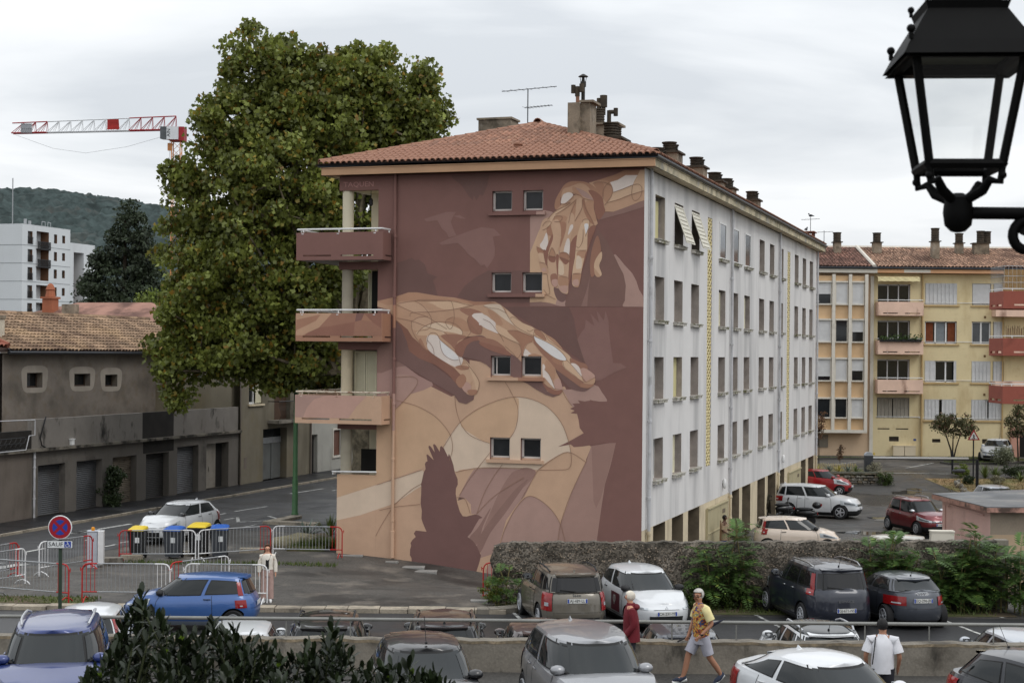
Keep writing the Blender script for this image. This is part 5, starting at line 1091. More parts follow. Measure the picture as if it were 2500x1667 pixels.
for x0,x1,z0,z1 in [(27.2,27.9,1.05,1.4),(30.3,30.9,1.0,1.25),(33.9,34.7,.95,1.27)]: b.box(x_(x0),x_(x1),.1,.12,z_(z0),z_(z1))
b.build('cellar_grille', mat('cellar_dark', srgb(60,52,44), .9, .2, 4), yb)
b = MB(); Y0 = -1.0
for r_,zb in enumerate((10.07,7.31,4.51)):
    b.box(x_(34.5),24,Y0,Y0+.1,z_(zb)+.0,z_(zb)+.93); b.box(x_(34.5),x_(34.5)+.1,Y0+.1,0,z_(zb),z_(zb)+.93); b.box(x_(34.6),24,Y0+.1,0,z_(zb),z_(zb)+.1)
b.build('balcony', SALM, yb)
b = MB().box(x_(35.9),x_(36.5),-.3,0,-.3,z_(2.3)).box(x_(36.5),x_(38.5),-.04,0,-.3,z_(2.3),1); b.build('entrance', [mat('dusty_pink_render', srgb(188,142,124), .85, .1, 1), DARKIN], yb)
# ------------------------------------------------------------------ wing with brick-red balconies at the edge of the view
rb = empty('red_balcony_block', (27.05,88,-.6), 0, 'apartment wing whose brick red balconies reach into view beside the yellow block', 'apartment block')
REDB = mat('brick_red_balcony', srgb(150,84,70), .85, .08, 1, .04, 20, dirt=(srgb(104,58,48), .6, 1, .54, .72))
MB().box(3.2,12,0,3,-.6,14.2).build('wall', YW, rb)
for k,zb in enumerate((9.85,7.25,4.6)):
    z0 = zb+.6; b = MB(); h = .97; sy = .42*0
    b.box(0,.1,.1,2.6,z0+.25,z0+h); b.box(0,.1,.1,2.6,z0,z0+.14); b.box(0,.1,.1,.35,z0+.14,z0+.25); b.box(0,.1,1.2,1.5,z0+.14,z0+.25); b.box(0,.1,2.3,2.6,z0+.14,z0+.25)
    b.box(0,3.2,0,.1,z0+.25,z0+h); b.box(0,3.2,0,.1,z0,z0+.16); b.box(0,.6,0,.1,z0+.16,z0+.25); b.box(2.4,3.2,0,.1,z0+.16,z0+.25); b.box(.1,3.2,.1,2.6,z0-.01,z0+.1)
    bo = b.build('balcony', REDB, rb); zr = z0+h+.12
    b = MB().tube([(.03,2.6,zr),(.03,.04,zr),(3.2,.04,zr)],.028,6)
    for p in [(.03,.3),(.03,2.2),(.5,.04),(1.4,.04),(2.6,.04)]: b.box(p[0]-.02,p[0]+.02,p[1]-.02,p[1]+.02,z0+h,zr)
    b.build('balcony_rail', WHITE, bo)
    if k == 0:
        cg = MB()
        for q in range(14): cg.tube([(.05,2.5-q*.18,zr),(.05,2.5-q*.18,zr+1.25)],.008,3); cg.tube([(.05+q*.23,.06,zr),(.05+q*.23,.06,zr+1.25)],.008,3)
        for zz in (.35,.7,1.25): cg.tube([(.05,2.5,zr+zz),(.05,.06,zr+zz),(3.2,.06,zr+zz)],.014,4)
        cg.build('mesh_cage', GALV, bo)
        sc = MB(); 
        for q in range(26): sc.box(.5+q*.1,.58+q*.1,1.6,1.63,z0+h-.1,zr+1.15)
        sc.build('reed_screen', mat('reed', srgb(150,124,86), .9, .2, 6), bo)
    if k == 1:
        sc = MB()
        for q in range(70): sc.tube([(.2+q*.04,.15,z0+h),(.2+q*.04+random.uniform(-.03,.03),.15,z0+h+.62+random.uniform(-.1,.1))],.014,3)
        sc.build('twig_screen', mat('twigs', srgb(104,76,56), .9, .3, 9), bo)
# ------------------------------------------------------------------ the row of lock-up garages on the far side of the street
gr = empty('garage_row', QG, -YAW, 'grimy grey lock-up garages with roller doors along the street', 'garages')   # local: x right (towards the street), y along
gr.rotation_euler = (0,0,R(90)-YAW)   # local x now runs along the street, local y away from it
GRW = mat('grimy_grey_render', srgb(104,99,93), .9, .12, .7, .06, 20, bump=.3, dirt=(srgb(36,32,28), .85, .5, .56, .70, (1,1,.6)), dirt2=(srgb(92,86,78), .7, 1.3, .5, .7, (1,1,.3)))
GRW2 = mat('warm_grey_render', srgb(112,103,95), .9, .12, .8, .05, 20, dirt=(srgb(84,76,68), .7, .9, .5, .7, (1,1,.35)))
SOOT = mat('soot_black_render', srgb(40,37,34), .92, .3, 1.2, .1, 20)
PARP = mat('stained_parapet', srgb(122,117,111), .9, .1, .8, .05, 20, dirt=(srgb(26,24,21), .95, 1.1, .55, .66, (1,1,.45)), dirt2=(srgb(100,94,88), .6, .5, .5, .7))
STEELR = mat('steel_roller_door', srgb(96,97,99), .5, .1, 1.2, metal=.3, dirt=(srgb(64,60,56), .6, 1.2, .5, .7))
GD_ = [(-.1,1.45,2.25,'r'),(2.57,4.57,2.25,'r'),(5.42,7.45,2.25,'r'),(8.3,10.34,2.25,'w'),(11.17,13.27,2.24,'d'),(14.06,16.15,2.42,'r'),(16.95,19.3,2.42,'t')]
ga = MB(); hl = [(a_+4,b_+4,.3,h+.2) for a_,b_,h,_ in GD_]
ga.wall((-4,0,-.2), (1,0,0), 24.38, 3.1, hl, .45, 0, 0, (0,1,0)); ga.build('wall', [GRW], gr)
MB().box(-4,2.1,-.004,-.001,-.2,2.88).build('wall_coat', GRW2, gr)
for n_,(x0,x1,z0,z1,mm) in enumerate([(2.13,10.86,2.97,4.2,PARP),(10.86,13.73,2.93,4.2,SOOT),(13.73,20.36,2.93,4.2,PARP),(-4,2.13,2.97,3.75,SOOT)]): MB().box(x0,x1,.02,.22,z0,z1).build('parapet', mm, gr)
MB().box(10.9,13.7,-.012,-.002,2.28,2.88).build('soot_patch', SOOT, gr)
b = MB().box(-4,20.38,-.22,.3,2.86,2.98); b.build('cornice', mat('mossy_cornice', srgb(112,106,96), .9, .25, 2, dirt=(srgb(34,31,27), .95, 1.6, .45, .6)), gr)
MB().box(-4,20.3,.22,5,2.5,2.9).build('terrace', CONC, gr)
for a_,b_,h,k in GD_:
    d = MB()
    if k == 't':
        n = 22
        for q in range(n): 
            u0 = a_+(b_-a_)*.0+(1.5)*q/n; d.quad((u0,.3+.012*(q%2),.12),(u0+1.5/n,.3+.012*((q+1)%2),.12),(u0+1.5/n,.3+.012*((q+1)%2),h),(u0,.3+.012*(q%2),h))
        d.box(a_+.75,a_+.82,.27,.3,1.0,1.2); d.build('garage_door', mat('pale_sheet_door', srgb(140,134,124), .6, .08, 1, dirt=(srgb(96,88,78), .6, 1, .5, .7)), gr)
        MB().quad((a_+1.5,.4,.1),(b_,.4,.1),(b_,.4,h),(a_+1.5,.4,h)).build('dark_opening', DARKIN, gr); continue
    n = 26
    for q in range(n):
        za = .1+(h-.05)*q/n; zb = .1+(h-.05)*(q+1)/n; d.quad((a_,.30,za),(b_,.30,za),(b_,.335,za+(zb-za)*.7),(a_,.335,za+(zb-za)*.7)); d.quad((a_,.335,za+(zb-za)*.7),(b_,.335,za+(zb-za)*.7),(b_,.30,zb),(a_,.30,zb))
    d.build('garage_door', {'r':STEELR,'d':mat('dark_roller_door', srgb(52,50,48), .6, .15, 1.2),'w':mat('peeling_wood_door', srgb(128,118,104), .8, .2, 2, dirt=(srgb(70,60,50), .8, 3, .5, .62, (.4,1,2)))}[k], gr)
b = MB().tube([(2.22,-.07,.1),(2.22,-.07,2.9)],.05,8)
for z in (.9,2.2,2.6): b.lathe([(.05,-.04),(.065,-.03),(.065,.03),(.05,.04)],8,0,(2.22,-.07,z))
b.build('downpipe', PIPEW, gr)
b = MB().tube([(3.1,.0,4.28),(2.85,-.06,3.9),(2.6,-.08,3.4),(2.75,-.06,3.1),(3.05,-.03,3.0)],.03,6); b.build('hose', BLACK, gr)
b = MB().box(4.9,5.1,-.1,.02,3.0,3.24).box(4.84,5.14,-.12,.02,3.24,3.27); b.build('junction_box', WHITE, gr)
# iron railing and low canopy at the near end
ir = MB().tube([(-4,-.2,3.45),(1.35,-.2,3.5)],.02,5).tube([(-4,-.2,3.0),(1.3,-.2,3.03)],.02,5).tube([(-4,-.2,3.25),(1.33,-.2,3.27)],.014,5)
for k in range(16):
    x = -3.8+.33*k; ir.tube([(x+.11*math.cos(t),-.2,3.13+.1*math.sin(t)) for t in np.linspace(0,5.2,9)],.012,4); ir.tube([(x+.1,-.2,3.28),(x+.22,-.2,3.36),(x+.28,-.2,3.46)],.012,4)
ir.build('iron_railing', BLACK, gr)
b = MB().tube([(-4,-.22,2.95),(1.4,-.22,2.98),(1.62,-.22,3.55),(2.02,-.22,3.57),(2.02,-.22,4.2),(-4,-.22,4.28)],.022,5); b.build('cable_trunking', PIPEW, gr)
lr = MB()
for k in range(14): lr.tube([(-4+.5*k*.45,1.0,4.0),(-2.6+.5*k*.45,3.8,4.35)],.13,5)
lr.build('lean_to_roof', TILEB, gr)
# ------------------------------------------------------------------ grey house behind the garages
gh_ = empty('grey_house', QG-U*5, R(90)-YAW, 'grey rendered house with a canal tile roof behind the garages', 'house')
GHW = mat('blotchy_grey_render', srgb(120,112,104), .92, .2, .8, .1, 20, bump=.3, dirt=(srgb(88,82,74), .8, .7, .46, .66), dirt2=(srgb(104,92,76), .6, 1.6, .5, .68))
wn = [(8.89,10.12,5.33,6.03),(12.77,14.16,5.33,5.95),(15.51,16.64,5.27,5.88)]
b = MB(); b.wall((7.0,0,0), (1,0,0), 20, 6.95, [(a_-7,b_-7,c_,d_) for a_,b_,c_,d_ in wn], .4, 0, 0, (0,1,0)); b.box(7.001,26.99,.41,9,0,6.9); b.build('wall', GHW, gh_)
PATCH = mat('cement_patch', srgb(150,142,132), .92, .15, 1.2)
for a_,b_,c_,d_ in wn:
    p = MB(); n = 20
    out = [((a_+b_)/2+((b_-a_)/2+.42)*(abs(math.cos(t))**.5)*(1 if math.cos(t) > 0 else -1)*(1+.06*math.sin(3*t)), (c_+d_)/2+.05+((d_-c_)/2+.3)*(abs(math.sin(t))**.5)*(1 if math.sin(t) > 0 else -1)) for t in np.linspace(0,2*math.pi,n,endpoint=False)]
    inn = []
    for u,z in out: inn.append((min(b_,max(a_,u)), min(d_,max(c_,z))))
    p.add([(u,-.004,z) for u,z in out]+[(u,-.004,z) for u,z in inn], [(i,(i+1)%n,n+(i+1)%n,n+i) for i in range(n)]); p.build('cement_patch', PATCH, gh_)
    f = MB().box(a_,b_,.3,.34,c_,c_+.06).box(a_,b_,.3,.34,d_-.05,d_).box(a_,a_+.06,.3,.34,c_,d_).box(b_-.06,b_,.3,.34,c_,d_); w_ = f.build('window', mat('brown_frame', srgb(74,60,50), .7, .1), gh_); MB().box(a_,b_,.345,.355,c_,d_).build('pane', GLASSD, w_)
r0 = MB().quad((6.9,-.35,7.0),(27,-.35,7.0),(27,4.5,8.85),(11.6,4.5,8.85)).quad((27,4.5,8.85),(11.6,4.5,8.85),(6.9,9.3,7.0),(27,9.3,7.0)).add([(6.9,-.35,7.0),(11.6,4.5,8.85),(6.9,9.3,7.0)],[(0,1,2)]).build('roof', MATS['dark_underlay'], gh_)
TILEG = mat('sandy_mixed_tile', srgb(140,116,94), .9, .2, .9, .1, 14, island=.42, dirt=(srgb(96,74,60), .75, .5, .46, .62), dirt2=(srgb(178,148,112), .5, .35, .52, .66))
L_ = math.hypot(4.85,1.85); tg = roof_tiles('tiles', r0, 7.0, 27, -.42, 4.5, 7.03, 8.88, TILEG, .3, .42, 4)
me_ = tg.data; bmx = bmesh.new(); bmx.from_mesh(me_); bmesh.ops.delete(bmx, geom=[f for f in bmx.faces if f.calc_center_median().x < 7.0+(f.calc_center_median().y+.3)*.96], context='FACES'); bmx.to_mesh(me_); bmx.free()
rt_ = MB()
for k in range(34): rt_.tube([(11.5+.46*k,4.5,8.93),(11.98+.46*k,4.5,8.96)],[.15,.13],6)
rt_.build('ridge_tile', TILEG, r0)
b = MB().box(7.9,8.75,1.15,2.0,7.0,8.55); b.build('chimney', mat('cream_chimney', srgb(206,196,178), .88, .1, 1.5, dirt=(srgb(140,126,108), .6, 1.4, .52, .7)), gh_)
MB().box(7.85,8.8,1.1,2.05,8.55,8.72).build('chimney_cap', CHM, gh_); MB().quad((7.2,-.2,7.12),(8.9,-.2,7.12),(9.0,1.1,7.62),(8.3,1.1,7.62)).build('lead_flashing', mat('lead_grey', srgb(134,140,148), .5, .1, 2), gh_)
MB().tube([(6.9,-.42,6.98),(27,-.42,6.98)],.09,8).build('gutter', ZINC, gh_)
# house with flat red tiles at the left edge
lh = empty('red_tiled_house', QG-U*5+V*-1.5, R(90)-YAW, 'house with an even red tiled roof at the edge of the view', 'house')
MB().box(-4,8.2,.05,8,0,7.0).build('wall', GRW2, lh)
TILER = mat('even_red_tile', srgb(138,84,68), .85, .12, 1, island=.15); lr_ = MB().quad((-4,-.3,7.2),(8.4,-.3,7.2),(8.4,6,9.6),(-4,6,9.6)).quad((8.4,6,9.6),(-4,6,9.6),(-4,12,7.2),(8.4,12,7.2)).build('roof', MATS['dark_underlay'], lh)
roof_tiles('tiles', lr_, -4, 8.5, -.4, 6, 7.22, 9.62, TILER, .3, .4, 3); MB().tube([(8.4,-.4,7.3),(8.4,6,9.7)],.14,6).build('verge_tile', TILER, lr_)
# small house with a terracotta chimney pot behind
sh = empty('distant_house', P(60,790,112).xy.to_3d(), -YAW, 'distant house roof with a round terracotta chimney pot below the white block', 'house')
MB().box(-2,11,0,7,0,9.2).build('wall', GHW, sh); s_ = MB().add([(-2.4,-.4,9.1),(11.4,-.4,9.1),(11.4,7.4,9.1),(-2.4,7.4,9.1),(2,3.5,10.5),(8,3.5,10.5)],[(0,1,5,4),(1,2,5),(2,3,4,5),(3,0,4)]).build('roof', TILEB, sh)
cp_ = P(98,755,113)-P(60,790,112); b = MB().box(.6,1.4,1.2,2,9,10.7).box(.5,1.5,1.1,2.1,10.7,10.85).lathe([(.36,10.85),(.28,11.3),(.34,11.36),(.2,11.7),(.06,11.8)],10,0,(1,1.6,0)); b.build('chimney', mat('terracotta_pot', srgb(156,96,70), .85, .1), sh)
MB().box(2.6,3.6,.6,1.2,9.2,10.3).build('chimney', CHM, sh)
# ------------------------------------------------------------------ beige house and the pale house farther up the street
bh = empty('beige_house', QG, R(90)-YAW, 'beige house with a shop front and an iron balcony next to the garages', 'house')
BGW = mat('streaked_beige_render', srgb(120,113,98), .9, .14, .8, .06, 20, dirt=(srgb(96,90,76), .75, .8, .48, .68, (1,1,.25)), dirt2=(srgb(112,100,72), .5, .5, .5, .68))
hl = [(23.1-20.4,26.0-20.4,.1,2.9),(21.42-20.4,22.98-20.4,4.3,6.0),(24.4-20.4,26.4-20.4,3.35,5.6)]
b = MB(); b.wall((20.4,-.05,0), (1,0,0), 8.78, 7.6, hl, .5, 0, 0, (0,1,0)); b.box(20.41,29.17,.46,9,0,7.55); b.build('wall', BGW, bh)
b = MB().quad((20.2,-.5,7.5),(29.3,-.5,7.5),(29.3,4.5,9.2),(20.2,4.5,9.2)); ro_ = b.build('roof', MATS['dark_underlay'], bh); roof_tiles('tiles', ro_, 20.2, 29.3, -.55, 4.5, 7.53, 9.23, TILEG, .3, .42, 3)
STEELD = mat('grey_steel_door', srgb(100,102,100), .5, .12, 1.2, dirt=(srgb(74,72,68), .5, 1, .5, .7))
b = MB().box(23.1,24.75,.3,.35,.12,2.05).box(24.85,25.9,.3,.35,.12,2.05).box(23.1,25.95,.28,.4,2.08,2.4,1).box(24.72,24.88,.26,.38,.1,2.1); b.build('shop_door', [STEELD, GALV], bh)
MB().box(23.1,26,.36,.38,2.4,2.9).build('transom', GLASSD, bh)
w_ = MB().box(21.42,22.98,.1,.16,4.3,4.4).box(21.42,21.5,.1,.16,4.3,6).box(22.9,22.98,.1,.16,4.3,6).box(22.15,22.23,.1,.16,4.3,6).build('window', WHITE, bh); MB().box(21.42,22.98,.17,.18,4.3,6).build('pane', GLASSD, w_)
MB().box(21.3,23.1,-.15,-.05,4.2,4.3).build('sill', CREAM, bh); b = MB(); shutter(b,22.3,22.95,.05,4.35,5.95); b.build('shutter', SHUT, bh)
bl = MB().box(23.6,27.3,-.75,-.05,3.2,3.36).build('balcony_slab', CONC, bh); b = MB().tube([(23.65,-.05,4.4),(23.65,-.7,4.4),(27.25,-.7,4.4),(27.25,-.05,4.4)],.025,5)
for k in range(26):
    x = 23.7+.14*k; b.tube([(x,-.7,3.38),(x,-.84,3.65),(x,-.8,3.9),(x,-.7,4.15),(x,-.7,4.4)],.012,4)
b.build('balcony_rail', BLACK, bl); MB().box(24.4,26.4,.2,.24,3.35,5.6).build('balcony_door', mat('brown_door', srgb(78,58,44), .7, .15), bh)
MB().tube([(29.0,-.12,0),(29.0,-.12,7.4)],.06,8).build('downpipe', GRW2, bh); MB().tube([(20.42,-.1,0),(20.42,-.1,7.4)],.04,6).build('downpipe', GRW2, bh)
MB().box(20.9,21.2,-.06,-.04,.9,1.5).build('meter_box', GRW2, bh)
ph = empty('pale_house', QG, R(90)-YAW, 'pale grey house with a narrow dark door beyond the beige house', 'house')
PHW = mat('pale_grey_render', srgb(168,166,158), .9, .1, .8, .05, 20, dirt=(srgb(120,116,106), .6, .9, .5, .7, (1,1,.3)))
b = MB(); b.wall((29.2,0,0), (1,0,0), 22, 7, [(.12,.95,.1,2.32),(3.15,4.2,.92,2.46)], .35, 0, 0, (0,1,0)); b.box(29.21,51,.36,9,0,6.95); b.build('wall', PHW, ph)
MB().box(29.32,30.15,.25,.3,.1,2.32).build('door', DARKIN, ph); b = MB(); shutter(b,32.36,33.4,.12,.95,2.44); b.build('shutter', mat('brown_shutter', srgb(104,70,56), .7, .1), ph)
MB().box(32.2,33.55,-.06,0,.8,.92).box(32.25,33.5,-.04,0,2.46,2.56).box(32.25,32.35,-.04,0,.92,2.46).build('window_surround', OFFW, ph)
ro_ = MB().quad((29.2,-.4,6.95),(51,-.4,6.95),(51,4.5,8.5),(29.2,4.5,8.5)).build('roof', MATS['dark_underlay'], ph); roof_tiles('tiles', ro_, 29.2, 51, -.45, 4.5, 6.98, 8.53, TILEG, .3, .42, 3)
# ------------------------------------------------------------------ white high-rise, crane, hill
hr = empty('white_tower_block', (-75.58,246,0), R(90)-YAW, 'white concrete tower block with brown loggias in front of the hill', 'tower block')
HRW = mat('white_precast', srgb(204,208,210), .85, .05, .12, .03, 6, dirt=(srgb(160,162,162), .5, .12, .52, .72, (1,1,.3)))
HRB = mat('brown_loggia', srgb(112,82,62), .85, .1, .3)
hz = [25.4,22.6,19.82,17.0,14.25,11.4]
hl = []
for k,zt in enumerate(hz): hl += [(1.44,2.67,zt-1.95,zt),(3.72,7.0,zt-2.55+(.6 if k in (2,3) else 0),zt+.15),(8.4,9.24,zt-1.45,zt-.02),(10.66,11.46,zt-1.3,zt-.06)]
b = MB(); b.wall((0,0,0), (1,0,0), 12.9, 26.46, hl, 1.5, 0, 1, (0,1,0)); b.box(0.001,12.89,1.5,22,0,26.4); b.quad((0,22,0),(0,0,0),(0,0,26.46),(0,22,26.46)); b.box(0.0,12.9,0,22,26.4,26.461); b.build('wall', [HRW, HRB], hr)
b = MB()
for k in range(7): z = 26.46-2.8*k-3.3; b.box(-.03,12.92,-.03,.0,z,z+.06); b.box(-.03,0,0,22,z,z+.06)
for y in (4.2,13): b.box(-.03,0,y,y+.08,0,26.4)
b.build('panel_joint', mat('joint_grey', srgb(120,124,126), .9, 0), hr)
for k,zt in enumerate(hz):
    for a_,c_,d0 in ((1.44,2.67,1.9),(8.4,9.24,1.4),(10.66,11.46,1.25)):
        w_ = MB().box(a_,c_,.3,.36,zt-d0,zt-.06).build('window', mat('tower_frame', srgb(70,64,58), .6, 0), hr); MB().box(a_+.08,(a_+c_)/2+.1,.26,.3,zt-d0+.08,zt-.14).build('pane', GLASSM if k % 2 else GLASSD, w_)
    b = MB()
    for q in range(9): b.box(1.44+q*.15,1.48+q*.15,-.12,-.08,zt-1.95,zt-.9)
    b.box(1.4,2.7,-.13,-.07,zt-.95,zt-.88); b.box(1.4,2.7,-.13,-.07,zt-1.95,zt-1.9); b.build('railing', BLACK, hr)
    if k not in (2,3):
        b = MB(); b.box(3.6,7.1,-.35,-.28,zt-1.5,zt-1.42); b.box(3.6,7.1,-.35,-.28,zt-2.62,zt-2.5); b.box(3.6,7.1,-.3,0,zt-2.72,zt-2.6)
        for q in range(24): b.box(3.6+q*.15,3.66+q*.15,-.34,-.29,zt-2.55,zt-1.45)
        b.build('balcony_rail', BLACK, hr)
b = MB().box(13.0,20,2,14,0,24.37); b.box(12.905,20,-.02,2,22.9,24.37); b.box(12.905,13.9,-.02,2,0,22.9); b.box(16.8,20,-.02,2,0,22.9)
for k in range(5): b.box(13.9,16.8,1.9,2,20-2.8*k,22.7-2.8*k,1)
b.build('lower_wing', [HRW, HRB], hr)
b = MB().tube([(.3,2,26.4),(.3,2,33.5)],.09,5).tube([(5,3,26.4),(5,3,27.6)],.25,6).tube([(6.2,3,26.4),(6.2,3,27.4)],.25,6)
for x in (8,8.9,9.6,10.4): b.tube([(x,2,26.4),(x,2,27.4)],.05,4)
b.tube([(8,2,27.4),(8.9,2,27.4)],.05,4).tube([(9.6,2,27.4),(10.4,2,27.4)],.05,4); b.build('roof_mast', GALV, hr)
cr = empty('tower_crane', (P(432,300,300).x,300,0), 0, 'red and white tower crane with a long jib reaching over the rooftops', 'crane')
CRR = mat('crane_red', srgb(150,38,44), .6, .1, 1); CRW = mat('crane_white', srgb(208,210,212), .6, .05, 1); CRO = mat('crane_ochre', srgb(206,142,90), .6, .1, 1)
jl = P(30,322,300)-cr.location; jb = P(1,1,300); zj = lambda u: P(30+u*400,326-u*9,300).z; zt_ = lambda u: P(30+u*400,301-u*17,300).z; xj = lambda u: P(30+u*400,310,300).x-cr.location.x
NB = 14
for k in range(NB):
    u0,u1 = k/NB,(k+1)/NB; b = MB(); c_ = CRR if (k < 3 or k >= 10) else CRW
    for dy in (-.6,.6): b.tube([(xj(u0),dy,zj(u0)),(xj(u1),dy,zj(u1))],.12,4)
    b.tube([(xj(u0),0,zt_(u0)),(xj(u1),0,zt_(u1))],.11,4)
    for dy in (-.6,.6):
        b.tube([(xj(u0),dy,zj(u0)),(xj((u0+u1)/2+.5/NB),0,zt_(u1))],.06,4); b.tube([(xj(u1),dy,zj(u1)),(xj(u1),0,zt_(u1))],.05,4); b.tube([(xj((u0+u1)/2),dy,zj(u0)),(xj(u1),0,zt_(u1))],.05,4)
    b.build('jib_section', c_, cr)
b = MB().quad((xj(.585),-.7,zj(.585)+.2),(xj(.66),-.7,zj(.66)+.2),(xj(.655),-.7,zt_(.65)-.2),(xj(.585),-.7,zt_(.585)-.2)); b.build('flag', mat('torn_red_flag', srgb(156,44,42), .8, .25, .8), cr)
b = MB()
for k in range(6): b.box(xj(.06+.013*k),xj(.06+.013*k)+.1,-.75,-.7,zj(.06)-.1,zt_(.1)-1.2)
for q in (0,.5,1): b.box(xj(.06),xj(.125)+.1,-.75,-.7,zj(.06)+q*1.6,zj(.06)+q*1.6+.1)
b.box(xj(.06),xj(.125),-.70,-.69,zj(.06),zj(.06)+1.6,1); b.build('jib_basket', [GALV, mat('basket_mesh', srgb(150,152,156), .8, .1)], cr)
zm = zj(1); b = MB()
for dx,dy in ((-.8,-.8),(.8,-.8),(.8,.8),(-.8,.8)): b.tube([(dx,dy,0),(dx,dy,zm-1)],.1,4)
k = 0; z = 0
while z < zm-3:
    for (a_,c_) in (((-.8,-.8),(.8,-.8)),((.8,-.8),(.8,.8)),((.8,.8),(-.8,.8)),((-.8,.8),(-.8,-.8))):
        p,q = (a_,c_) if k % 2 else (c_,a_); b.tube([(*p,z),(*q,z+1.6)],.05,3)
    z += 1.6; k += 1
b.build('mast', CRO, cr)
b = MB().box(-1.2,1.6,-1.4,1.4,zm-2.2,zm+.4); b.build('slewing_unit', CRR, cr)
xc = P(398,320,300).x-cr.location.x; b = MB().box(xc+1.0,xc+3.2,-1.6,-.2,P(398,343,300).z,P(398,312,300).z); b.prism([(xc-.2,-1.6),(xc+1.0,-1.6),(xc+1.0,-.2),(xc+.2,-.2)], P(398,342,300).z, P(398,312,300).z, 1); b.build('cab', [CRW, GLASSM], cr)
text('AIN', .9, BLACK, 'lettering', cr, Matrix.Translation((xc+1.4,-1.62,P(398,327,300).z)) @ Matrix.Rotation(R(90),4,'X') @ Matrix.Rotation(R(90),4,'Z'), .01)
b = MB(); xh = P(415,360,300).x-cr.location.x
b.tube([(xh,0,P(415,345,300).z),(xh,0,P(415,415,300).z)],.05,4); b.box(xh-.4,xh+.4,-.3,.3,P(415,368,300).z,P(415,350,300).z,1); b.build('hook_block', [GALV, CRO], cr)
b = MB().tube([(xj(.02),0,zj(.02)-.3),(xj(.25),0,zj(.25)-3.0),(xj(.45),0,zj(.45)-4.0),(xj(.7),0,zj(.7)-3.0),(xj(.97),0,zj(.97)-.8)],.03,3); b.build('hoist_cable', GALV, cr)
HX = [(-4000,130),(P(-400,500,1500).x,P(0,500,1500).z),(P(0,485,1500).x,P(0,485,1500).z),(P(70,479,1500).x,P(70,479,1500).z),(P(150,482,1500).x,P(150,482,1500).z),(P(230,490,1500).x,P(230,490,1500).z),(P(300,502,1500).x,P(300,502,1500).z),(P(400,516,1500).x,P(400,516,1500).z),(P(600,560,1500).x,P(600,560,1500).z),(P(800,640,1500).x,P(800,640,1500).z),(P(1000,760,1500).x,P(1000,760,1500).z),(0,5)]
NXh, NYh = 330, 90; hx = np.linspace(-1300,40,NXh); ridge = np.interp(hx,[a_ for a_,_ in HX],[b_ for _,b_ in HX]); t = np.linspace(0,1,NYh)
XX, TT = np.meshgrid(hx,t); YY = 950+TT*560; ZZ = ridge[None,:]*np.sin(np.clip(TT*1.02,0,1)*math.pi/2)**1.1
ZZ = ZZ+RNG.uniform(0,7.5,ZZ.shape)*np.minimum(1,ZZ/20)-2; XX = XX+RNG.uniform(-1.6,1.6,XX.shape); YY = YY+RNG.uniform(-2,2,YY.shape)
idx = np.arange(NXh*NYh).reshape(NYh,NXh); fa = np.stack([idx[:-1,:-1],idx[:-1,1:],idx[1:,1:],idx[1:,:-1]],-1).reshape(-1,4)
HILL = mat('hill_woodland', srgb(60,70,69), .95, .35, .05, .3, .13, dirt=(srgb(86,84,80), .6, .02, .54, .68), spec=.1)
tag(big_mesh('hill', np.stack([XX,YY,ZZ],-1).reshape(-1,3), fa, HILL), kind='structure')
tag(big_mesh('far_ground_trees', np.stack([RNG.uniform(-160,-20,900),RNG.uniform(260,420,900),RNG.uniform(0,9,900)],1).repeat(4,0)+RNG.normal(0,2.2,(3600,3)), np.arange(3600).reshape(900,4), leaf_mat('far_leaf', srgb(58,68,40))), kind='stuff')
# ------------------------------------------------------------------ trees and plants
BARK = mat('plane_bark', srgb(128,118,98), .9, .25, 1.5, .1, 12, bump=.6, dirt=(srgb(72,66,54), .8, 1.6, .48, .62))
BARKD = mat('dark_bark', srgb(62,54,44), .95, .25, 2, bump=.6)
def blob_pts(blobs, n, shell=.55):
    """clump centres in a union of ellipsoids (centre, radii), denser near the surface"""
    vol = np.array([b[1][0]*b[1][1]*b[1][2] for b in blobs])**.67; out = []
    for b, k in zip(blobs, (n*vol/vol.sum()).astype(int)+1):
        d = RNG.normal(size=(k,3)); d /= np.linalg.norm(d,axis=1,keepdims=True); r = (shell+(1-shell)*RNG.random(k)**.7)[:,None]
        out.append(np.array(b[0])+d*r*np.array(b[1]))
    return np.concatenate(out)
def clumpy(cl, per, rad, flat=.75):
    n = len(cl); d = RNG.normal(size=(n,per,3)); d /= np.linalg.norm(d,axis=2,keepdims=True)
    r = RNG.random((n,per,1))**.5*(rad*RNG.uniform(.6,1.25,n))[:,None,None]
    p = cl[:,None,:]+d*r*np.array([1,1,flat]); return p.reshape(-1,3)
TY = 70.0
def tb(px, py, rx, ry, dy=0, rd=None):
    c = P(px, py, TY+dy); s = (TY+dy)/FPX; return ((c.x,c.y,c.z),(rx*s,(rd or (rx+ry)/2)*s*.9,ry*s))
pt = empty('plane_tree', (-6.6,70.5,0), 0, 'tall leafy plane tree with two rounded tops beside the painted block', 'tree')
TB = [tb(640,175,95,110),tb(590,300,130,120),tb(720,260,110,110),tb(890,190,90,100),tb(960,250,120,110,1),tb(1020,300,80,90,1),tb(830,320,130,120),
      tb(560,470,140,140),tb(690,480,170,150,-1),tb(850,480,150,120,1),tb(500,620,110,110),tb(600,680,150,120,-1.5),tb(740,680,140,130,-1),
      tb(480,770,110,100,-1),tb(430,840,60,60,-1),tb(590,840,140,90,-1.5),tb(720,860,110,90,-1),tb(470,900,70,55,-1),tb(680,930,55,55,-1),tb(440,420,35,45),tb(800,780,110,150,1.5),tb(900,400,110,80,2),tb(430,970,28,30,-1),tb(810,900,70,60,2)]
TB += [tb(765,190,70,80,.5),tb(790,260,90,90,0)]
cl = blob_pts(TB, 800, .45)
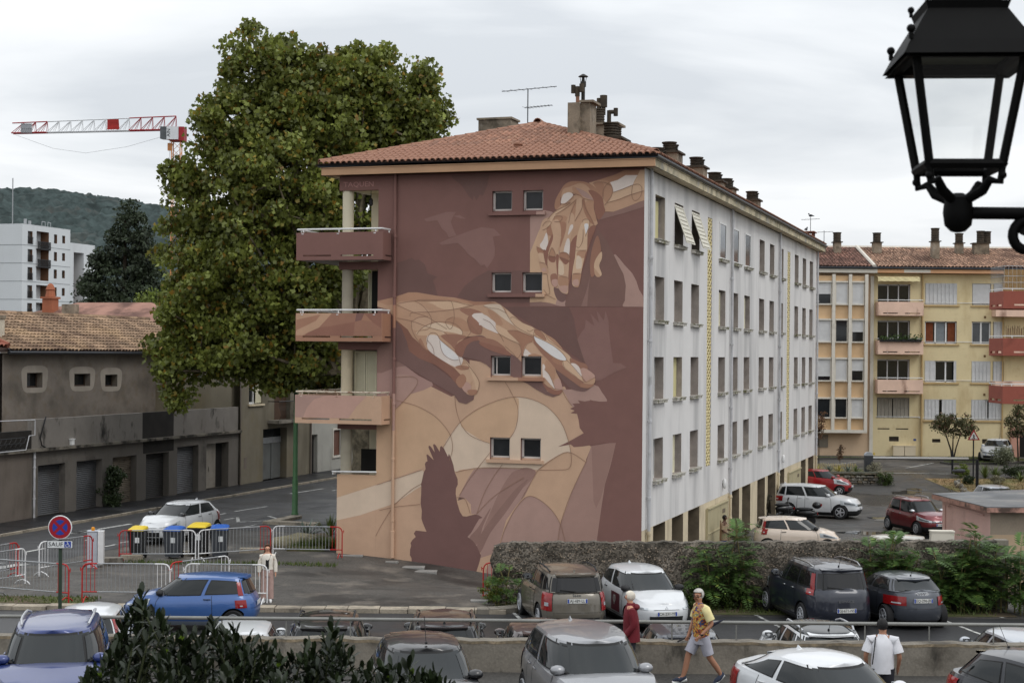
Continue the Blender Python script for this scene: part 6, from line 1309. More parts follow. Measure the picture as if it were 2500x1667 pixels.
keep = []; 
for p in cl:        # nothing grows into the block
    d = Vector(p)-C0; lx, ly = d.dot(U), d.dot(V); keep.append(not (lx > -11.9 and ly > -.9 and p[2] < 14.6))
cl = cl[np.array(keep)]
lp = clumpy(cl, 150, .82); 
k2 = np.array([not ((p[0]-C0.x)*U.x+(p[1]-C0.y)*U.y > -11.7 and p[2] < 14.2 and (p[0]-C0.x)*V.x+(p[1]-C0.y)*V.y > -.8) for p in lp]); lp = lp[k2]
PL = np.array(pt.location); PLEAF = leaf_mat('plane_leaf', srgb(112,120,56), .42, srgb(150,118,50), .32, .45, .35, .8)
leaves('foliage', lp-PL, .20, PLEAF, pt, .45); pt.children[0].name = 'crown'; tag(pt.children[0], kind='stuff')
b = MB(); b.tube([(0,0,-.2),(.1,0,2.5),(-.1,0,5),(-.6,0,7)], [.62,.5,.46,.42], 12)
for p in cl[::9]:
    q = Vector(p)-pt.location; m_ = Vector((q.x*.35-.4,q.y*.4,max(6.2,q.z*.62))); b.tube([(-.5,0,6.4),m_,q], [.24,.13,.03], 5)
for p in cl[1::4]:
    j = cl[(np.abs(cl-p).sum(1)).argsort()[6]]; b.tube([Vector(p)-pt.location, Vector(j)-pt.location], [.03,.05], 3)
b.build('trunk', BARK, pt, 40)
# dark cedar and the small trees beside it
ct = empty('cedar_tree', (P(285,850,125).x,125,0), 0, 'dark drooping conifer standing before the tower block', 'tree')
cps = []; dirs = []
def conifer(cx, top, zb, w, n):
    for i in range(n):
        t = random.random()**.75; z = top-(top-zb)*t; r = w*(t**.8)*(.55+.45*random.random()); a = random.uniform(0,6.28)
        p = np.array([cx+r*math.cos(a), r*math.sin(a), z-r*.18]); k = 60
        l = RNG.uniform(-1,1,(k,3))*np.array([.75,.75,.22])+np.array([0,0,-.0]); l[:,2] -= .35*np.abs(l[:,0]*0+RNG.random(k))*np.hypot(l[:,0],l[:,1]); cps.append(p+l)
zt = P(300,490,125).z
conifer(.9,zt,3,5.6,300); conifer(-1.2,zt-3.6,3,4.9,220); conifer(2.2,zt-2.0,3,4.2,160)
cp2 = np.concatenate(cps); tag(leaves('crown', cp2, .3, leaf_mat('cedar_needles', srgb(50,60,42), .4, None, .1, .6, .4, .5), ct, .3, 'lance', .5), kind='stuff')
MB().tube([(.5,0,0),(.6,0,zt-1)],[.5,.06],8).build('trunk', BARKD, ct)
def small_tree(name, loc, label, blobs, n, per, rad, size, m, trunk, shape='lance', asp=.6, cat='tree', group=None, kindc=True):
    o = empty(name, loc, 0, label, cat, group); c_ = blob_pts(blobs, n, .3); lp_ = clumpy(c_, per, rad)
    tag(leaves('crown', lp_, size, m, o, .4, shape, asp), kind='stuff')
    b = MB()
    for pts,rs in trunk: b.tube(pts, rs, 7)
    for p in c_[::max(1,len(c_)//14)]: b.tube([trunk[0][0][-1], Vector(p)], [trunk[0][1][-1]*.7,.015], 4)
    b.build('trunk', BARKD, o, 40); return o
p = P(325,755,118); small_tree('light_green_tree', (p.x,118,0), 'light green bushy tree between the cedar and the tiled roof', [((-1.2,0,8.3),(2.6,2.2,2.4)),((1.8,0,9.2),(2.4,2,2.6)),((3.4,0,10.2),(1.8,1.8,1.8)),((-3.3,0,7.2),(1.4,1.4,1.3))], 90, 130, .8, .24, leaf_mat('light_leaf', srgb(108,122,56), .3), [([(0,0,0),(0,0,7)],[.25,.15])])
p = P(345,680,135); small_tree('blue_conifer', (p.x,135,0), 'blue grey conifer top showing beside the plane tree', [((0,0,11),(1.9,1.6,2.6)),((.4,0,13),(1.2,1,1.5))], 40, 120, .6, .2, leaf_mat('blue_needles', srgb(104,120,118), .3), [([(0,0,0),(0,0,12)],[.2,.08])], asp=.4)
p = G(2325,1128); small_tree('crape_myrtle', (p.x,p.y,0), 'small multi-stemmed tree with bronze and pink tinges in front of the yellow block', [((0,0,2.6),(1.25,1.1,.9)),((.9,0,2.4),(.9,.9,.6)),((-.9,0,2.5),(.8,.8,.7))], 46, 60, .42, .13, leaf_mat('myrtle_leaf', srgb(84,84,54), .35, srgb(150,104,96), .2), [([(0,0,0),(-.1,0,.8),(-.5,0,2)],[.08,.06,.04]),([(0.02,0,0),(.25,0,1),(.6,.1,2)],[.06,.05,.03]),([(0,.05,0),(.05,.1,1),(.1,.2,2.1)],[.06,.05,.03])], group='small trees by the yellow block')
p = P(2480,1020,108); small_tree('leaning_shrub', (p.x,108,0), 'bronze leafed tree half cut off at the edge before the red balconies', [((0,0,2.6),(.8,.8,.9)),((.5,0,3.4),(.7,.7,.6))], 30, 60, .4, .13, MATS.get('x') or bpy.data.materials['myrtle_leaf'], [([(.2,0,0),(.1,0,2)],[.07,.04])], group='small trees by the yellow block')
p = P(2000,1030,104); small_tree('reddish_shrub', (p.x,104,0), 'thin reddish shrub rising against the white facade end', [((-.2,0,2.2),(.5,.5,1.0)),((0,0,3.2),(.35,.4,.5))], 18, 40, .28, .11, leaf_mat('russet_leaf', srgb(112,84,62), .35), [([(0,0,-.5),(0,0,2.2)],[.04,.02])], cat='shrub')
# creeper at a garage pier, plants at the gable corner
q = ST(.15,7.9); small_tree('wall_creeper', q, 'dark green self-sown shrub growing against a garage pier', [((0,0,.8),(.45,.4,.8)),((.2,0,1.5),(.5,.4,.5)),((.1,0,.3),(.5,.5,.35))], 44, 70, .28, .12, leaf_mat('creeper_leaf', srgb(58,70,44), .4), [([(0,0,0),(.05,0,1.2)],[.04,.02])], cat='shrub')
def rosette(name, loc, label, n, L_, w, m, cat='plant', group=None, up=.5, curl=.3, rim=None):
    o = empty(name, loc, random.random()*6, label, cat, group); b = MB()
    for k in range(n):
        a = k*2.4+random.uniform(-.3,.3); el = R(random.uniform(90*up-25,90*up+35)); l = L_*random.uniform(.7,1.1); d = Vector((math.cos(a)*math.cos(el),math.sin(a)*math.cos(el),math.sin(el))); s_ = Vector((-math.sin(a),math.cos(a),0))
        rows = []
        for i in range(5):
            t = i/4; c_ = d*l*t+Vector((math.cos(a),math.sin(a),-.6))*curl*l*t*t*.5; ww = w*(1-.2*t-.8*t**3); rows.append([c_-s_*ww,c_+Vector((0,0,-ww*.5)),c_+s_*ww])
        b.grid(rows)
    b.build('leaves', m, o, 60); return o
AGAVE = mat('agave_leaf', srgb(112,124,112), .5, .15, 3); IRIS = mat('iris_leaf', srgb(96,110,58), .5, .25, 3); YUC = mat('yellow_striped_leaf', srgb(170,158,78), .5, .25, 3)
g1 = G(748,1322); rosette('agave', (g1.x,g1.y,.2), 'grey green agave in the stone edged bed beside the fence panels', 22, .75, .055, AGAVE, up=.5)
g2 = G(806,1318); rosette('iris_clump', (g2.x,g2.y,.1), 'clump of upright sword leaves at the foot of the gable corner', 46, .95, .03, IRIS, up=.8, curl=.15)
bed = MB(); bs = [G(700,1345),G(790,1345),G(818,1338),G(810,1310),G(760,1312)]; bed.prism([(p.x,p.y) for p in bs], -.1, .16); tag(bed.build('planting_bed', EARTH), kind='structure')
b0, b1 = bs[0].lerp(bs[1],.5), bs[2]
grass('bed_grass', lambda: ((lambda t,s: (b0.x+(b1.x-b0.x)*t+s, b0.y+.4+s*.5))(random.random(), random.uniform(-.6,.6))), 700, .3, GRASSG, .1)
rk = MB(); rr = bmesh.new(); bmesh.ops.create_icosphere(rr, subdivisions=2, radius=.5)
for v in rr.verts: v.co = Vector((v.co.x*1.9,v.co.y*.9,v.co.z*.75))*(1+.12*math.sin(v.co.x*9+v.co.y*5)+.08*math.sin(v.co.z*13))
rm = bpy.data.meshes.new('boulder'); rr.to_mesh(rm); rr.free(); rm.materials.append(mat('pitted_limestone', srgb(128,122,100), .92, .25, 2.5, .2, 16, bump=.8, dirt=(srgb(66,62,50), .85, 2.2, .5, .64))); rm.polygons.foreach_set('use_smooth',[True]*len(rm.polygons))
p = G(727,1338); o = inst('boulder', rm, None, (p.x,p.y,.2), (0,0,.1)); tag(o, 'long pitted limestone boulder edging the planting bed', 'boulder')
def slab(name, label, c, w, d, h, rz=0, m=KERB, cat='kerb block', group=None):
    o = empty(name, (c.x,c.y,gz(c.x,c.y)), rz, label, cat, group); b = MB().box(-w/2,w/2,-d/2,d/2,0,h); ob = b.build('block', m, o)
    bv = ob.modifiers.new('b','BEVEL'); bv.width = .03; bv.segments = 1; return o
def block(label, px, py, w, d=.3, h=.16, rz=0, group='pale kerb blocks below the bins', m=KERB):
    c = G(px,py); b = MB().box(-w/2,w/2,-d/2,d/2,-.05,h); b.add([(-w/2+.03,-d/2-.002,.02),(w/2-.03,-d/2-.002,.02),(w/2-.03,-d/2-.002,.03),(-w/2+.03,-d/2-.002,.03)],[(0,1,2,3)])
    o = b.build('kerb_block', m); o.location = (c.x,c.y,gz(c.x,c.y)); o.rotation_euler = (0,0,rz); return tag(o, label, 'kerb block', group)
block('pale kerb block at the foot of the yellow lidded bin by the red fence end', 322,1365,.68)
block('pale kerb block between the blue and the big yellow lidded bins', 470,1356,.95)
block('pale kerb block behind the white robed walker with a red barrier above', 618,1348,.95,rz=.1)
block('dark low concrete kerb beside the barrier machine', 264,1378,.95,.4,.24,.25,None,CONC)
# ---- ailanthus: long fern-like compound leaves
AIL = [leaf_mat('ailanthus_leaf', srgb(78,104,52), .28, srgb(124,142,66), .3, .5, .2, 1.5)]
def frond(b, base, d, L_, droop, wmax, n=11):
    d = d.normalized(); side = d.cross(Vector((0,0,1))).normalized(); pts = []
    for i in range(n+1):
        t = i/n; pts.append(base+d*L_*t+Vector((0,0,-droop*L_*t*t)))
    for i in range(1,n+1):
        p = pts[i]; tg = (pts[i]-pts[i-1]).normalized(); t = i/n; l = wmax*(math.sin(math.pi*min(1,.25+t*.72))**.8); w = l*.17; upv = side.cross(tg)
        for sg in (-1,1):
            o_ = (side*sg*.9+tg*.42+upv*random.uniform(-.2,.1)).normalized(); q = p+o_*l; ww = tg*w
            b.add([p-ww*.3, p+o_*l*.35-ww, q, p+o_*l*.4+ww], [(0,1,2,3)] if sg > 0 else [(3,2,1,0)])
    b.add([pts[0]-side*.008, pts[0]+side*.008, pts[-1]], [(0,1,2)])
def ailanthus(loc, h, nst, nfr, L_, label, seed, lean=(0,0), group='ailanthus saplings along the pebble wall', spread=.6):
    random.seed(seed); o = empty('ailanthus', loc, 0, label, 'plant', group); b = MB(); s = MB()
    for k in range(nst):
        bx, by = random.uniform(-spread,spread), random.uniform(-.25,.15); hh = h*random.uniform(.55,1.0) if k else h
        tp = Vector((bx+random.uniform(-.3,.3)+lean[0]*hh, by+lean[1]*hh-random.uniform(0,.25), hh)); s.tube([(bx,by,-.1),(bx*1.05,by,hh*.5),tp],[.022,.018,.012],5)
        for i in range(nfr):
            t = .25+.75*(i/(nfr-1)); p = Vector((bx,by,0)).lerp(tp,t); a = i*2.4+random.uniform(-.4,.4); el = R(random.uniform(-8,30)+28*(t-.4))
            dv = Vector((math.cos(a)*math.cos(el),math.sin(a)*math.cos(el)*.8-.25,math.sin(el))); frond(b, p, dv, L_*random.uniform(.7,1.1)*(1-.15*t), random.uniform(.25,.55), .21*random.uniform(.85,1.15)*L_/.8)
    b.build('fronds', AIL[0], o); s.build('stems', mat('ailanthus_stem', srgb(122,112,72), .7, .1), o)
A_ = lambda px, Y: Vector((ray(px,1400)[0]*Y, Y, gz(ray(px,1400)[0]*Y,Y)))
ailanthus(A_(1785,45.15), 2.35, 7, 14, .95, 'tallest bushy ailanthus sapling rising above the wall beside the minivan', 11, spread=.75)
ailanthus(A_(1238,45.0), 1.15, 5, 8, .62, 'low ailanthus clump at the broken wall end behind the taupe off-roader', 12, spread=.4)
ailanthus(A_(1390,45.38), 1.0, 1, 7, .3, 'tiny ailanthus shoot against the wall above the taupe car roof', 13, group='small shoots on the wall face')
ailanthus(A_(1590,45.38), 1.05, 1, 7, .3, 'tiny ailanthus shoot against the wall above the white hatchback roof', 14, group='small shoots on the wall face')
ailanthus(A_(2060,45.38), 1.55, 1, 7, .35, 'tiny ailanthus shoot on the wall between the minivan and the thicket', 15, group='small shoots on the wall face')
for k,(px,h,lab) in enumerate([(2125,2.15,'upright ailanthus sapling over the dark minivan roof where the thicket starts'),(2185,1.85,'ailanthus sapling behind the minivan tail, left of the grey hatchback'),(2250,1.7,'ailanthus sapling directly above the grey hatchback roof'),(2312,1.75,'ailanthus sapling by the grey hatchback below the meter box'),(2372,2.3,'tall ailanthus sapling in front of the pink shed wall'),(2430,1.75,'ailanthus sapling below the shed corner'),(2480,1.6,'ailanthus sapling in front of the bare cement shed wall')]):
    ailanthus(A_(px,45.0), h, 6, 13, .95, lab.replace('left of','next to'), 20+k, spread=.55)
ailanthus(A_(2530,44.6), 1.9, 5, 12, .95, 'ailanthus sapling at the far end of the thicket cut by the picture edge'.replace('picture edge','view'), 31, spread=.5)
random.seed(99)
small_tree('weed_clump', A_(1700,45.1), 'low weedy undergrowth at the wall foot under the tallest sapling', [((0,-.1,.25),(1.1,.35,.3)),((1.0,-.1,.3),(.6,.3,.3))], 40, 60, .2, .08, leaf_mat('weed_leaf', srgb(70,86,40), .35), [([(0,0,0),(0,0,.2)],[.01,.01])], cat='plant')
small_tree('weed_clump', A_(1205,45.6), 'yellow green weeds at the red fence end beside the broken wall', [((0,0,.3),(.3,.25,.35))], 20, 50, .16, .07, leaf_mat('yellow_weed', srgb(108,118,48), .3), [([(0,0,0),(0,0,.2)],[.01,.01])], cat='plant')
p = BL(1.2,13,-.9); small_tree('facade_weeds', p, 'dry scrubby weeds at the garage piers behind the cream car', [((0,0,.3),(.5,1.2,.35)),((.3,-2,.2),(.4,.9,.3)),((.1,3,.4),(.4,1.2,.5))], 50, 50, .22, .08, leaf_mat('scrub_leaf', srgb(92,96,58), .3), [([(0,0,0),(0,0,.2)],[.01,.01])], cat='plant')
# ---- big dark glossy shrub in front of the camera
bush = empty('oleander_bush', (-1.9,11.2,.9), 0, 'dark glossy leaved bush rising in front of the parked cars', 'bush')
BL_ = leaf_mat('glossy_dark_leaf', srgb(32,41,23), .4, None, .06, .34, .2, 3); BLN = leaf_mat('fresh_tip_leaf', srgb(104,128,42), .25, None, .3, .4)
top_pts = [(200,1640),(250,1560),(300,1500),(345,1420),(395,1480),(450,1530),(520,1490),(560,1510),(630,1540),(700,1560),(760,1550),(810,1500),(860,1560),(900,1600),(960,1580),(1010,1590),(1060,1620),(1090,1640)]
bb = MB(); bn = MB(); stx = MB()
def bleaf(b, p, d, l, w):
    d = d.normalized(); s_ = d.cross(Vector((random.uniform(-.4,.4),random.uniform(-.4,.4),1))).normalized(); up_ = s_.cross(d); pr = [(0,.12),(.3,.75),(.62,1),(.85,.7),(1,0)]; rows = []
    for t,ww in pr:
        c_ = p+d*l*t-up_*.12*l*t*t*0-Vector((0,0,.10*l*t*t)); rows.append([c_-s_*w*ww+up_*w*.35*ww, c_, c_+s_*w*ww+up_*w*.35*ww])
    b.grid(rows)
def whorl(c, ax, n, l, fresh=False):
    ax = ax.normalized(); a1 = ax.cross(Vector((1,.3,.2))).normalized(); a2 = ax.cross(a1)
    for k in range(n):
        a = 2.4*k; f = .25+.75*(k/n); d = ax*(1.15-f)+(a1*math.cos(a)+a2*math.sin(a))*f*1.0; bleaf(bb, c-ax*.02*k, d, l*random.uniform(.75,1.1), l*.15)
    if fresh:
        for k in range(7):
            a = 2.4*k; d = ax*1.0+(a1*math.cos(a)+a2*math.sin(a))*.4; bleaf(bn, c+ax*.02, d, l*.45, l*.08)
rb_ = random.Random(5)
for k in range(620):
    u = rb_.random(); px = 185+920*u; ptop = np.interp(px,[a_ for a_,_ in top_pts],[b_ for _,b_ in top_pts]); dep = rb_.random()**1.4
    py = ptop+38+dep*290+rb_.uniform(0,14); Y = 11.2+rb_.uniform(-.75,.75)*min(1,.25+dep*1.3); c_ = P(px,py,Y)-bush.location
    ax = Vector((rb_.uniform(-.5,.5),rb_.uniform(-.5,.3),1)); whorl(c_, ax, rb_.choice((9,11,13)), rb_.uniform(.10,.135), rb_.random() < .06)
    if k % 3 == 0: stx.tube([c_, c_-ax*.3+Vector((rb_.uniform(-.1,.1),0,-.15))],[.006,.009],4)
for px,py in [(345,1412),(520,1486),(572,1500),(455,1520),(300,1495),(812,1492),(905,1598),(755,1540),(1065,1610),(640,1545),(395,1475),(1000,1582)]:
    c_ = P(px,py+46,11.2)-bush.location; whorl(c_, Vector((rb_.uniform(-.3,.3),0,1)), 12, .14); stx.tube([c_, c_-Vector((rb_.uniform(-.05,.05),0,.5))],[.006,.01],4)
for k in range(26):
    px = 230+820*k/25; q = P(px,1660,11.2)-bush.location; stx.tube([(q.x*.35,0,-.1),(q.x*.8,0,2),(q.x,0,q.z-.1)],[.035,.025,.012],5)
tag(bb.build('leaves', BL_, bush, 60), kind='stuff'); tag(bn.build('young_leaves', BLN, bush, 60), kind='stuff'); stx.build('stems', mat('bush_stem', srgb(60,66,40), .7, .1), bush)
# ---- flower beds by the lot entrance
def bedplant(px, py, kind, label, s=1):
    p = G(px,py); z = gz(p.x,p.y)+.03
    if kind == 'iris': rosette('iris_clump', (p.x,p.y,z), label, int(34*s), .8*s, .035, IRIS, group='strap leaved clumps by the lot entrance', up=.62)
    elif kind == 'yucca': rosette('striped_clump', (p.x,p.y,z), label, 30, .85*s, .035, YUC, group='strap leaved clumps by the lot entrance', up=.75, curl=.12)
    elif kind == 'grey': rosette('grey_clump', (p.x,p.y,z), label, 34, .7*s, .03, AGAVE, group='strap leaved clumps by the lot entrance', up=.6)
    else: small_tree('low_shrub', (p.x,p.y,z), label, [((0,0,.4*s),(.6*s,.5*s,.42*s))], int(26*s), 46, .24*s, .1, {'g':bpy.data.materials['creeper_leaf'],'o':leaf_mat('grey_green_leaf', srgb(112,116,92), .3),'y':bpy.data.materials['light_leaf'],'w':leaf_mat('pale_flower_leaf', srgb(150,146,124), .3)}[kind], [([(0,0,0),(0,0,.3*s)],[.02,.01])], cat='shrub', group='low shrubs by the lot entrance')
for a_ in [(2345,1150,'y','yellow green low shrub beside the short dark post',.9),(2365,1158,'g','small dark shrub at the warning sign post',.6),(2405,1152,'iris','broad green strap leaved clump right behind the dry lawn'.replace('right ',''),1.3),(2430,1152,'iris','strap leaved clump between the two low shrubs',1.2),(2448,1135,'o','grey green taller shrub covering the white crossover bumper',1.5),(2436,1158,'w','pale silvery low cushion plant on the lawn edge',.7),(2475,1152,'g','dark green low shrub by the lawn far corner',1.1),(2492,1156,'iris','strap leaved clump at the end of the lawn bed',.9)]: bedplant(*a_)
# ------------------------------------------------------------------ crowd barriers, bins, signs, posts
REDP = mat('barrier_red', srgb(168,36,34), .5, .1, 4); WHP = mat('barrier_white', srgb(214,214,214), .5, .08, 4)
BARM = MB().tube([(0,0,.30),(0,0,1.06)], .009, 5).mesh('bar', GALV); BARR = MB().tube([(0,0,.30),(0,0,1.06)], .009, 5).mesh('bar', REDP); BARW = MB().tube([(0,0,.30),(0,0,1.06)], .009, 5).mesh('bar', WHP)
def barrier(a, b, label, ends=('r','w'), n=20, group='red white and steel crowd barriers'):
    a = Vector((a.x,a.y,0)); b = Vector((b.x,b.y,0)); L_ = (b-a).length; d = (b-a).normalized(); z = gz((a.x+b.x)/2,(a.y+b.y)/2)
    o = empty('crowd_barrier', (a.x,a.y,z), math.atan2(d.y,d.x), label, 'barrier', group); E = {'r':REDP,'w':WHP,'g':GALV}; e = .42
    m = MB(); m.tube([(e,0,1.08),(L_-e,0,1.08)],.02,8); m.tube([(e,0,.29),(L_-e,0,.29)],.018,8); m.build('frame', GALV, o, 60)
    for s,x0,x1 in ((0,0,e),(1,L_,L_-e)):
        sg = 1 if s == 0 else -1; m = MB()
        m.tube([(x0,0,.02),(x0,0,.9),(x0+sg*.03,0,1.0),(x0+sg*.09,0,1.06),(x0+sg*.18,0,1.08),(x1,0,1.08)],.021,8); m.tube([(x0,0,.29),(x1,0,.29)],.019,8)
        m.tube([(x0-sg*.05,0,.93),(x0,0,.93)],.014,6); m.tube([(x0-sg*.05,0,.87),(x0-sg*.05,0,.98)],.012,5)
        m.build('end_frame', E[ends[s]], o, 60)
        f = MB(); f.tube([(x0+sg*.10,-.30,.02),(x0+sg*.10,-.2,.10),(x0+sg*.10,0,.16),(x0+sg*.10,.2,.10),(x0+sg*.10,.30,.02)],.018,6); f.build('foot', E[ends[s]], o, 60)
    for k in range(n):
        x = L_*(k+1)/(n+1); me = BARM
        if x < e-.02: me = {'r':BARR,'w':BARW,'g':BARM}[ends[0]]
        elif x > L_-e+.02: me = {'r':BARR,'w':BARW,'g':BARM}[ends[1]]
        inst('bar', me, o, (x,0,0))
    return o
z2 = lambda x,y: G(x/2.75, 960+y/2.75)
barrier(z2(800,1135), z2(1312,1133), 'barrier in front of the first yellow lidded bin, red end away from the walker')
barrier(z2(1332,1133), z2(1815,1098), 'barrier in front of the blue lidded bin, its red end behind the woman', ('w','r'))
barrier(z2(1832,1098), z2(2296,1106), 'barrier running up to the corner of the painted gable, red end at the wall', ('w','r'))
barrier(z2(262,1246), z2(618,1188), 'barrier ending red at the white barrier machine beside the crossing', ('w','r'), 18)
p1 = z2(168,1302); barrier(p1+Vector((-1.1,-2.2,0)), p1, 'barrier with a white end receding to the crossing behind the sign', ('g','w'), 18)
p2 = z2(120,1255); barrier(p2+Vector((-.9,-2.3,0)), p2, 'farther barrier with a red end partly hidden by the white ended one', ('w','r'), 18)
barrier(Vector((-14.6,45.35,0)), Vector((-12.25,44.35,0)), 'barrier with a red end just right of the parking sign post'.replace('right of','behind'), ('g','r'), 20)
barrier(Vector((-11.95,44.62,0)), Vector((-9.5,44.62,0)), 'barrier red at one end and white at the end touching the blue hatchback', ('r','w'), 20)
barrier(Vector((-9.55,44.9,0)), Vector((-8.2,46.6,0)), 'barrier end seen through and above the blue hatchback bonnet', ('r','w'), 14)
barrier(Vector((-9.1,44.75,0)), Vector((-6.78,44.62,0)), 'barrier behind the blue hatchback, white end beside the woman', ('w','w'), 20)
bq_ = G(1187,1420); barrier(Vector((-.78,46.6,0)), Vector((1.5,47.3,0)), 'barrier with a red end tucked behind the broken end of the pebble wall', ('r','w'), 18)
# bins
DGREY = mat('bin_grey', srgb(62,65,70), .55, .08, 3); DBLK = mat('bin_black', srgb(34,35,37), .55, .1, 3); YLID = mat('lid_yellow', srgb(214,186,44), .5, .05, 3); BLID = mat('lid_blue', srgb(34,88,172), .5, .06, 3); STICK = mat('sticker_white', srgb(206,208,208), .6, .05, 5)
def bin_(px, body, lid, label, w=.58, h=.96, dy=0, group='wheelie bins by the road'):
    c = G(px,1362); o = empty('wheelie_bin', (c.x,c.y+dy,gz(c.x,c.y)), random.uniform(-.12,.12), label, 'bin', group); b = MB(); d = .6
    t = [(-w*.40,-d*.38),(w*.40,-d*.38),(w*.40,d*.42),(-w*.40,d*.42)]; u = [(-w*.5,-d*.5),(w*.5,-d*.5),(w*.5,d*.5),(-w*.5,d*.5)]
    b.add([(x,y,.08) for x,y in t]+[(x,y,h) for x,y in u], [(3,2,1,0),(0,1,5,4),(1,2,6,5),(2,3,7,6),(3,0,4,7),(4,5,6,7)]); b.box(-w*.52,w*.52,-d*.53,d*.53,h-.07,h); ob = b.build('body', body, o)
    b = MB(); b.add([(-w*.54,-d*.58,h+.005),(w*.54,-d*.58,h+.005),(w*.54,d*.56,h+.03),(-w*.54,d*.56,h+.03),(-w*.5,-d*.5,h+.05),(w*.5,-d*.5,h+.05),(w*.5,d*.5,h+.11),(-w*.5,d*.5,h+.11),(-w*.3,-d*.3,h+.085),(w*.3,-d*.3,h+.085),(w*.3,d*.4,h+.14),(-w*.3,d*.4,h+.14)], [(0,1,5,4),(1,2,6,5),(2,3,7,6),(3,0,4,7),(4,5,9,8),(5,6,10,9),(6,7,11,10),(7,4,8,11),(8,9,10,11),(3,2,1,0)]); b.build('lid', lid, o)
    for s in (-1,1): MB().lathe([(.02,-.03),(.1,-.03),(.1,.03),(.02,.03)],12,0,(s*w*.4,d*.4,.1),'X').build('wheel', BLACK, o, 40)
    b = MB().box(-.02,.13,-d*.47-.0,-d*.43,h*.58,h*.8); b.build('sticker', STICK, ob); b = MB().tube([(-w*.35,d*.6,h-.02),(w*.35,d*.6,h-.02)],.02,6); b.build('handle', DBLK, o)
bin_(336,DBLK,YLID,'black bin with a yellow lid nearest the beacon machine',.52); bin_(424,DGREY,BLID,'grey bin with a bright blue lid in front of the white hatchback nose')
bin_(478,DBLK,YLID,'big black bin with a yellow lid between two blue lidded bins',.62,1.02,.55); bin_(533,DGREY,BLID,'grey bin with a blue lid standing last in the row',.58,.98,.25)
# barrier machine at the car park gate
c = G(231,1384); o = empty('barrier_machine', (c.x,c.y,gz(c.x,c.y)), .12, 'white cabinet of the car park barrier with an orange beacon on top', 'barrier machine')
MB().box(-.22,.1,-.16,.2,0,1.18).box(-.24,.12,-.18,.22,1.18,1.2).build('cabinet', mat('cabinet_grey', srgb(176,180,188), .5, .06, 3), o)
MB().box(.12,.30,-.2,.1,.1,1.2).build('boom_support', WHP, o); MB().lathe([(.05,0),(.06,.03),(.06,.09),(.03,.12)],12,0,(-.06,0,1.2)).build('beacon', mat('orange_beacon', srgb(214,140,30), .3, .05), o, 40)
# no stopping sign with its plate
NAVY = mat('sign_blue', srgb(36,62,150), .45, .03); SRED = mat('sign_red', srgb(150,24,38), .45, .03); SWHITE = mat('sign_white', srgb(214,216,216), .5, .02); SBLK = mat('sign_black', srgb(26,28,34), .6, 0); DGREEN = mat('dark_green_post', srgb(48,62,50), .5, .1, 3)
sp = P(145.5,1286.5,41); o = empty('road_sign', (sp.x+.02,41,gz(sp.x,41)), 0, 'round no stopping sign with a disabled exemption plate on a green post', 'road sign'); hz_ = sp.z
MB().box(-.04,.04,.0,.06,0,hz_+.28).build('post', DGREEN, o)
b = MB(); r_ = .30
b.lathe([(r_,0),(r_+.01,-.012),(r_,-.024)],40,0,(0,-.01,hz_),'Y'); ds = b.build('sign_disc', SWHITE, o, 40)
b = MB()
def ring(b, r0, r1, y, m, a0=0, a1=6.2832, n=40, c=(0,0)):
    for k in range(n):
        t0,t1 = a0+(a1-a0)*k/n, a0+(a1-a0)*(k+1)/n
        b.quad((c[0]+r0*math.cos(t0),y,c[1]+r0*math.sin(t0)),(c[0]+r1*math.cos(t0),y,c[1]+r1*math.sin(t0)),(c[0]+r1*math.cos(t1),y,c[1]+r1*math.sin(t1)),(c[0]+r0*math.cos(t1),y,c[1]+r0*math.sin(t1)),m)
ring(b,.001,.285,-.036,0)
for q in range(4):          # four blue quarters between the red diagonals
    a = math.pi/2*q; pts = []
    for t in np.linspace(-math.pi/4+.17,math.pi/4-.17,10): pts.append((.195*math.cos(a+t),.195*math.sin(a+t)))
    pts.append((.055*math.cos(a),.055*math.sin(a))); b.add([(x,-.039,hz_*0+z) for x,z in pts], [tuple(range(len(pts)))], 1)
fc = b.build('sign_face', [SRED,NAVY], ds); fc.location = (0,0,hz_)
zp = P(145,1328,41).z; pl = MB(); pl.box(-.335,.335,-.03,-.012,zp-.105,zp+.105); pl.box(-.32,.32,-.034,-.03,zp-.09,zp+.09,1); pl.box(.115,.285,-.038,-.034,zp-.075,zp+.075,2); plate = pl.build('plate', [SBLK,SWHITE,NAVY], o)
RX = Matrix.Rotation(R(90),4,'X'); T_ = Matrix.Translation
text('SAUF', .15, SBLK, 'lettering', plate, T_((-.105,-.038,zp)) @ RX, .002, 'CENTER', 1.1)
w = MB(); w.tube([(.195,-.041,zp+.05),(.195,-.041,zp+.0),(.235,-.041,zp-.005),(.25,-.041,zp-.045),(.265,-.041,zp-.045)],.007,5); w.tube([(.197,-.041,zp+.025),(.228,-.041,zp+.022)],.006,4); w.ball((.192,-.041,zp+.062),.012,8)
w.tube([(.19+.042*math.cos(t),-.041,zp-.028+.036*math.sin(t)) for t in np.linspace(2.0,6.0,12)],.006,4); w.build('wheelchair_symbol', SWHITE, plate)
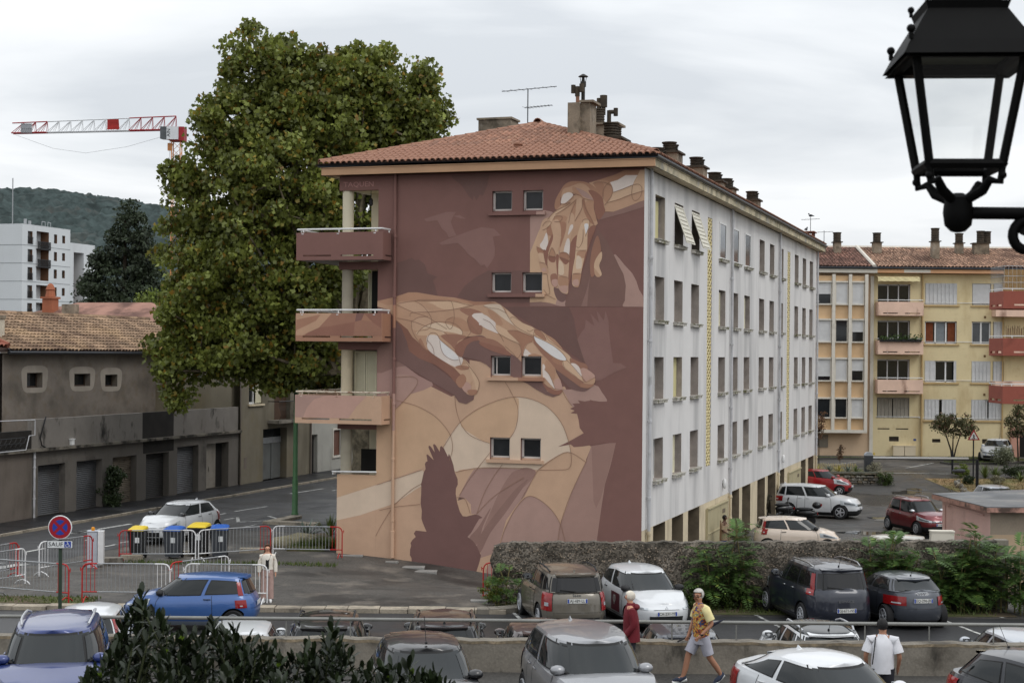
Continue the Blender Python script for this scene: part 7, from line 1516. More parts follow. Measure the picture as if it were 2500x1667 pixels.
# green lamp column on the pavement, warning sign, lot barrier
c = G(720,1256); o = empty('street_lamp', (c.x,c.y,.0), 0, 'green lamp column standing on the dark pavement before the beige house', 'street lamp'); GRN = mat('lamp_green', srgb(74,112,74), .5, .1, 2)
MB().lathe([(.16,0),(.16,.06),(.13,.1),(.125,1.5),(.11,1.55),(.07,9)],14).build('column', GRN, o, 40); MB().tube([(0,0,8.9),(.2,.3,9.3),(.6,1.0,9.4)],.04,8).build('arm', GRN, o); MB().ball((.7,1.25,9.38),.25,10,0,.6,1.3,.4).build('lamp_head', GALV, o, 60)
c = G(2376,1157); o = empty('warning_sign', (c.x,c.y,0), 0, 'triangular pedestrian warning sign on a dark post by the lot entrance', 'road sign'); zt = 2.5
MB().tube([(0,0,-.2),(0,0,zt)],.045,8).build('post', SBLK, o); b = MB(); tri = [(-.38,zt-.42),(.38,zt-.42),(0,zt+.24)]
b.add([(x,-.05,z) for x,z in tri]+[(x,-.03,z) for x,z in tri],[(0,1,2),(5,4,3),(0,3,4,1),(1,4,5,2),(2,5,3,0)]); t_ = b.build('sign_triangle', SRED, o)
cc = (0,zt-.2); b = MB().add([(cc[0]+(x-cc[0])*.68,-.055,cc[1]+(z-cc[1])*.68) for x,z in tri],[(0,1,2)]); b.tube([(0,-.06,zt-.06),(0,-.06,zt-.2),(-.06,-.06,zt-.34)],.022,4,1).tube([(0,-.06,zt-.2),(.07,-.06,zt-.33)],.022,4,1).tube([(-.06,-.06,zt-.12),(.07,-.06,zt-.16)],.018,4,1); b.build('pictogram', [SWHITE,SBLK], t_)
PY = 97.0; zc = P(2120,1150,PY+1).z
o = empty('lot_barrier', (P(2120,1147,PY+1.3).x,PY+1.3,zc-.1), 0, 'dark barrier column with a long white boom across the lot entrance', 'barrier'); CHAR = mat('charcoal_metal', srgb(58,60,64), .45, .1, 3)
hb = 1.3; MB().box(-.24,.24,-.2,.2,0,hb-.25).build('column', CHAR, o); b = MB(); b.add([(x,y,z) for y in (-.2,.2) for x,z in [(-.25,hb-.25)]+[(.25*math.cos(t)*1.0,hb-.25+.22*math.sin(t)) for t in np.linspace(math.pi,0,9)]+[(.25,hb-.25)]], [tuple(range(11)),tuple(range(21,10,-1))]+[(i,11+i,12+i,i+1) for i in range(10)]); b.build('hood', mat('hood_silver', srgb(168,172,178), .4, .05, 2, metal=.4), o, 40)
MB().box(.25,6.15,-.05,.05,hb-.42,hb-.32).build('boom', WHITE, o); MB().lathe([(.04,0),(.06,.04),(.03,.14)],8,0,(.32,-.1,hb-.2)).build('beacon', mat('yellow_beacon', srgb(190,160,40), .4, 0), o)
bp_ = G(2355,1160); q = empty('boom_rest_post', (o.location.x+5.95,bp_.y-1.0,gz(30,97)), 0, 'black post that catches the tip of the white boom', 'post'); MB().tube([(0,0,-.2),(0,0,o.location.z+hb-.3-q.location.z)],.09,10).build('post', SBLK, q)
c = G(2325,1148); q = empty('bollard', (c.x,c.y,0), 0, 'thin dark bollard under the white boom beside the flower bed', 'bollard'); MB().lathe([(.07,-.2),(.07,1.15),(.05,1.22)],10).build('post', SBLK, q)
# stone faced planter, picket fence
px0, px1 = P(1992,1180,PY).x, P(2142,1180,PY).x; zt = .0; zb = gz(24,97)-.1
o = empty('stone_planter', (px0,PY,zb), 0, 'raised planting bed with a dry stone face and concrete coping at the lot entrance', 'planter'); Wp = px1-px0; hp = zt-zb
MB().box(-1,Wp-.08,.14,4.2,-.3,hp).box(Wp-.5,Wp-.08,.14,1.5,-.3,hp).build('core', EARTH, o); MB().box(-1.2,Wp+.05,-.06,.22,hp,hp+.13).box(Wp-.2,Wp+.05,.22,2.6,hp,hp+.13).build('coping', mat('mossy_coping', srgb(104,104,92), .9, .2, 2), o)
STN = [mat('planter_stone_'+k, srgb(*c_), .92, .25, 3, .2, 15, bump=.8, dirt=(srgb(64,60,54), .7, 2.5, .5, .66)) for k,c_ in (('grey',(122,118,110)),('tan',(134,122,102)),('pale',(150,146,136)))]
z = 0; row = 0
while z < hp-.05:
    h_ = random.uniform(.13,.2); x = -1.0
    while x < Wp-.02:
        w_ = random.uniform(.2,.48); bmx = bmesh.new(); bmesh.ops.create_cube(bmx, size=1)
        bmesh.ops.bevel(bmx, geom=bmx.edges[:], offset=.16, segments=1, affect='EDGES')
        me = bpy.data.meshes.new('stone')
        for v in bmx.verts: v.co = Vector((v.co.x*(w_-.03), v.co.y*.3, v.co.z*(min(h_,hp-z)-.025)))+Vector((random.uniform(-.012,.012),random.uniform(-.02,.02),random.uniform(-.012,.012)))
        bmx.to_mesh(me); bmx.free(); me.materials.append(random.choice(STN)); inst('stone', me, o, (x+w_/2, .06+random.uniform(-.02,.02), z+h_/2)); x += w_
    z += h_
o = empty('picket_fence', (px0,PY+1.6,zt-.02), 0, 'low pale wooden picket fence in the raised planting bed', 'fence'); WOODP = mat('pale_picket_wood', srgb(180,166,128), .85, .15, 4)
pm = MB().box(-.028,.028,-.012,.012,0,.52).add([(-.028,-.012,.52),(.028,-.012,.52),(.028,.012,.52),(-.028,.012,.52),(0,0,.58)],[(0,1,4),(1,2,4),(2,3,4),(3,0,4)]).mesh('picket', WOODP)
for k in range(30): inst('picket', pm, o, (-.3+.105*k,0,0), (0,random.uniform(-.03,.03),0), (1,1,random.uniform(.92,1.06)))
MB().box(-.4,2.9,.012,.03,.14,.18).box(-.4,2.9,.012,.03,.38,.42).build('rail', WOODP, o)
for dx,kind in ((.2,YUC),(.95,AGAVE),(1.55,YUC),(2.1,AGAVE),(2.6,IRIS)):
    rosette('bed_clump', (px0+dx,PY+.8,zt), {0:'yellow striped leaf clump at the facade end of the picket fence',1:'large grey green leaf clump before the pickets',2:'small striped clump in the middle of the pickets',3:'small grey clump near the barrier column',4:'green sword leaves beside the barrier column'}[[.2,.95,1.55,2.1,2.6].index(dx)], 30, .6, .03, kind, group='clumps in the raised bed', up=.62)
small_tree('flowering_tuft', (px1-.15,PY+.6,zt), 'frothy white flowering tuft spilling over the planter corner', [((.1,-.1,.3),(.5,.4,.4)),((.5,-.2,-.1),(.35,.3,.35))], 26, 46, .24, .07, bpy.data.materials['pale_flower_leaf'], [([(0,0,0),(0,0,.2)],[.01,.01])], cat='plant')
small_tree('dry_stalk_plant', (px0+1.9,PY+2.2,zt), 'tall thin brown seed stalk plant behind the pickets', [((0,0,1.0),(.25,.25,.5)),((.1,0,1.5),(.1,.1,.25))], 14, 30, .16, .07, bpy.data.materials['russet_leaf'], [([(0,0,0),(0,0,1.6)],[.015,.008])], cat='plant')
small_tree('corner_weeds', (px1+.4,PY-.2,gz(28,97)), 'green weeds at the open end of the stone planter', [((0,0,.4),(.5,.3,.5))], 24, 46, .24, .09, bpy.data.materials['weed_leaf'], [([(0,0,0),(0,0,.2)],[.01,.01])], cat='plant')
o = empty('stone_edging', (0,0,0), 0, 'ragged line of light rocks edging the dry lawn', 'stone edging')
for k in range(24):
    t = k/23; q = G(2336,1158).lerp(G(2362,1201,-.7),t); me = rm.copy(); rr = random.uniform(.22,.42); me.materials.clear(); me.materials.append(STN[k%3]); inst('rock', me, o, (q.x+random.uniform(-.15,.15),q.y,gz(q.x,q.y)+rr*.25), (random.random()*3,random.random()*3,random.random()*6), (rr*.7,rr*.8,rr))
q = G(2341,1155); me = rm.copy(); me.materials.clear(); me.materials.append(mat('dark_slate_rock', srgb(70,72,78), .8, .2, 3)); o = inst('dark_rock', me, None, (q.x,q.y,.15), (0,0,.3), (.5,.4,.35)); tag(o, 'dark blue grey rock at the head of the rock edging', 'rock')
# ------------------------------------------------------------------ pink utility shed
SY = 55.5; c = P(2418,1238,SY); gl_ = -1.0
o = empty('utility_shed', (c.x,SY,gl_), 0, 'low pink and grey rendered shed with a flat weathered roof', 'shed')
PINK = mat('pink_render', srgb(214,178,168), .88, .08, 1, .04, 20, dirt=(srgb(160,116,102), .5, .9, .54, .72)); GRYR = mat('bare_cement_render', srgb(146,134,118), .9, .12, .9, .05, 20, dirt=(srgb(110,102,90), .6, .8, .5, .68)); BGE = mat('beige_base_render', srgb(176,154,128), .9, .08, .8)
bk = P(2301,1212,SY+4.6)-o.location; bk.z = 0; ht = c.z-gl_
def wq(b, a, d, z0, z1, m): b.quad((a[0],a[1],z0),(d[0],d[1],z0),(d[0],d[1],z1),(a[0],a[1],z1),m)
b = MB(); wq(b,(bk.x,bk.y),(0,0),-.2,ht-.15,0); wq(b,(0,0),(6,.5),ht-.95,ht-.15,1); wq(b,(0,-.003),(6,.497),-.2,ht-.95,2); wq(b,(6,.5),(6,8),-.2,ht-.15,1); wq(b,(6,8),(bk.x,bk.y),-.2,ht-.15,0); b.build('walls', [PINK,GRYR,BGE], o)
ov = .28; d1 = Vector((bk.x,bk.y,0)).normalized(); e0 = Vector((0,0,0))-d1*ov+Vector((-.25,-.1,0)); e1 = Vector((bk.x,bk.y,0))+d1*.3+Vector((-.3,0,0)); poly = [(e0.x,e0.y),(6.4,.1),(6.4,8.6),(e1.x,e1.y)]
b = MB(); b.prism(poly, ht-.15, ht+.02); b.build('roof_slab', mat('roof_edge_peeling', srgb(174,134,120), .9, .25, 2.5, dirt=(srgb(64,56,50), .9, 2, .48, .62)), o)
b = MB(); b.prism([(x*1.0,y) for x,y in poly], ht+.02, ht+.05); b.build('roof_felt', mat('roof_felt', srgb(98,100,102), .6, .2, .5, dirt=(srgb(150,148,142), .7, .6, .54, .66), dirt2=(srgb(56,58,60), .7, .4, .5, .66), rvar=.3), o)
b = MB().box(0,6.4,.05,.12,ht-.17,ht+.0); b.build('fascia_edge', mat('sooty_edge', srgb(52,50,46), .9, .3, 3), o)
b = MB().tube([(bk.x*.92-.05,bk.y*.92,.0),(bk.x*.92-.05,bk.y*.92,ht-.3)],.03,6).tube([(bk.x*.85-.06,bk.y*.85,ht-.35),(bk.x*.8-.08,bk.y*.8,ht-.25),(bk.x*.1-.08,bk.y*.1,ht-.3)],.03,6); b.build('pipe', PINK, o)
mp = P(2318,1312,49.6); o = empty('meter_box', (mp.x-.3,49.6,0), -.05, 'cream plastic electricity meter box behind the pebble wall', 'meter box'); zz = mp.z
MB().box(-.28,.42,-.12,.2,-.9,zz+.18).box(-.3,.44,-.14,.22,zz+.18,zz+.22).build('body', mat('box_cream', srgb(206,200,186), .6, .06, 2), o); MB().box(.42,.425,.0,.05,zz-.06,zz-.0).build('lock', BLACK, o)
o = empty('pebble_wall_return', (13.85,45.52,0), 0, 'short dark grey end pier where the pebble wall meets the shed', 'wall'); MB().box(0,.35,0,.35,-.5,1.95).build('pier', CONC, o)
# ------------------------------------------------------------------ wrought iron lantern near the camera
LY = 6.5; IRON = mat('black_cast_iron', (.003,.003,.003), .6, .2, 8, spec=.12); LGL = bpy.data.materials.new('lantern_glass'); LGL.use_nodes = True
def glass_setup():
    nt = LGL.node_tree; nt.nodes.clear(); o_ = nt.nodes.new('ShaderNodeOutputMaterial'); t = nt.nodes.new('ShaderNodeBsdfTransparent'); t.inputs[0].default_value = (.97,.975,.97,1); g_ = nt.nodes.new('ShaderNodeBsdfGlossy'); g_.inputs['Roughness'].default_value = .05; m = nt.nodes.new('ShaderNodeMixShader'); m.inputs[0].default_value = .05
    nt.links.new(t.outputs[0],m.inputs[1]); nt.links.new(g_.outputs[0],m.inputs[2]); nt.links.new(m.outputs[0],o_.inputs[0])
glass_setup()
lc = P(2340,420,LY); lan = empty('wall_lantern', (lc.x,LY,lc.z), R(-4), 'black four sided street lantern on a scrolled bracket close to the camera', 'lantern'); px_m = FPX/LY
zz = lambda py: P(2340,py,LY).z-lc.z
zb, zt, z1, z2_ = zz(410), zz(150), zz(118), zz(20); hb_, ht_ = 86/px_m, 128/px_m
crn = lambda h,z: [Vector((sx*h,sy*h,z)) for sx,sy in ((-1,-1),(1,-1),(1,1),(-1,1))]
B_, T2 = crn(hb_,zb), crn(ht_,zt); b = MB()
for k in range(4):
    b.tube([B_[k],T2[k]],.019,6); b.tube([B_[k],B_[(k+1)%4]],.022,6); b.tube([T2[k],T2[(k+1)%4]],.026,6)
for k in range(4): b.ball(B_[k]+Vector((0,0,-.045)),.017,8); b.tube([B_[k],B_[k]+Vector((0,0,-.04))],.012,6)
b.build('frame', IRON, lan, 50)
g = MB()
for k in range(4): g.quad(B_[k]*.985,B_[(k+1)%4]*.985,T2[(k+1)%4]*.985,T2[k]*.985)
g.build('glass', LGL, lan)
b = MB(); r0 = crn(160/px_m,zz(158)); r1 = crn(142/px_m,zz(122)); r2 = crn(86/px_m,zz(26)); r25 = crn(94/px_m,zz(40)); r26 = crn(100/px_m,zz(22)); r3 = crn(62/px_m,zz(-30)); r4 = crn(20/px_m,zz(-60))
for A,Bq in ((r0,r1),(r1,r2),(r25,r26),(r2,r3),(r3,r4)):
    for k in range(4): b.quad(A[k],A[(k+1)%4],Bq[(k+1)%4],Bq[k])
for k in range(4): b.quad(r0[k]*.97,r1[k]*.9,r1[(k+1)%4]*.9,r0[(k+1)%4]*.97)
for k in range(4): b.ball(r1[k]+Vector((0,0,.04)),.018,8); b.tube([r1[k],r1[k]+Vector((0,0,.04))],.01,6); b.ball(r26[k]+Vector((0,0,.03)),.015,8); b.tube([r26[k],r26[k]+Vector((0,0,.03))],.008,6)
b.build('hood', IRON, lan, 40)
MB().add([(v.x*.9,v.y*.9,zt+.02) for v in T2],[(3,2,1,0)]).build('reflector', mat('mossy_green_inside', srgb(64,70,44), .7, .3, 6), lan)
hub = Vector((0,0,zz(520))); b = MB()
for k in range(4):
    q = B_[k]; m_ = Vector((q.x*.95,q.y*.95,zb-.07)); m2 = Vector((q.x*.55,q.y*.55,zz(470))); b.tube([q,m_,Vector((q.x*.72,q.y*.72,zz(445))),m2,hub+Vector((q.x*.2,q.y*.2,.05))],[.016,.016,.018,.022,.02],8)
b.lathe([(.02,.08),(.055,.06),(.062,0),(.055,-.05),(.03,-.075),(.01,-.08)],14,0,hub); b.build('cradle', IRON, lan, 50)
lan_in = Matrix.Rotation(-R(-4),4,'Z'); b = MB(); b.T = lan_in; xr = 260/px_m
b.tube([hub,hub+Vector((1.1,0,0))],.026,10)
sc_ = [(hub.x+xr*.50+.0+.115*math.cos(t)*(1-.0*t)+0, hub.z-.135+.115*math.sin(t)) for t in np.linspace(R(80),R(80)+R(0),1)]
c0 = Vector((172/px_m,0,zz(578))); pts = []
for t in np.linspace(0,1,26):
    a = R(75)+R(430)*t; r_ = (46-34*t)/px_m; pts.append(c0+Vector((r_*math.cos(a)*1.0,0,r_*math.sin(a))))
b.tube([hub+Vector((1.0,0,-.0)),hub+Vector((.5,0,-.015)),c0+Vector((60/px_m,0,46/px_m))]+pts,[.024,.02,.02]+[.021]*20+[.022,.024,.027,.03,.032,.03],10)
b.build('bracket', IRON, lan, 60); b = MB(); b.T = lan_in; b.box(1.1,1.14,-.1,.1,hub.z-.3,hub.z+.25); b.build('wall_plate', IRON, lan)
o = empty('lantern_wall', (lan.location.x+1.14,LY-1,0), 0, 'plain wall outside the view that carries the lantern bracket', 'wall'); MB().box(0,.4,0,2.4,.9,9.5).build('wall', BGW, o)
# two pigeons on the far chimney and antenna
def bird(loc, rz, label):
    o = empty('pigeon', loc, rz, label, 'bird', 'birds on the roof'); b = MB().ball((0,0,.16),.1,10,0,1.7,.85,.85).ball((.17,0,.28),.055,8).tube([(-.12,0,.15),(-.34,0,.1)],[.06,.02],6).tube([(.2,0,.28),(.25,0,.27)],[.02,.004],5).tube([(.02,.03,.1),(.02,.03,0)],.008,4).tube([(.02,-.03,.1),(.02,-.03,0)],.008,4); b.build('body', mat('pigeon_grey', srgb(44,46,50), .7, .2, 8), o, 60)
bird(BIRDP+Vector((0,0,.0)), 1.0, 'dark bird perched on the far brick chimney of the white facade')
y_,zt_ = wl2(1979,532,-2.5); bird(BL(-2.5,y_,zt_), 2.2, 'dark bird perched on top of the far roof antenna')
# ------------------------------------------------------------------ vehicles
TYRE = mat('tyre_rubber', (.014,.014,.015), .8, .15, 8); ALLOY = mat('alloy', srgb(178,180,184), .35, .05, 3, metal=.25); HUB = mat('wheel_cover', srgb(120,122,126), .45, .1, 3, metal=.15)
CGLASS = mat('car_glass', (.012,.015,.016), .05, 0, spec=.5); CGLASS2 = mat('tinted_car_glass', (.008,.008,.009), .06, 0, spec=.5)
PLAS = mat('bumper_plastic', (.018,.018,.019), .6, .1, 5); SEAL = mat('window_seal', (.008,.008,.008), .6, 0); CHROME = mat('chrome_trim', srgb(190,192,194), .18, 0, metal=.9)
LAMPW = mat('headlamp_glass', srgb(176,182,186), .12, .25, 6, spec=.7, coat=.5); LAMPD = mat('headlamp_inner', srgb(96,100,104), .2, .3, 6, spec=.6); LAMPR = mat('tail_lamp_red', srgb(136,20,22), .15, .2, 6, coat=.5); LAMPO = mat('indicator_orange', srgb(190,110,50), .2, .1, 5)
PLW = mat('plate_white', srgb(206,206,202), .5, .02); PLB = mat('plate_blue', srgb(40,70,160), .5, 0); PLT = mat('plate_black', (.01,.01,.01), .6, 0)
def paint(name, r, g, b, metal=0): return mat('car_paint_'+name, srgb(r,g,b), .32, .03, 1.5, metal=metal, coat=.8, spec=.5, dirt=(srgb(*[c*.82 for c in (r,g,b)]), .35, 1.2, .52, .75))
def tyre_mesh(r, w): return MB().lathe([(r*.66,-w*.42),(r*.92,-w*.5),(r,-w*.36),(r,w*.36),(r*.92,w*.5),(r*.66,w*.42)], 28, 0, (0,0,0), 'Y').mesh('tyre', TYRE, 40)
def rim_mesh(r, n, m, steel=False):
    b = MB(); b.lathe([(r*.70,.03),(r*.66,-.075),(r*.60,-.08),(r*.58,0)], 24, 0, (0,0,0), 'Y'); b.lathe([(.001,-.0),(r*.62,.0),(r*.62,.01),(.001,.01)], 20, 1, (0,0,0), 'Y')
    if steel: b.lathe([(.02,-.085),(r*.2,-.08),(r*.35,-.045),(r*.6,-.07)], 20, 0, (0,0,0), 'Y')
    else:
        for k in range(n):
            a = 6.2832*k/n; c,s = math.cos(a),math.sin(a); w = .42*r/n*2.2
            v = [(x*c-z*s, y, x*s+z*c) for x,y,z in [(.02,-.075,-w*.6),(r*.62,-.06,-w*.42),(r*.62,-.06,w*.42),(.02,-.075,w*.6),(.02,-.03,-w*.6),(r*.62,-.02,-w*.42),(r*.62,-.02,w*.42),(.02,-.03,w*.6)]]; b.add(v,[(0,1,2,3),(0,4,5,1),(1,5,6,2),(2,6,7,3)])
    b.lathe([(.001,-.09),(r*.14,-.085),(r*.16,-.06)], 12, 0, (0,0,0), 'Y'); return b.mesh('rim', [m, SEAL], 40)
WMESH = {}
def spw(c, n): return math.copysign(abs(c)**(2/n), c)
def car(name, label, loc, head, L=4.0, W=1.72, Hh=1.48, wb=2.5, fo=.8, wr=.31, col=None, hood=(.68,.95), xw=.95, xt=.35, xr=-1.55, xb=-1.86, belt=(.95,1.02), tail=None,
        win=((.9,.1),(.03,-.62)), quarter=None, clad=False, rails=None, rim='a', front='plain', rear='plain', plate=None, top=None, mirror=None, ant='fin', hw_top=.27, nf=3.3, nr=4.2, lowdark=.0, tint=False, rwv=(.1,.92), tl=(3.1,4.5,.55), hl=(3.15,4.2,.5), group=None, cat='car', emblem=None, bump_c=None):
    o = empty(name, loc, head, label, cat, group); tail = tail or belt[1]; hL = L/2; col = col or WHITE
    zx = [hL+.02, hL-.18, xw+.02, xw-.35, -hL+.5, -hL-.02]; zv = [hood[0], hood[0]+.06, hood[1], belt[0], belt[1], tail]
    zs_x = np.array(zx[::-1]); zs_v = np.array(zv[::-1]); xx_ = np.linspace(-hL,hL,81); zz_ = np.interp(xx_,zs_x,zs_v); zz_ = np.convolve(np.pad(zz_,3,'edge'),np.ones(7)/7,'valid')
    zt = lambda x: float(np.interp(x,xx_,zz_))
    LV = [(.16,hL-.16,-hL+.14,W/2-.12),(.27,hL-.05,-hL+.05,W/2-.035),(.46,hL,-hL,W/2-.004),(.62,hL-.015,-hL+.01,W/2),(None,hL-.07,-hL+.05,W/2-.02),(None,hL-.2,-hL+.13,W/2-.075)]
    def lev(v):
        i = min(4,int(v)); t = v-i; g_ = lambda k: (LV[max(0,min(5,i+k))][1],LV[max(0,min(5,i+k))][2],LV[max(0,min(5,i+k))][3]); a,b_,c_,d_ = g_(-1),g_(0),g_(1),g_(2)
        return [.5*((2*b_[q])+(-a[q]+c_[q])*t+(2*a[q]-5*b_[q]+4*c_[q]-d_[q])*t*t+(-a[q]+3*b_[q]-3*c_[q]+d_[q])*t**3) for q in range(3)]
    def zl(i,x):
        if i < 4: return LV[i][0]
        z5 = zt(x); return z5 if i == 5 else max(.66, z5-.13)
    def S(c, s, v):         # c,s: outline direction numbers on the unit superellipse
        xf,xr_,hw = lev(v); x = (xf+xr_)/2+(xf-xr_)/2*c; i = min(4,int(v)); t = v-i; return Vector((x, hw*s, zl(i,x)*(1-t)+zl(i+1,x)*t))
    gx0,gx1 = (xw+.0),xt
    def Gs(c, s, v):        # greenhouse
        xf = xw+.02+(xt-xw-.02)*v; xr_ = xb+(xr-xb)*v; hw = (W/2-.085)+(hw_top*-1+.085)*v+.05*math.sin(math.pi*v*.9)*.5; xf += .03*math.sin(math.pi*v); x = (xf+xr_)/2+(xf-xr_)/2*c
        zr = Hh-.07-.055*((x-(xt+xr)/2)/((xt-xr)/2))**2; zb_ = zt(x)-.02; return Vector((x, hw*s, zb_+(zr-zb_)*v))
    def outl(n=26):
        out = []
        for k in range(5): s = .78*k/5; out.append(((1-s**nf)**(1/nf), s))
        c0 = (1-.78**nf)**(1/nf); c1 = (1-.78**nr)**(1/nr)
        for k in range(n+1):
            c = c0-(c0+c1)*k/n; m = nf if c > 0 else nr; out.append((c, (1-abs(c)**m)**(1/m)))
        for k in range(1,6): s = .78*(1-k/5); out.append((-(1-s**nr)**(1/nr), s))
        return out
    half = outl(); full = half+[(c,-s) for c,s in half[-2:0:-1]]; n = len(full); vs = [0,.5,1,1.4,1.8,2.2,2.6,3,3.4,3.8,4.2,4.6,5]
    V_ = []; Fc = []; Mi = []
    for v in vs:
        for c,s in full: V_.append(S(c,s,v))
    for i in range(len(vs)-1):
        for k in range(n): Fc.append((i*n+k,i*n+(k+1)%n,(i+1)*n+(k+1)%n,(i+1)*n+k)); Mi.append(1 if vs[i] < (1.7 if clad else .9+lowdark) else 0)
    Fc.append(tuple(range(n-1,-1,-1))); Mi.append(1)
    base = (len(vs)-1)*n; m_ = 5; h = len(half); rowp = None
    for k in range(h):
        li, ri = base+k, base+(n-k)%n; row = [li]
        if 0 < k < h-1:
            for j in range(1,m_):
                t = j/m_; p = V_[li].lerp(V_[ri],t); V_.append(p+Vector((0,0,.045*math.sin(math.pi*t)*min(1,p.z and 1)))); row.append(len(V_)-1)
            row.append(ri)
        if rowp is not None:
            a, b_ = rowp, row
            if len(a) == 1: Fc += [(a[0],b_[j+1],b_[j]) for j in range(m_)]
            elif len(b_) == 1: Fc += [(a[j],a[j+1],b_[0]) for j in range(m_)]
            else: Fc += [(a[j],a[j+1],b_[j+1],b_[j]) for j in range(m_)]
            Mi += [0]*m_
        rowp = row
    b = MB(); b.v = [tuple(p) for p in V_]; b.f = [f[::-1] for f in Fc]; b.m = Mi
    bo = b.build('body', [col, bump_c or PLAS, SEAL], None)
    cu = MB(); xa = [hL-fo, hL-fo-wb]; ar = wr+.05
    for x in xa:
        for s in (-1,1): cu.lathe([(ar,-.17),(ar,.17)],28,2,(x,s*(W/2-.13+.04),wr+.005),'Y')
    co = cu.build('cutter', [col, PLAS, SEAL]); bm2 = bmesh.new()
    for ob in (bo,co):
        bm2.from_mesh(ob.data); bmesh.ops.recalc_face_normals(bm2, faces=bm2.faces); bm2.to_mesh(ob.data); bm2.clear()
    bm2.free(); md = bo.modifiers.new('b','BOOLEAN'); md.object = co; md.operation = 'DIFFERENCE'; md.solver = 'EXACT'
    nb = evaluated(bo,'body',o); bpy.data.objects.remove(co); me = nb.data; me.polygons.foreach_set('use_smooth',[True]*len(me.polygons)); me.set_sharp_from_angle(angle=R(38))
    def patch(b, F_, u, v, off, m, nu=8, nv=5):     # u: (c,s) pairs from->to per v edge
        rows = []
        for j in range(nv+1):
            row = []; tv = j/nv
            for i in range(nu+1):
                tu = i/nu; c,s,vv = u(tu,tv); p = F_(c,s,vv); e_ = .01; c2,s2,_ = u(tu+e_,tv); du = F_(c2,s2,vv)-p; dv = F_(c,s,vv+.02)-p; nn = du.cross(dv)
                out = Vector((p.x-0,p.y,0)); out = Vector((c*.35 if abs(c) > .8 else 0, s, .3)) if abs(s) > .3 else Vector((c,0,.3)); nn = nn.normalized() if nn.length > 1e-9 else out
                if nn.dot(out) < 0: nn = -nn
                row.append(p+nn*off)
            rows.append(row)
        b.grid(rows, m)
    def cs_side(c, sg): m2 = nf if c > 0 else nr; c = max(-.9999,min(.9999,c)); return c, sg*(1-abs(c)**m2)**(1/m2)
    def cs_fr(s, sg): m2 = nf if sg > 0 else nr; s = max(-.9999,min(.9999,s)); return sg*(1-abs(s)**m2)**(1/m2), s
    def side(b, F_, c0b, c1b, c0t, c1t, v0, v1, sg, off, m, v0b=None, v1b=None, nu=8, nv=5):
        def u(tu,tv):
            c = (c0b+(c1b-c0b)*tu)*(1-tv)+(c0t+(c1t-c0t)*tu)*tv; va = v0+((v0b if v0b is not None else v0)-v0)*tu; vb = v1+((v1b if v1b is not None else v1)-v1)*tu; c_,s_ = cs_side(c,sg); return c_,s_,va+(vb-va)*tv
        patch(b, F_, u, None, off, m, nu, nv)
    def face(b, F_, s0, s1, v0, v1, fr, off, m, st0=None, st1=None, nu=8, nv=4):
        def u(tu,tv):
            a0 = s0+((st0 if st0 is not None else s0)-s0)*tv; a1 = s1+((st1 if st1 is not None else s1)-s1)*tv; c_,s_ = cs_fr(a0+(a1-a0)*tu, fr); return c_,s_,v0+(v1-v0)*tv
        patch(b, F_, u, None, off, m, nu, nv)
    # cabin shell and roof
    g = MB(); g.grid([[Gs(c,s,v) for c,s in full+[full[0]]] for v in (0,.15,.3,.45,.6,.75,.9,1.0)]); cb = g.build('cabin', [col], o, 40)
    g = MB(); rows = []
    for c,s in half:
        a = Gs(c,s,1); row = []
        for j in range(9):
            t = -1+2*j/8; y = a.y*(-t); row.append((a.x, y, a.z+.06*(1-t*t)**.6))
        rows.append(row)
    g.grid(rows, 0); a = Gs(*half[0],1); ro = g.build('roof', [top or col], o, 60)
    GL_ = CGLASS; GS = CGLASS2 if tint else CGLASS
    g = MB(); face(g,Gs,-.9,.9,.0,1.0,1,.004,0,nv=8); ws = MB(); face(ws,Gs,-.84,.84,.05,.93,1,.010,0,nv=8); w_ = g.build('windscreen_surround', SEAL, o, 60); ws.build('windscreen', GL_, o, 60)
    wp = MB(); p0 = Gs(*cs_fr(.55,1),.03); p1 = Gs(*cs_fr(-.05,1),.06); p2 = Gs(*cs_fr(.0,1),.03); p3 = Gs(*cs_fr(-.6,1),.06)
    for a_,b2 in ((p0,p1),(p2,p3)): wp.tube([a_+Vector((.03,0,.015)),a_.lerp(b2,.5)+Vector((.04,0,.025)),b2+Vector((.03,0,.02))],.012,5)
    wp.build('wiper', SEAL, o)
    g = MB(); face(g,Gs,-.86,.86,rwv[0]-.05,rwv[1]+.04,-1,.004,0,nv=6); g.build('rear_window_surround', SEAL, o, 60); g = MB(); face(g,Gs,-.8,.8,rwv[0],rwv[1],-1,.009,0,nv=6); g.build('rear_window', GS, o, 60)
    if rear != 'none':
        wp = MB(); p0 = Gs(*cs_fr(.05,-1),rwv[0]+.02); p1 = Gs(*cs_fr(.55,-1),rwv[0]+.12); wp.tube([p0+Vector((-.03,0,0)),p1+Vector((-.03,0,0))],.012,5); wp.build('rear_wiper', SEAL, o)
        sp = MB(); q = [Gs(*cs_fr(s,-1),1.0) for s in (-.75,0,.75)]; sp.grid([[p+Vector((.12,0,.045+.02*(1-abs(i-1)))) for i,p in enumerate(q)],[p+Vector((-.09,0,.02+.015*(1-abs(i-1)))) for i,p in enumerate(q)],[p+Vector((-.09,0,-.01)) for p in q],[p+Vector((.0,0,-.03)) for p in q]]); sp.build('spoiler', col, o, 60)
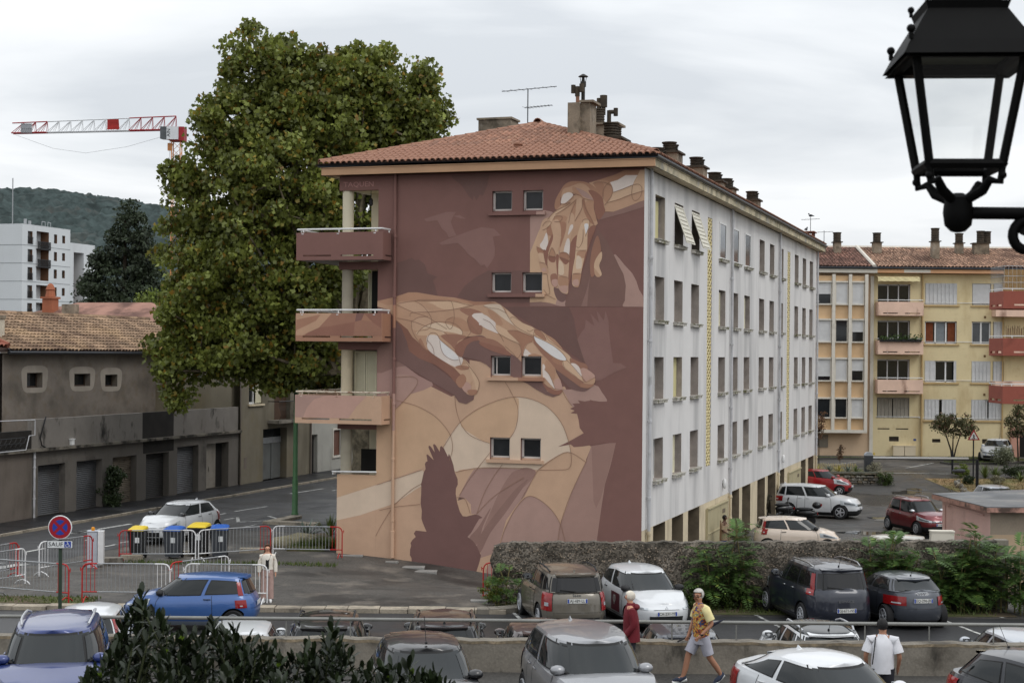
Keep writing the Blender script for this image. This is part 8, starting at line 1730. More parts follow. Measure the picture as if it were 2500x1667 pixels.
    for sg in (1,-1):
        for i,(c0,c1) in enumerate(win):
            g = MB(); sh_ = .0 if i else .06
            side(g,Gs,c0,c1,c0-.02,c1,.06,.90,sg,.004,0,nu=10); f_ = g.build('window_surround', SEAL, o, 60)
            g = MB(); side(g,Gs,c0-.035,c1+.02,c0-.05,c1+.02,.11,.85,sg,.009,0,nu=10); g.build('window', GL_ if i == 0 else GS, o, 60)
        if quarter:
            c0,c1,t0,t1,va,vb = quarter; g = MB(); side(g,Gs,c0,c1,t0,t1,.08,.88,sg,.004,0,va,vb,nu=8); g.build('window_surround', SEAL, o, 60); g = MB(); side(g,Gs,c0-.02,c1+.02,t0-.02,t1+.02,.13,.83,sg,.009,0,va+.03,vb-.03,nu=8); g.build('quarter_window', GS, o, 60)
        cX = lambda x: (x-0)/(hL)
        xd = [xw-.05, (xw+xb)/2+.12+.0, xb+.55] if len(win) > 1 and not quarter or len(win) > 1 else [xw-.05, xb+.95]
        for i in range(len(xd)-1):
            d0,d1 = cX(xd[i]),cX(xd[i+1]); lo_ = 1.3
            if xd[i+1] < xa[1]+ar+.03: d1 = cX(xa[1]+ar+.03)
            if xd[i] > xa[0]-ar-.03: d0 = cX(xa[0]-ar-.03)
            g = MB()
            side(g,S,d0,d1,d0,d1,lo_,4.95,sg,.005,0,nu=6,nv=7)
            for c_ in (d0,d1): side(g,S,c_+.0035,c_-.0035,c_+.0035,c_-.0035,lo_,4.95,sg,.007,1,nu=1,nv=7)
            side(g,S,d0,d1,d0,d1,lo_-.02,lo_+.03,sg,.007,1,nu=6,nv=1); d_ = g.build('door', [col,SEAL], o, 60)
            hp_ = S(*cs_side(d1+.07,sg),4.35); hh = MB(); hh.tube([hp_+Vector((.09,sg*.02,0)),hp_+Vector((.05,sg*.035,0)),hp_+Vector((-.05,sg*.035,0)),hp_+Vector((-.09,sg*.02,0))],.013,6); hh.build('handle', CHROME if rim == 'c' else (mirror or col), d_)
        mp_ = Gs(*cs_side(win[0][0]-.08,sg),.10); g = MB(); g.ball((0,0,0),1,12,0,.11,.13,.085); 
        mo = g.build('mirror', mirror or col, o, 60); mo.location = mp_+Vector((.0,sg*.15,.06)); MB().tube([(0,-sg*.1,-.03),(0,-sg*.17,-.06)],.03,6).build('mirror_arm', SEAL, mo); MB().box(-.1,-.094,-.09,.09,-.055,.055).build('mirror_glass', CHROME, mo)
        # lamps
        g = MB(); v0,v1,s0 = hl; 
        def u(tu,tv):
            a = math.asin(min(1,s0**(nf/2)))+tu*(.86-math.asin(min(1,s0**(nf/2))))*1.0; a = s0+(1.10-s0)*tu
            if a <= .86: c_,s_ = cs_fr(a,1)
            else: c_,s_ = cs_side((1-.86**nf)**(1/nf)-(a-.86)*.55,1)
            return c_,s_*sg,v0+.45*(1-tu)*0+(v1-v0)*(tv*(.65+.35*tu)+(.0+.18*tu)*(1-tv))
        patch(g,S,u,None,.012,0,8,4); l_ = g.build('headlight', LAMPW, o, 60); g = MB(); patch(g,S,lambda a,b_: u(.2+.55*a,.22+.5*b_),None,.015,0,6,3); g.build('headlight_inner', LAMPD, l_, 60)
        g = MB(); v0,v1,s0 = tl
        def u2(tu,tv):
            a = s0+(1.13-s0)*tu
            if a <= .86: c_,s_ = cs_fr(a,-1)
            else: c_,s_ = cs_side(-(1-.86**nr)**(1/nr)+(a-.86)*.4,1)
            return c_,s_*sg,v0+(v1-v0)*tv
        patch(g,S,u2,None,.014,0,8,4); l_ = g.build('tail_light', LAMPR, o, 60); g = MB(); patch(g,S,lambda a,b_: u2(.2+.3*a,.2+.15*b_),None,.018,0,4,2); g.build('reversing_lamp', LAMPW if rear != 'dark' else LAMPR, l_, 60)
        if rear == 'tall':
            g = MB()
            def u3(tu,tv):
                a = .84+.2*tu
                if a <= .86: c_,s_ = cs_fr(a,-1)
                else: c_,s_ = cs_side(-(1-.86**nr)**(1/nr)+(a-.86)*.4,1)
                return c_,s_*sg,.0+.8*tv
            patch(g,Gs,u3,None,.012,0,4,5); g.build('tail_light', LAMPR, o, 60)
        if front == 'fog': 
            p = S(*cs_fr(.72,1),1.7); g = MB().lathe([(.06,.0),(.06,.02),(.045,.03)],12,0,(p.x-.02,p.y*sg,p.z),'X'); g.build('fog_light', LAMPD, o, 40)
        for x in xa:
            key = (round(wr,2),rim)
            if key not in WMESH: WMESH[key] = (tyre_mesh(wr,.2), rim_mesh(wr,{'a':5,'b':7,'c':10}.get(rim,5), HUB if rim == 's' else ALLOY, rim == 's'))
            w_ = inst('wheel', WMESH[key][0], o, (x, sg*(W/2-.12), wr), (0,random.random()*6,0) if sg < 0 else (0,random.random()*6,math.pi)); inst('rim', WMESH[key][1], w_, (0,-.03,0))
    # nose and tail details
    g = MB(); face(g,S,-.52,.52,1.15,2.05,1,.006,0); g.build('lower_intake', PLAS, o, 60)
    g = MB(); sG = {'plain':.4,'wide':.62,'fog':.5,'slim':.42}.get(front,.4); face(g,S,-sG,sG,3.05,3.05+(.22 if front == 'slim' else .7),1,.007,0,-sG*.9,sG*.9); gr_ = g.build('grille', PLAS, o, 60)
    if front == 'wide':
        for vv in (3.3,3.6): 
            g = MB(); face(g,S,-sG*.9,sG*.9,vv,vv+.08,1,.014,0,nv=1); g.build('grille_bar', CHROME, gr_, 60)
    g = MB(); face(g,S,-.85,.85,1.2,1.95,-1,.004,0); g.build('rear_bumper_insert', PLAS if clad or lowdark else col, o, 60)
    g = MB(); face(g,S,-.7,.7,2.75,2.79,-1,.006,0,nv=1); g.build('tailgate_seam', SEAL, o)
    pf = S(1,0,2.45); pr = S(-1,0,3.3 if plate is None or len(plate) < 3 else plate[2])
    for k,(p,sg) in enumerate(((pf,1),(pr,-1))):
        b = MB(); x0,x1 = (p.x+.004,p.x+.018) if sg > 0 else (p.x-.03,p.x-.016); b.box(x0,x1,-.26,.26,p.z-.055,p.z+.055); e_ = x1+.001 if sg > 0 else x0-.001
        for s2 in (-1,1): b.quad(*([(e_,s2*.215,p.z-.05),(e_,s2*.255,p.z-.05),(e_,s2*.255,p.z+.05),(e_,s2*.215,p.z+.05)]),1)
        pl_ = b.build('licence_plate', [PLW,PLB], o)
        if plate and plate[0] and ((plate[1] == 'f') == (sg > 0)):
            M_ = Matrix.Translation((e_+sg*.001,0,p.z)) @ Matrix.Rotation(R(90)*sg,4,'Z') @ Matrix.Rotation(R(90),4,'X'); text(plate[0],.105,PLT,'lettering',pl_,M_,.001,'CENTER',.92)
    if emblem:
        kind,fr,vv = emblem; p = S(1 if fr > 0 else -1,0,vv)+Vector((fr*.015,0,0)); M_ = Matrix.Translation(p) @ Matrix.Rotation(R(90)*fr,4,'Z') @ Matrix.Rotation(R(90),4,'X'); g = MB(); g.T = M_
        if kind == 'lozenge':
            for q in range(4):
                a0,a1 = q*math.pi/2,(q+1)*math.pi/2; P2 = lambda a,s_: (s_*.045*math.cos(a),s_*.07*math.sin(a)); g.add([(*P2(a0,1),0),(*P2(a1,1),0),(*P2(a1,.5),.012),(*P2(a0,.5),.012)],[(0,1,2,3)])
        elif kind == 'rings':
            for q in range(4): g.tube([(-.105+.07*q+.05*math.cos(t),.05*math.sin(t),.004) for t in np.linspace(0,6.2832,17)],.007,4)
        elif kind == 'shield': g.prism([(-.07,.05),(-.05,-.05),(.05,-.05),(.07,.05),(.04,.05),(.03,.0),(-.03,.0),(-.04,.05)],0,.012)
        elif kind == 'disc': g.lathe([(.06,0),(.06,.012),(.05,.014)],16); g.add([(-.04,.03,.016),(-.015,-.03,.016),(-.0,.01,.016),(.015,-.03,.016),(.04,.03,.016),(.015,.0,.016),(0,.03,.016),(-.015,.0,.016)],[(0,1,2,7),(2,3,4,5),(7,2,5,6)])
        elif kind == 'oval': g.lathe([(.07,0),(.07,.01),(.06,.012)],16)
        else: text(kind,.12 if len(kind) < 5 else .085,CHROME,'badge',o,M_,.004,'CENTER',1.1 if len(kind) < 5 else 1.5)
        if g.v: g.build('emblem', CHROME, o)
    if rails:
        g = MB()
        for sg in (1,-1):
            pts = [Gs(*cs_side(c,sg),1)+Vector((0,-sg*.06,.03+ (.06 if 0 < i < 6 else .015))) for i,c in enumerate(np.linspace(.62,-.72,7))]; g.tube(pts,.022,8)
        g.build('roof_rail', rails, o, 60)
    xm = xr+.25
    if ant == 'fin': g = MB(); zz0 = Gs(-.75,0.0001,1).z+.05; g.add([(xm+.1,-.02,zz0),(xm+.1,.02,zz0),(xm-.06,.03,zz0),(xm-.06,-.03,zz0),(xm-.05,0,zz0+.075)],[(0,1,4),(1,2,4),(2,3,4),(3,0,4)]); g.build('antenna', col if top is None else SEAL, o)
    elif ant == 'whip': xm = xt-.15; g = MB().tube([(xm,0,Hh-.03),(xm-.28,0,Hh+.38)],.006,4).ball((xm,0,Hh-.01),.025,8); g.build('antenna', SEAL, o)
    elif ant == 'rwhip': g = MB().tube([(xm,0,Hh-.05),(xm-.22,0,Hh+.3)],.006,4).ball((xm,0,Hh-.03),.025,8); g.build('antenna', SEAL, o)
    o.location.z = loc[2]; return o
def ahead(p, head, d): return Vector((p[0]+math.cos(R(head))*d, p[1]+math.sin(R(head))*d, p[2]))
DK = .904
P_WH = paint('white',206,208,210); P_BL = paint('blue',56,92,150,.15); P_NV = paint('navy_blue',40,56,110,.3); P_BK = paint('black',18,18,22); P_GR = paint('silver_grey',140,141,144,.45); P_TP = paint('taupe',108,102,92,.4); P_MN = paint('midnight',34,38,50,.3); P_AG = paint('slate_grey',66,70,78,.4); P_CR = paint('cream',222,206,190); P_RD = paint('red',150,22,30); P_DR = paint('dark_red',112,34,40,.3); P_SV = paint('silver',176,180,186,.4)
S3 = dict(win=((.92,.02),), quarter=(-.06,-.78,-.06,-.62,.16,.80)); S5 = dict(win=((.92,.12),(.05,-.62)))
SUV = dict(clad=True, wr=.35, xb=-2.0, quarter=(-.66,-.9,-.66,-.82,.16,.8), win=((.92,.14),(.07,-.6)))
car('blue_hatchback','small blue three door hatchback stopped sideways at the kerb',(-8.22,41.4,0),R(180),L=3.43,W=1.63,Hh=1.42,wb=2.345,fo=.55,wr=.275,col=P_BL,hood=(.70,.93),xw=.95,xt=.35,xr=-1.42,xb=-1.6,belt=(.88,.93),rim='s',nf=3.0,mirror=PLAS,rear='tall',tl=(2.9,4.0,.8),win=((.9,-.02),),quarter=(-.09,-.86,-.09,-.78,.10,.86),ant=None,bump_c=mat('faded_bumper',srgb(120,128,140),.6,.1,3),hl=(3.1,4.3,.55))
car('taupe_offroader','taupe grey square off-road car parked tail first at the pebble wall',ahead((1.72,40.5,0),100,2.2),R(100),L=4.4,W=1.78,Hh=1.62,wb=2.635,fo=.9,col=P_TP,hood=(.86,1.08),xw=.95,xt=.32,xr=-1.95,xb=-2.12,belt=(1.06,1.1),rails=PLAS,rim='a',rear='wide',plate=('AJ-489-LL','r',3.75),ant='fin',wr=.355,quarter=(-.64,-.88,-.64,-.8,.16,.8),win=((.92,.14),(.07,-.58)),hw_top=.2,emblem=('Jeep',-1,4.35),tl=(3.0,4.7,.72),rwv=(.06,.86),tint=True,nr=5,lowdark=.1,mirror=PLAS)
w_ = car('white_hatchback','white hatchback facing the road with a maroon logo panel on its door',ahead((4.02,40.8,0),-77,-2.0),R(-77),L=4.03,W=1.71,Hh=1.47,wb=2.575,fo=.84,wr=.3,col=P_WH,hood=(.68,.96),xw=1.05,xt=.35,xr=-1.5,xb=-1.82,rim='s',front='slim',plate=('CA-231-YF','f'),mirror=PLAS,emblem=('lozenge',1,3.9),hl=(3.0,4.5,.55),win=S3['win'],quarter=S3['quarter'],group='white compact hatchbacks',rear='tall')
MRN = mat('maroon_decal',srgb(96,40,52),.5,.05,3); g = MB().box(-.12,.62,-.862,-.858,.38,.86); g.build('door_decal',MRN,w_)
M_ = Matrix.Translation((.18,-.866,.70)) @ Matrix.Rotation(R(90),4,'X'); text('φ',.34,PLW,'decal_symbol',w_,M_,.001)
car('minivan','dark midnight blue minivan with chromed roof bars parked tail out',ahead((8.70,41.25,0),100,2.33),R(100),L=4.66,W=1.87,Hh=1.69,wb=2.8,fo=.92,wr=.335,col=P_MN,hood=(.86,1.12),xw=1.35,xt=.55,xr=-2.0,xb=-2.2,belt=(1.06,1.1),rails=CHROME,rim='c',rear='tall',plate=('GJ-671-NS','r',2.75),ant='rwhip',hw_top=.2,emblem=('ESPACE',-1,3.55),tl=(3.9,4.9,.83),win=((.9,.28),(.24,-.3)),quarter=(-.33,-.86,-.33,-.8,.12,.86),nf=2.8,tint=True,rwv=(.06,.84))
car('grey_hatchback','slate grey five door hatchback parked tail out beside the dark minivan',ahead((10.78,41.6,0),100,1.98),R(100),L=3.95,W=1.74,Hh=1.38,wb=2.47,fo=.82,wr=.315,col=P_AG,hood=(.70,.95),xw=.85,xt=.2,xr=-1.4,xb=-1.86,belt=(.95,1.02),rim='b',plate=('EQ-296-JB','r',3.65),ant='rwhip',emblem=('rings',-1,4.55),tl=(3.15,4.0,.5),win=((.92,.12),(.05,-.66)),rear='plain',nr=3.2)
car('white_hatchback','white hatchback seen from behind beyond the handrail by the sign post',(G(238,1500,0).x*.84,36.0,0),R(97),L=4.03,W=1.71,Hh=1.49,wb=2.575,fo=.84,wr=.3,col=P_WH,hood=(.68,.96),xw=1.05,xt=.35,xr=-1.5,xb=-1.82,rim='s',ant=None,rear='tall',tl=(3.6,4.95,.8),group='white compact hatchbacks',**S5)
car('black_estate','black car with roof bars in the lower row behind the bush',(P(802,1500,34.2).x,34.4,0),R(93),L=4.5,W=1.8,Hh=1.62,wb=2.65,fo=.9,col=P_BK,hood=(.82,1.05),xw=1.0,xt=.35,xr=-1.9,belt=(1.02,1.06),rails=PLAS,rim='a',ant=None,mirror=P_BK,group='dark cars backed up to the retaining wall',**{**SUV,'xb':-2.1})
car('black_crossover','black crossover backed up to the low wall beyond the glossy black hatchback',(P(1085,1500,34.3).x,34.5,0),R(92),L=4.5,W=1.82,Hh=1.64,wb=2.65,fo=.9,col=P_BK,hood=(.84,1.08),xw=1.0,xt=.35,xr=-1.9,belt=(1.04,1.08),rails=P_BK,rim='a',ant='fin',group='dark cars backed up to the retaining wall',**{**SUV,'xb':-2.1})
car('brown_hatchback','dark brownish hatchback mostly hidden behind the silver crossover',(P(1312,1520,34.4).x,34.5,0),R(95),L=4.2,W=1.75,Hh=1.47,col=paint('umber',70,58,56,.3),ant=None,**S5)
car('grey_hatchback','grey hatchback with a roof whip aerial behind the wall and the two walkers',(P(1652,1524,34.2).x,34.3,0),R(95),L=4.1,W=1.76,Hh=1.46,col=P_AG,ant='rwhip',group='cars in the lower row',**S5)
car('white_crossover','white crossover with a black glass roof and silver bars behind the low wall',(P(1985,1537,34).x,34.2,0),R(95),L=4.3,W=1.8,Hh=1.55,col=P_WH,top=CGLASS,rails=ALLOY,ant='rwhip',hood=(.8,1.03),belt=(1.0,1.05),group='cars in the lower row',**{**SUV,'wr':.33})
car('silver_hatchback','silver hatchback roof behind the low wall next to the dark blue coupe',(P(2472,1550,34).x,34.0,0),R(97),L=4.1,W=1.76,Hh=1.45,col=P_SV,ant='rwhip',group='cars in the lower row',**S5)
car('white_saloon','white car roof showing above the glossy bush',(P(590,1532,34).x,34.2,0),R(94),L=4.1,W=1.75,Hh=1.45,col=P_WH,ant=None,**S5)
car('blue_suv','metallic blue sport utility car with silver roof rails facing the camera',(-7.68,27.0,DK),R(-79),L=4.34,W=1.82,Hh=1.64,wb=2.67,fo=.84,col=P_NV,hood=(.86,1.1),xw=.95,xt=.42,xr=-1.85,belt=(1.06,1.1),rails=ALLOY,rim='a',ant=None,mirror=P_NV,front='wide',**{**SUV,'xb':-2.06})
car('black_hatchback','glossy black hatchback in the near row behind the bush',(-1.4,26.5,DK),R(-80),L=4.05,W=1.72,Hh=1.47,col=P_BK,hood=(.72,.98),xw=.95,xt=.3,xr=-1.4,xb=-1.8,ant='whip',mirror=P_BK,rear='plain',**S5)
car('silver_crossover','silver grey crossover with a shark fin aerial in the middle of the near row',(1.36,26.75,DK),R(-79),L=4.5,W=1.84,Hh=1.6,wb=2.64,fo=.92,col=P_GR,hood=(.84,1.08),xw=1.05,xt=.45,xr=-1.75,belt=(1.03,1.1),rim='b',ant='fin',mirror=P_GR,front='wide',nf=2.8,**{**SUV,'xb':-2.15})
car('white_coupe','white three door coupe with a sloping roof in the near row',(5.22,25.75,DK),R(-64),L=4.3,W=1.75,Hh=1.42,wb=2.61,fo=.88,col=P_WH,hood=(.72,.97),xw=1.05,xt=.3,xr=-1.15,xb=-1.95,belt=(.96,1.05),rim='a',ant='fin',win=((.93,-.02),),quarter=(-.09,-.82,-.09,-.5,.2,.8),nf=2.9,rear='dark',mirror=P_WH)
car('dark_coupe','dark blue black three door car at the corner of the near row',(8.75,25.35,DK),R(-64),L=4.2,W=1.74,Hh=1.5,wb=2.55,fo=.85,col=paint('ink_blue',20,22,30,.2),hood=(.74,1.0),xw=1.0,xt=.3,xr=-1.4,xb=-1.85,ant='rwhip',win=((.92,.0),),quarter=(-.07,-.84,-.07,-.62,.18,.8),rear='plain')
car('white_hatchback','white hatchback driving towards the bins on the street, dark mirrors',(-12.55,60.4,.01),R(-112),L=4.06,W=1.73,Hh=1.45,wb=2.59,fo=.84,wr=.31,col=P_WH,hood=(.70,.97),xw=1.05,xt=.35,xr=-1.45,xb=-1.85,belt=(.95,1.04),front='slim',mirror=P_BK,rim='a',emblem=('lozenge',1,3.5),plate=('FB-826-SC','f'),group='white compact hatchbacks',nf=2.8,**S5)
LZ = -.985
car('cream_hatchback','cream three door city car in the lot right behind the pebble wall'.replace('right ',''),(P(1945,1300,66.4).x,66.4,LZ),R(-6),L=3.54,W=1.64,Hh=1.48,wb=2.42,fo=.58,wr=.29,col=P_CR,hood=(.74,.98),xw=1.0,xt=.4,xr=-1.5,xb=-1.66,belt=(.94,1.0),rim='s',ant='rwhip',win=((.9,.0),),quarter=(-.06,-.86,-.06,-.76,.12,.84),nf=2.6,rear='tall',tl=(3.6,4.9,.84),mirror=PLAS,group='cars in the sunken lot')
car('white_suv','white sport utility car with dark sills parked by the scooter',(15.55,81.0,LZ),R(-24),L=4.43,W=1.81,Hh=1.66,wb=2.604,fo=.88,wr=.35,col=P_WH,hood=(.88,1.1),xw=1.0,xt=.4,xr=-1.9,xb=-2.1,belt=(1.06,1.1),rim='a',ant='fin',clad=True,front='wide',emblem=('disc',1,3.5),quarter=(-.62,-.84,-.62,-.8,.14,.84),win=((.92,.14),(.08,-.57)),tl=(3.5,4.5,.6),group='cars in the sunken lot')
car('red_hatchback','small bright red hatchback by the stone planter',(P(2030,1180,92).x-.3,93.0,gz(18.5,93)+.02),R(-24),L=3.43,W=1.63,Hh=1.47,wb=2.34,fo=.58,wr=.28,col=P_RD,hood=(.76,1.0),xw=1.0,xt=.35,xr=-1.35,xb=-1.6,belt=(.95,1.08),ant='whip',win=((.9,.05),),quarter=(0,-.82,0,-.6,.2,.8),nf=2.5,rear='tall',group='cars in the sunken lot',hl=(3.0,4.9,.45))
car('dark_red_hatchback','dark red raised hatchback with grey roof rails half hidden by the pink shed',(18.95,74.2,LZ),R(-74),L=4.0,W=1.75,Hh=1.6,wb=2.59,fo=.8,wr=.315,col=P_DR,hood=(.82,1.04),xw=1.0,xt=.4,xr=-1.6,xb=-1.85,rails=ALLOY,rim='c',ant='whip',front='wide',emblem=('shield',1,3.6),plate=('EX-482-RA','f'),mirror=CHROME,group='cars in the sunken lot',clad=True,win=((.92,.12),(.05,-.66)))
car('silver_hatchback','silver car whose roof shows above the flat shed roof',(P(2452,1190,82.5).x,83.5,LZ),R(-83),L=4.1,W=1.74,Hh=1.45,col=P_SV,ant='whip',group='cars in the sunken lot',**S5)
car('beige_hatchback','pale beige car roof behind the thicket by the meter box',(P(2250,1314,59).x,60,LZ),R(-6),L=4.2,W=1.74,Hh=1.46,col=paint('pale_beige',190,186,174),ant=None,group='cars in the sunken lot',**S5)
car('white_crossover','white rounded crossover in front of the yellow block, beside the warning sign',(P(2444,1090,109).x,110.2,.02),R(-118),L=4.19,W=1.8,Hh=1.54,wb=2.59,fo=.86,wr=.33,col=P_WH,hood=(.82,1.04),xw=1.0,xt=.35,xr=-1.5,xb=-1.9,belt=(1.0,1.12),rim='a',ant='rwhip',front='wide',emblem=('oval',1,4.2),nf=2.6,hl=(3.4,4.9,.5),win=((.9,.12),(.05,-.68)))
car('white_car','white car at the very edge beside the rounded crossover',(P(2520,1100,107).x+1.2,108,.02),R(-118),L=4.1,W=1.76,Hh=1.5,col=P_WH,ant=None,**S5)
# scooters
def scooter(loc, head, label, box=None):
    o = empty('scooter', loc, head, label, 'scooter', 'black scooters'); SB_ = mat('scooter_black', (.014,.014,.015), .3, .1, 5, coat=.4)
    for x in (.66,-.62): w_ = MB().lathe([(.13,-.05),(.23,-.065),(.25,-.02),(.25,.02),(.23,.065),(.13,.05)],20,0,(0,0,0),'Y').build('wheel',TYRE,o,40); w_.location = (x,0,.25); MB().lathe([(.02,-.04),(.15,-.03),(.15,.03),(.02,.04)],14,0,(0,0,0),'Y').build('rim',ALLOY,w_,40)
    b = MB(); b.grid([[(x,y*w,z) for y in (-1,-.6,0,.6,1)] for x,z,w in [(.72,.42,.1),(.62,.62,.2),(.56,.85,.24),(.48,1.02,.2),(.40,1.06,.12),(.42,.8,.2),(.4,.4,.2),(.1,.3,.22),(-.15,.32,.2)]]); b.build('leg_shield',SB_,o,60)
    b = MB().ball((-.45,0,.62),.3,12,0,1.7,.75,.55).ball((-.62,0,.52),.22,10,0,1.9,.6,.6); b.build('tail_body',SB_,o,60); b = MB().ball((-.33,0,.8),.3,12,0,1.45,.62,.28); b.build('seat',PLAS,o,60)
    b = MB().tube([(.44,-.36,1.08),(.46,0,1.03),(.44,.36,1.08)],.022,6); b.build('handlebar',PLAS,o)
    for s in (-1,1): MB().tube([(.44,s*.25,1.06),(.46,s*.32,1.22)],.008,4).ball((.46,s*.33,1.26),.07,8,0,.3,1,.7).build('mirror',SEAL,o,60)
    MB().grid([[(.5,-.16,1.02),(.53,0,1.02),(.5,.16,1.02)],[(.38,-.13,1.32),(.42,0,1.34),(.38,.13,1.32)]]).build('windscreen',CGLASS,o,60)
    MB().tube([(-.1,-.17,.33),(-.5,-.2,.4),(-.95,-.2,.52)],[.03,.05,.06],8).build('exhaust',ALLOY,o,60); MB().box(-.98,-.94,-.1,.1,.55,.66).build('tail_light',LAMPR,o); MB().add([(.7,-.09,.72),(.7,.09,.72),(.62,.07,.86),(.62,-.07,.86)],[(0,1,2,3)]).build('headlight',LAMPW,o)
    if box: b = MB().ball((-.92,0,1.0),.24,14,0,.95,.95,.72); bo = b.build('top_box',SB_,o,60); MB().box(-1.16,-1.10,-.17,.17,.98,1.07).box(-1.1,-.86,-.235,-.20,.99,1.07).build('reflector',LAMPR,bo)
    return o
scooter((P(1900,1240,78).x,78.6,LZ), R(200), 'black scooter with tall mirrors nearest the garage piers')
scooter((P(1938,1250,77).x+.1,76.6,LZ), R(168), 'black scooter with a red reflector top box in front of the white sport utility car', True)
# ------------------------------------------------------------------ people
SKIN = mat('skin', srgb(196,146,120), .6, .06, 6); TAN = mat('tanned_skin', srgb(160,116,92), .6, .06, 6)
def eloft(b, rings, n=16, m=0):        # rings: (x,y,z,rx,ry)
    vs = []; fs = []
    for x,y,z,rx,ry in rings: vs += [(x+rx*math.cos(6.2832*k/n), y+ry*math.sin(6.2832*k/n), z) for k in range(n)]
    for i in range(len(rings)-1): fs += [(i*n+k,i*n+(k+1)%n,(i+1)*n+(k+1)%n,(i+1)*n+k) for k in range(n)]
    fs += [tuple(range(n-1,-1,-1)), tuple(range(len(vs)-n,len(vs)))]; b.add(vs,fs,m)
def person(label, loc, head, arms, legs, lean=0, hgt=1.72, skin=SKIN, hair=(90,60,40), hl=0, turn=0, slim=1, glasses=False):
    """local frame: x forward, y to the left; arms/legs: joint lists for left and right"""
    o = empty('person', loc, head, label, 'person'); k = hgt/1.72; V_ = []; E_ = []; Rr = []
    def ch(pts, rs, root=None):
        idx = root
        for p,r_ in zip(pts,rs):
            V_.append(Vector(p)*k); Rr.append(r_*k)
            if idx is not None: E_.append((idx,len(V_)-1))
            idx = len(V_)-1
        return idx
    px = lean; pel = ch([(0,0,.93)],[.13*slim]); c1 = ch([(px*.4,0,1.12),(px*.8,0,1.3)],[.125*slim,.135*slim],pel); nk = ch([(px,0,1.44),(px+.01,0,1.5)],[.09,.055],c1)
    ct,st = math.cos(turn),math.sin(turn); hx = px+.03
    hd = ch([(hx,0,1.56),(hx+.005,0,1.63),(hx-.005,0,1.685)],[.072,.088,.06],nk); n_ = ch([(hx+.085*ct,.085*st,1.60)],[.02],hd-1); ch([(hx+.03*ct,.03*st,1.545)],[.05],hd-2)
    for side_,(sh,el,wr) in zip((1,-1),arms):
        w_ = ch([(px,side_*.15*slim,1.41),sh,el,wr],[.075,.058,.042,.03],c1); d = (Vector(wr)-Vector(el)).normalized(); s_ = Vector((d.z,0,-d.x)).normalized() if abs(d.x)+abs(d.z) > .1 else Vector((1,0,0)); p = Vector(wr)+d*.07; pm = ch([p],[.03],w_)
        for q in range(4): ch([p+d*.045+s_*(.027-.018*q), p+d*(.085-.006*abs(q-1.5))+s_*(.026-.018*q)+Vector((.012,0,0))],[.0105,.009],pm)
        ch([Vector(wr)+d*.04+s_*.038, Vector(wr)+d*.08+s_*.05],[.013,.010],w_)
    for side_,(hp,kn,an,to) in zip((1,-1),legs): ch([hp,kn,(Vector(kn)*.4+Vector(an)*.6+Vector((-.015,0,0))),an,to],[.092,.06,.056,.038,.034],pel)
    me = bpy.data.meshes.new('body'); me.from_pydata(V_,E_,[]); bo = bpy.data.objects.new('body',me); COL.objects.link(bo); md = bo.modifiers.new('s','SKIN')
    for v,r_ in zip(me.skin_vertices[0].data,Rr): v.radius = (r_,r_)
    me.skin_vertices[0].data[pel].use_root = True; bo.modifiers.new('u','SUBSURF').levels = 2; bo.modifiers['u'].render_levels = 2
    nb = evaluated(bo,'body',o); nb.data.materials.clear(); nb.data.materials.append(skin); nb.data.polygons.foreach_set('use_smooth',[True]*len(nb.data.polygons))
    HM = mat('hair_%d_%d_%d'%hair, srgb(*hair), .7, .25, 12); b = MB(); hz = 1.645*k; b.ball((hx*k-.02*ct,-.02*st,hz),.105*k,14,0,1.0,.92,1.02); keep = []
    b.f = [f for f in b.f if (lambda c: not ((c.x-hx*k)*ct+c.y*st > .035 and c.z < hz+.055) and c.z > hz-(.07 if hl == 0 else .12))(sum((Vector(b.v[i]) for i in f),Vector())/len(f))]; b.m = [0]*len(b.f)
    if hl > .05: b.grid([[((hx-.085*math.cos(t)*ct)*k,(.1*math.sin(t))*k,hz-.02-hl*j/3) for t in np.linspace(-1.3,1.3,8)] for j in range(4)])
    b.build('hair', HM, o, 60); e_ = MB()
    for s in (-1,1): e_.ball(((hx+.078*ct-s*.03*st)*k,(.078*st+s*.03*ct)*k,1.625*k),.011,6)
    e_.build('eyes', SEAL, o); MB().box((hx+.075)*k,(hx+.084)*k,-.022,.022,1.562*k,1.57*k).build('mouth', mat('lips', srgb(150,84,74), .6, 0), o)
    if glasses:
        g = MB()
        for s in (-1,1): g.tube([((hx+.092*ct-(s*.036+.026*math.cos(t))*st)*k,(.092*st+(s*.036+.026*math.cos(t))*ct)*k,(1.625+.02*math.sin(t))*k) for t in np.linspace(0,6.2832,11)],.004,4)
        g.build('glasses', SEAL, o)
    return o, k
def sleeve(b, a, k, r0=.075, frac=1, m=0, el_r=.058, end=.05):
    sh,el,wr = [Vector(p)*k for p in a]
    if frac >= 1: b.tube([Vector((sh.x,sh.y*.5,sh.z+.035)),sh+Vector((0,0,.012)),sh.lerp(el,.5),el,el.lerp(wr,.5),wr],[r0*.7,r0,r0*.92,el_r*1.05,end,end*.95],12,m)
    else: b.tube([Vector((sh.x,sh.y*.5,sh.z+.035)),sh+Vector((0,0,.012)),sh.lerp(el,frac*.5),sh.lerp(el,frac)],[r0*.75,r0,r0*1.02,r0*1.05],12,m)
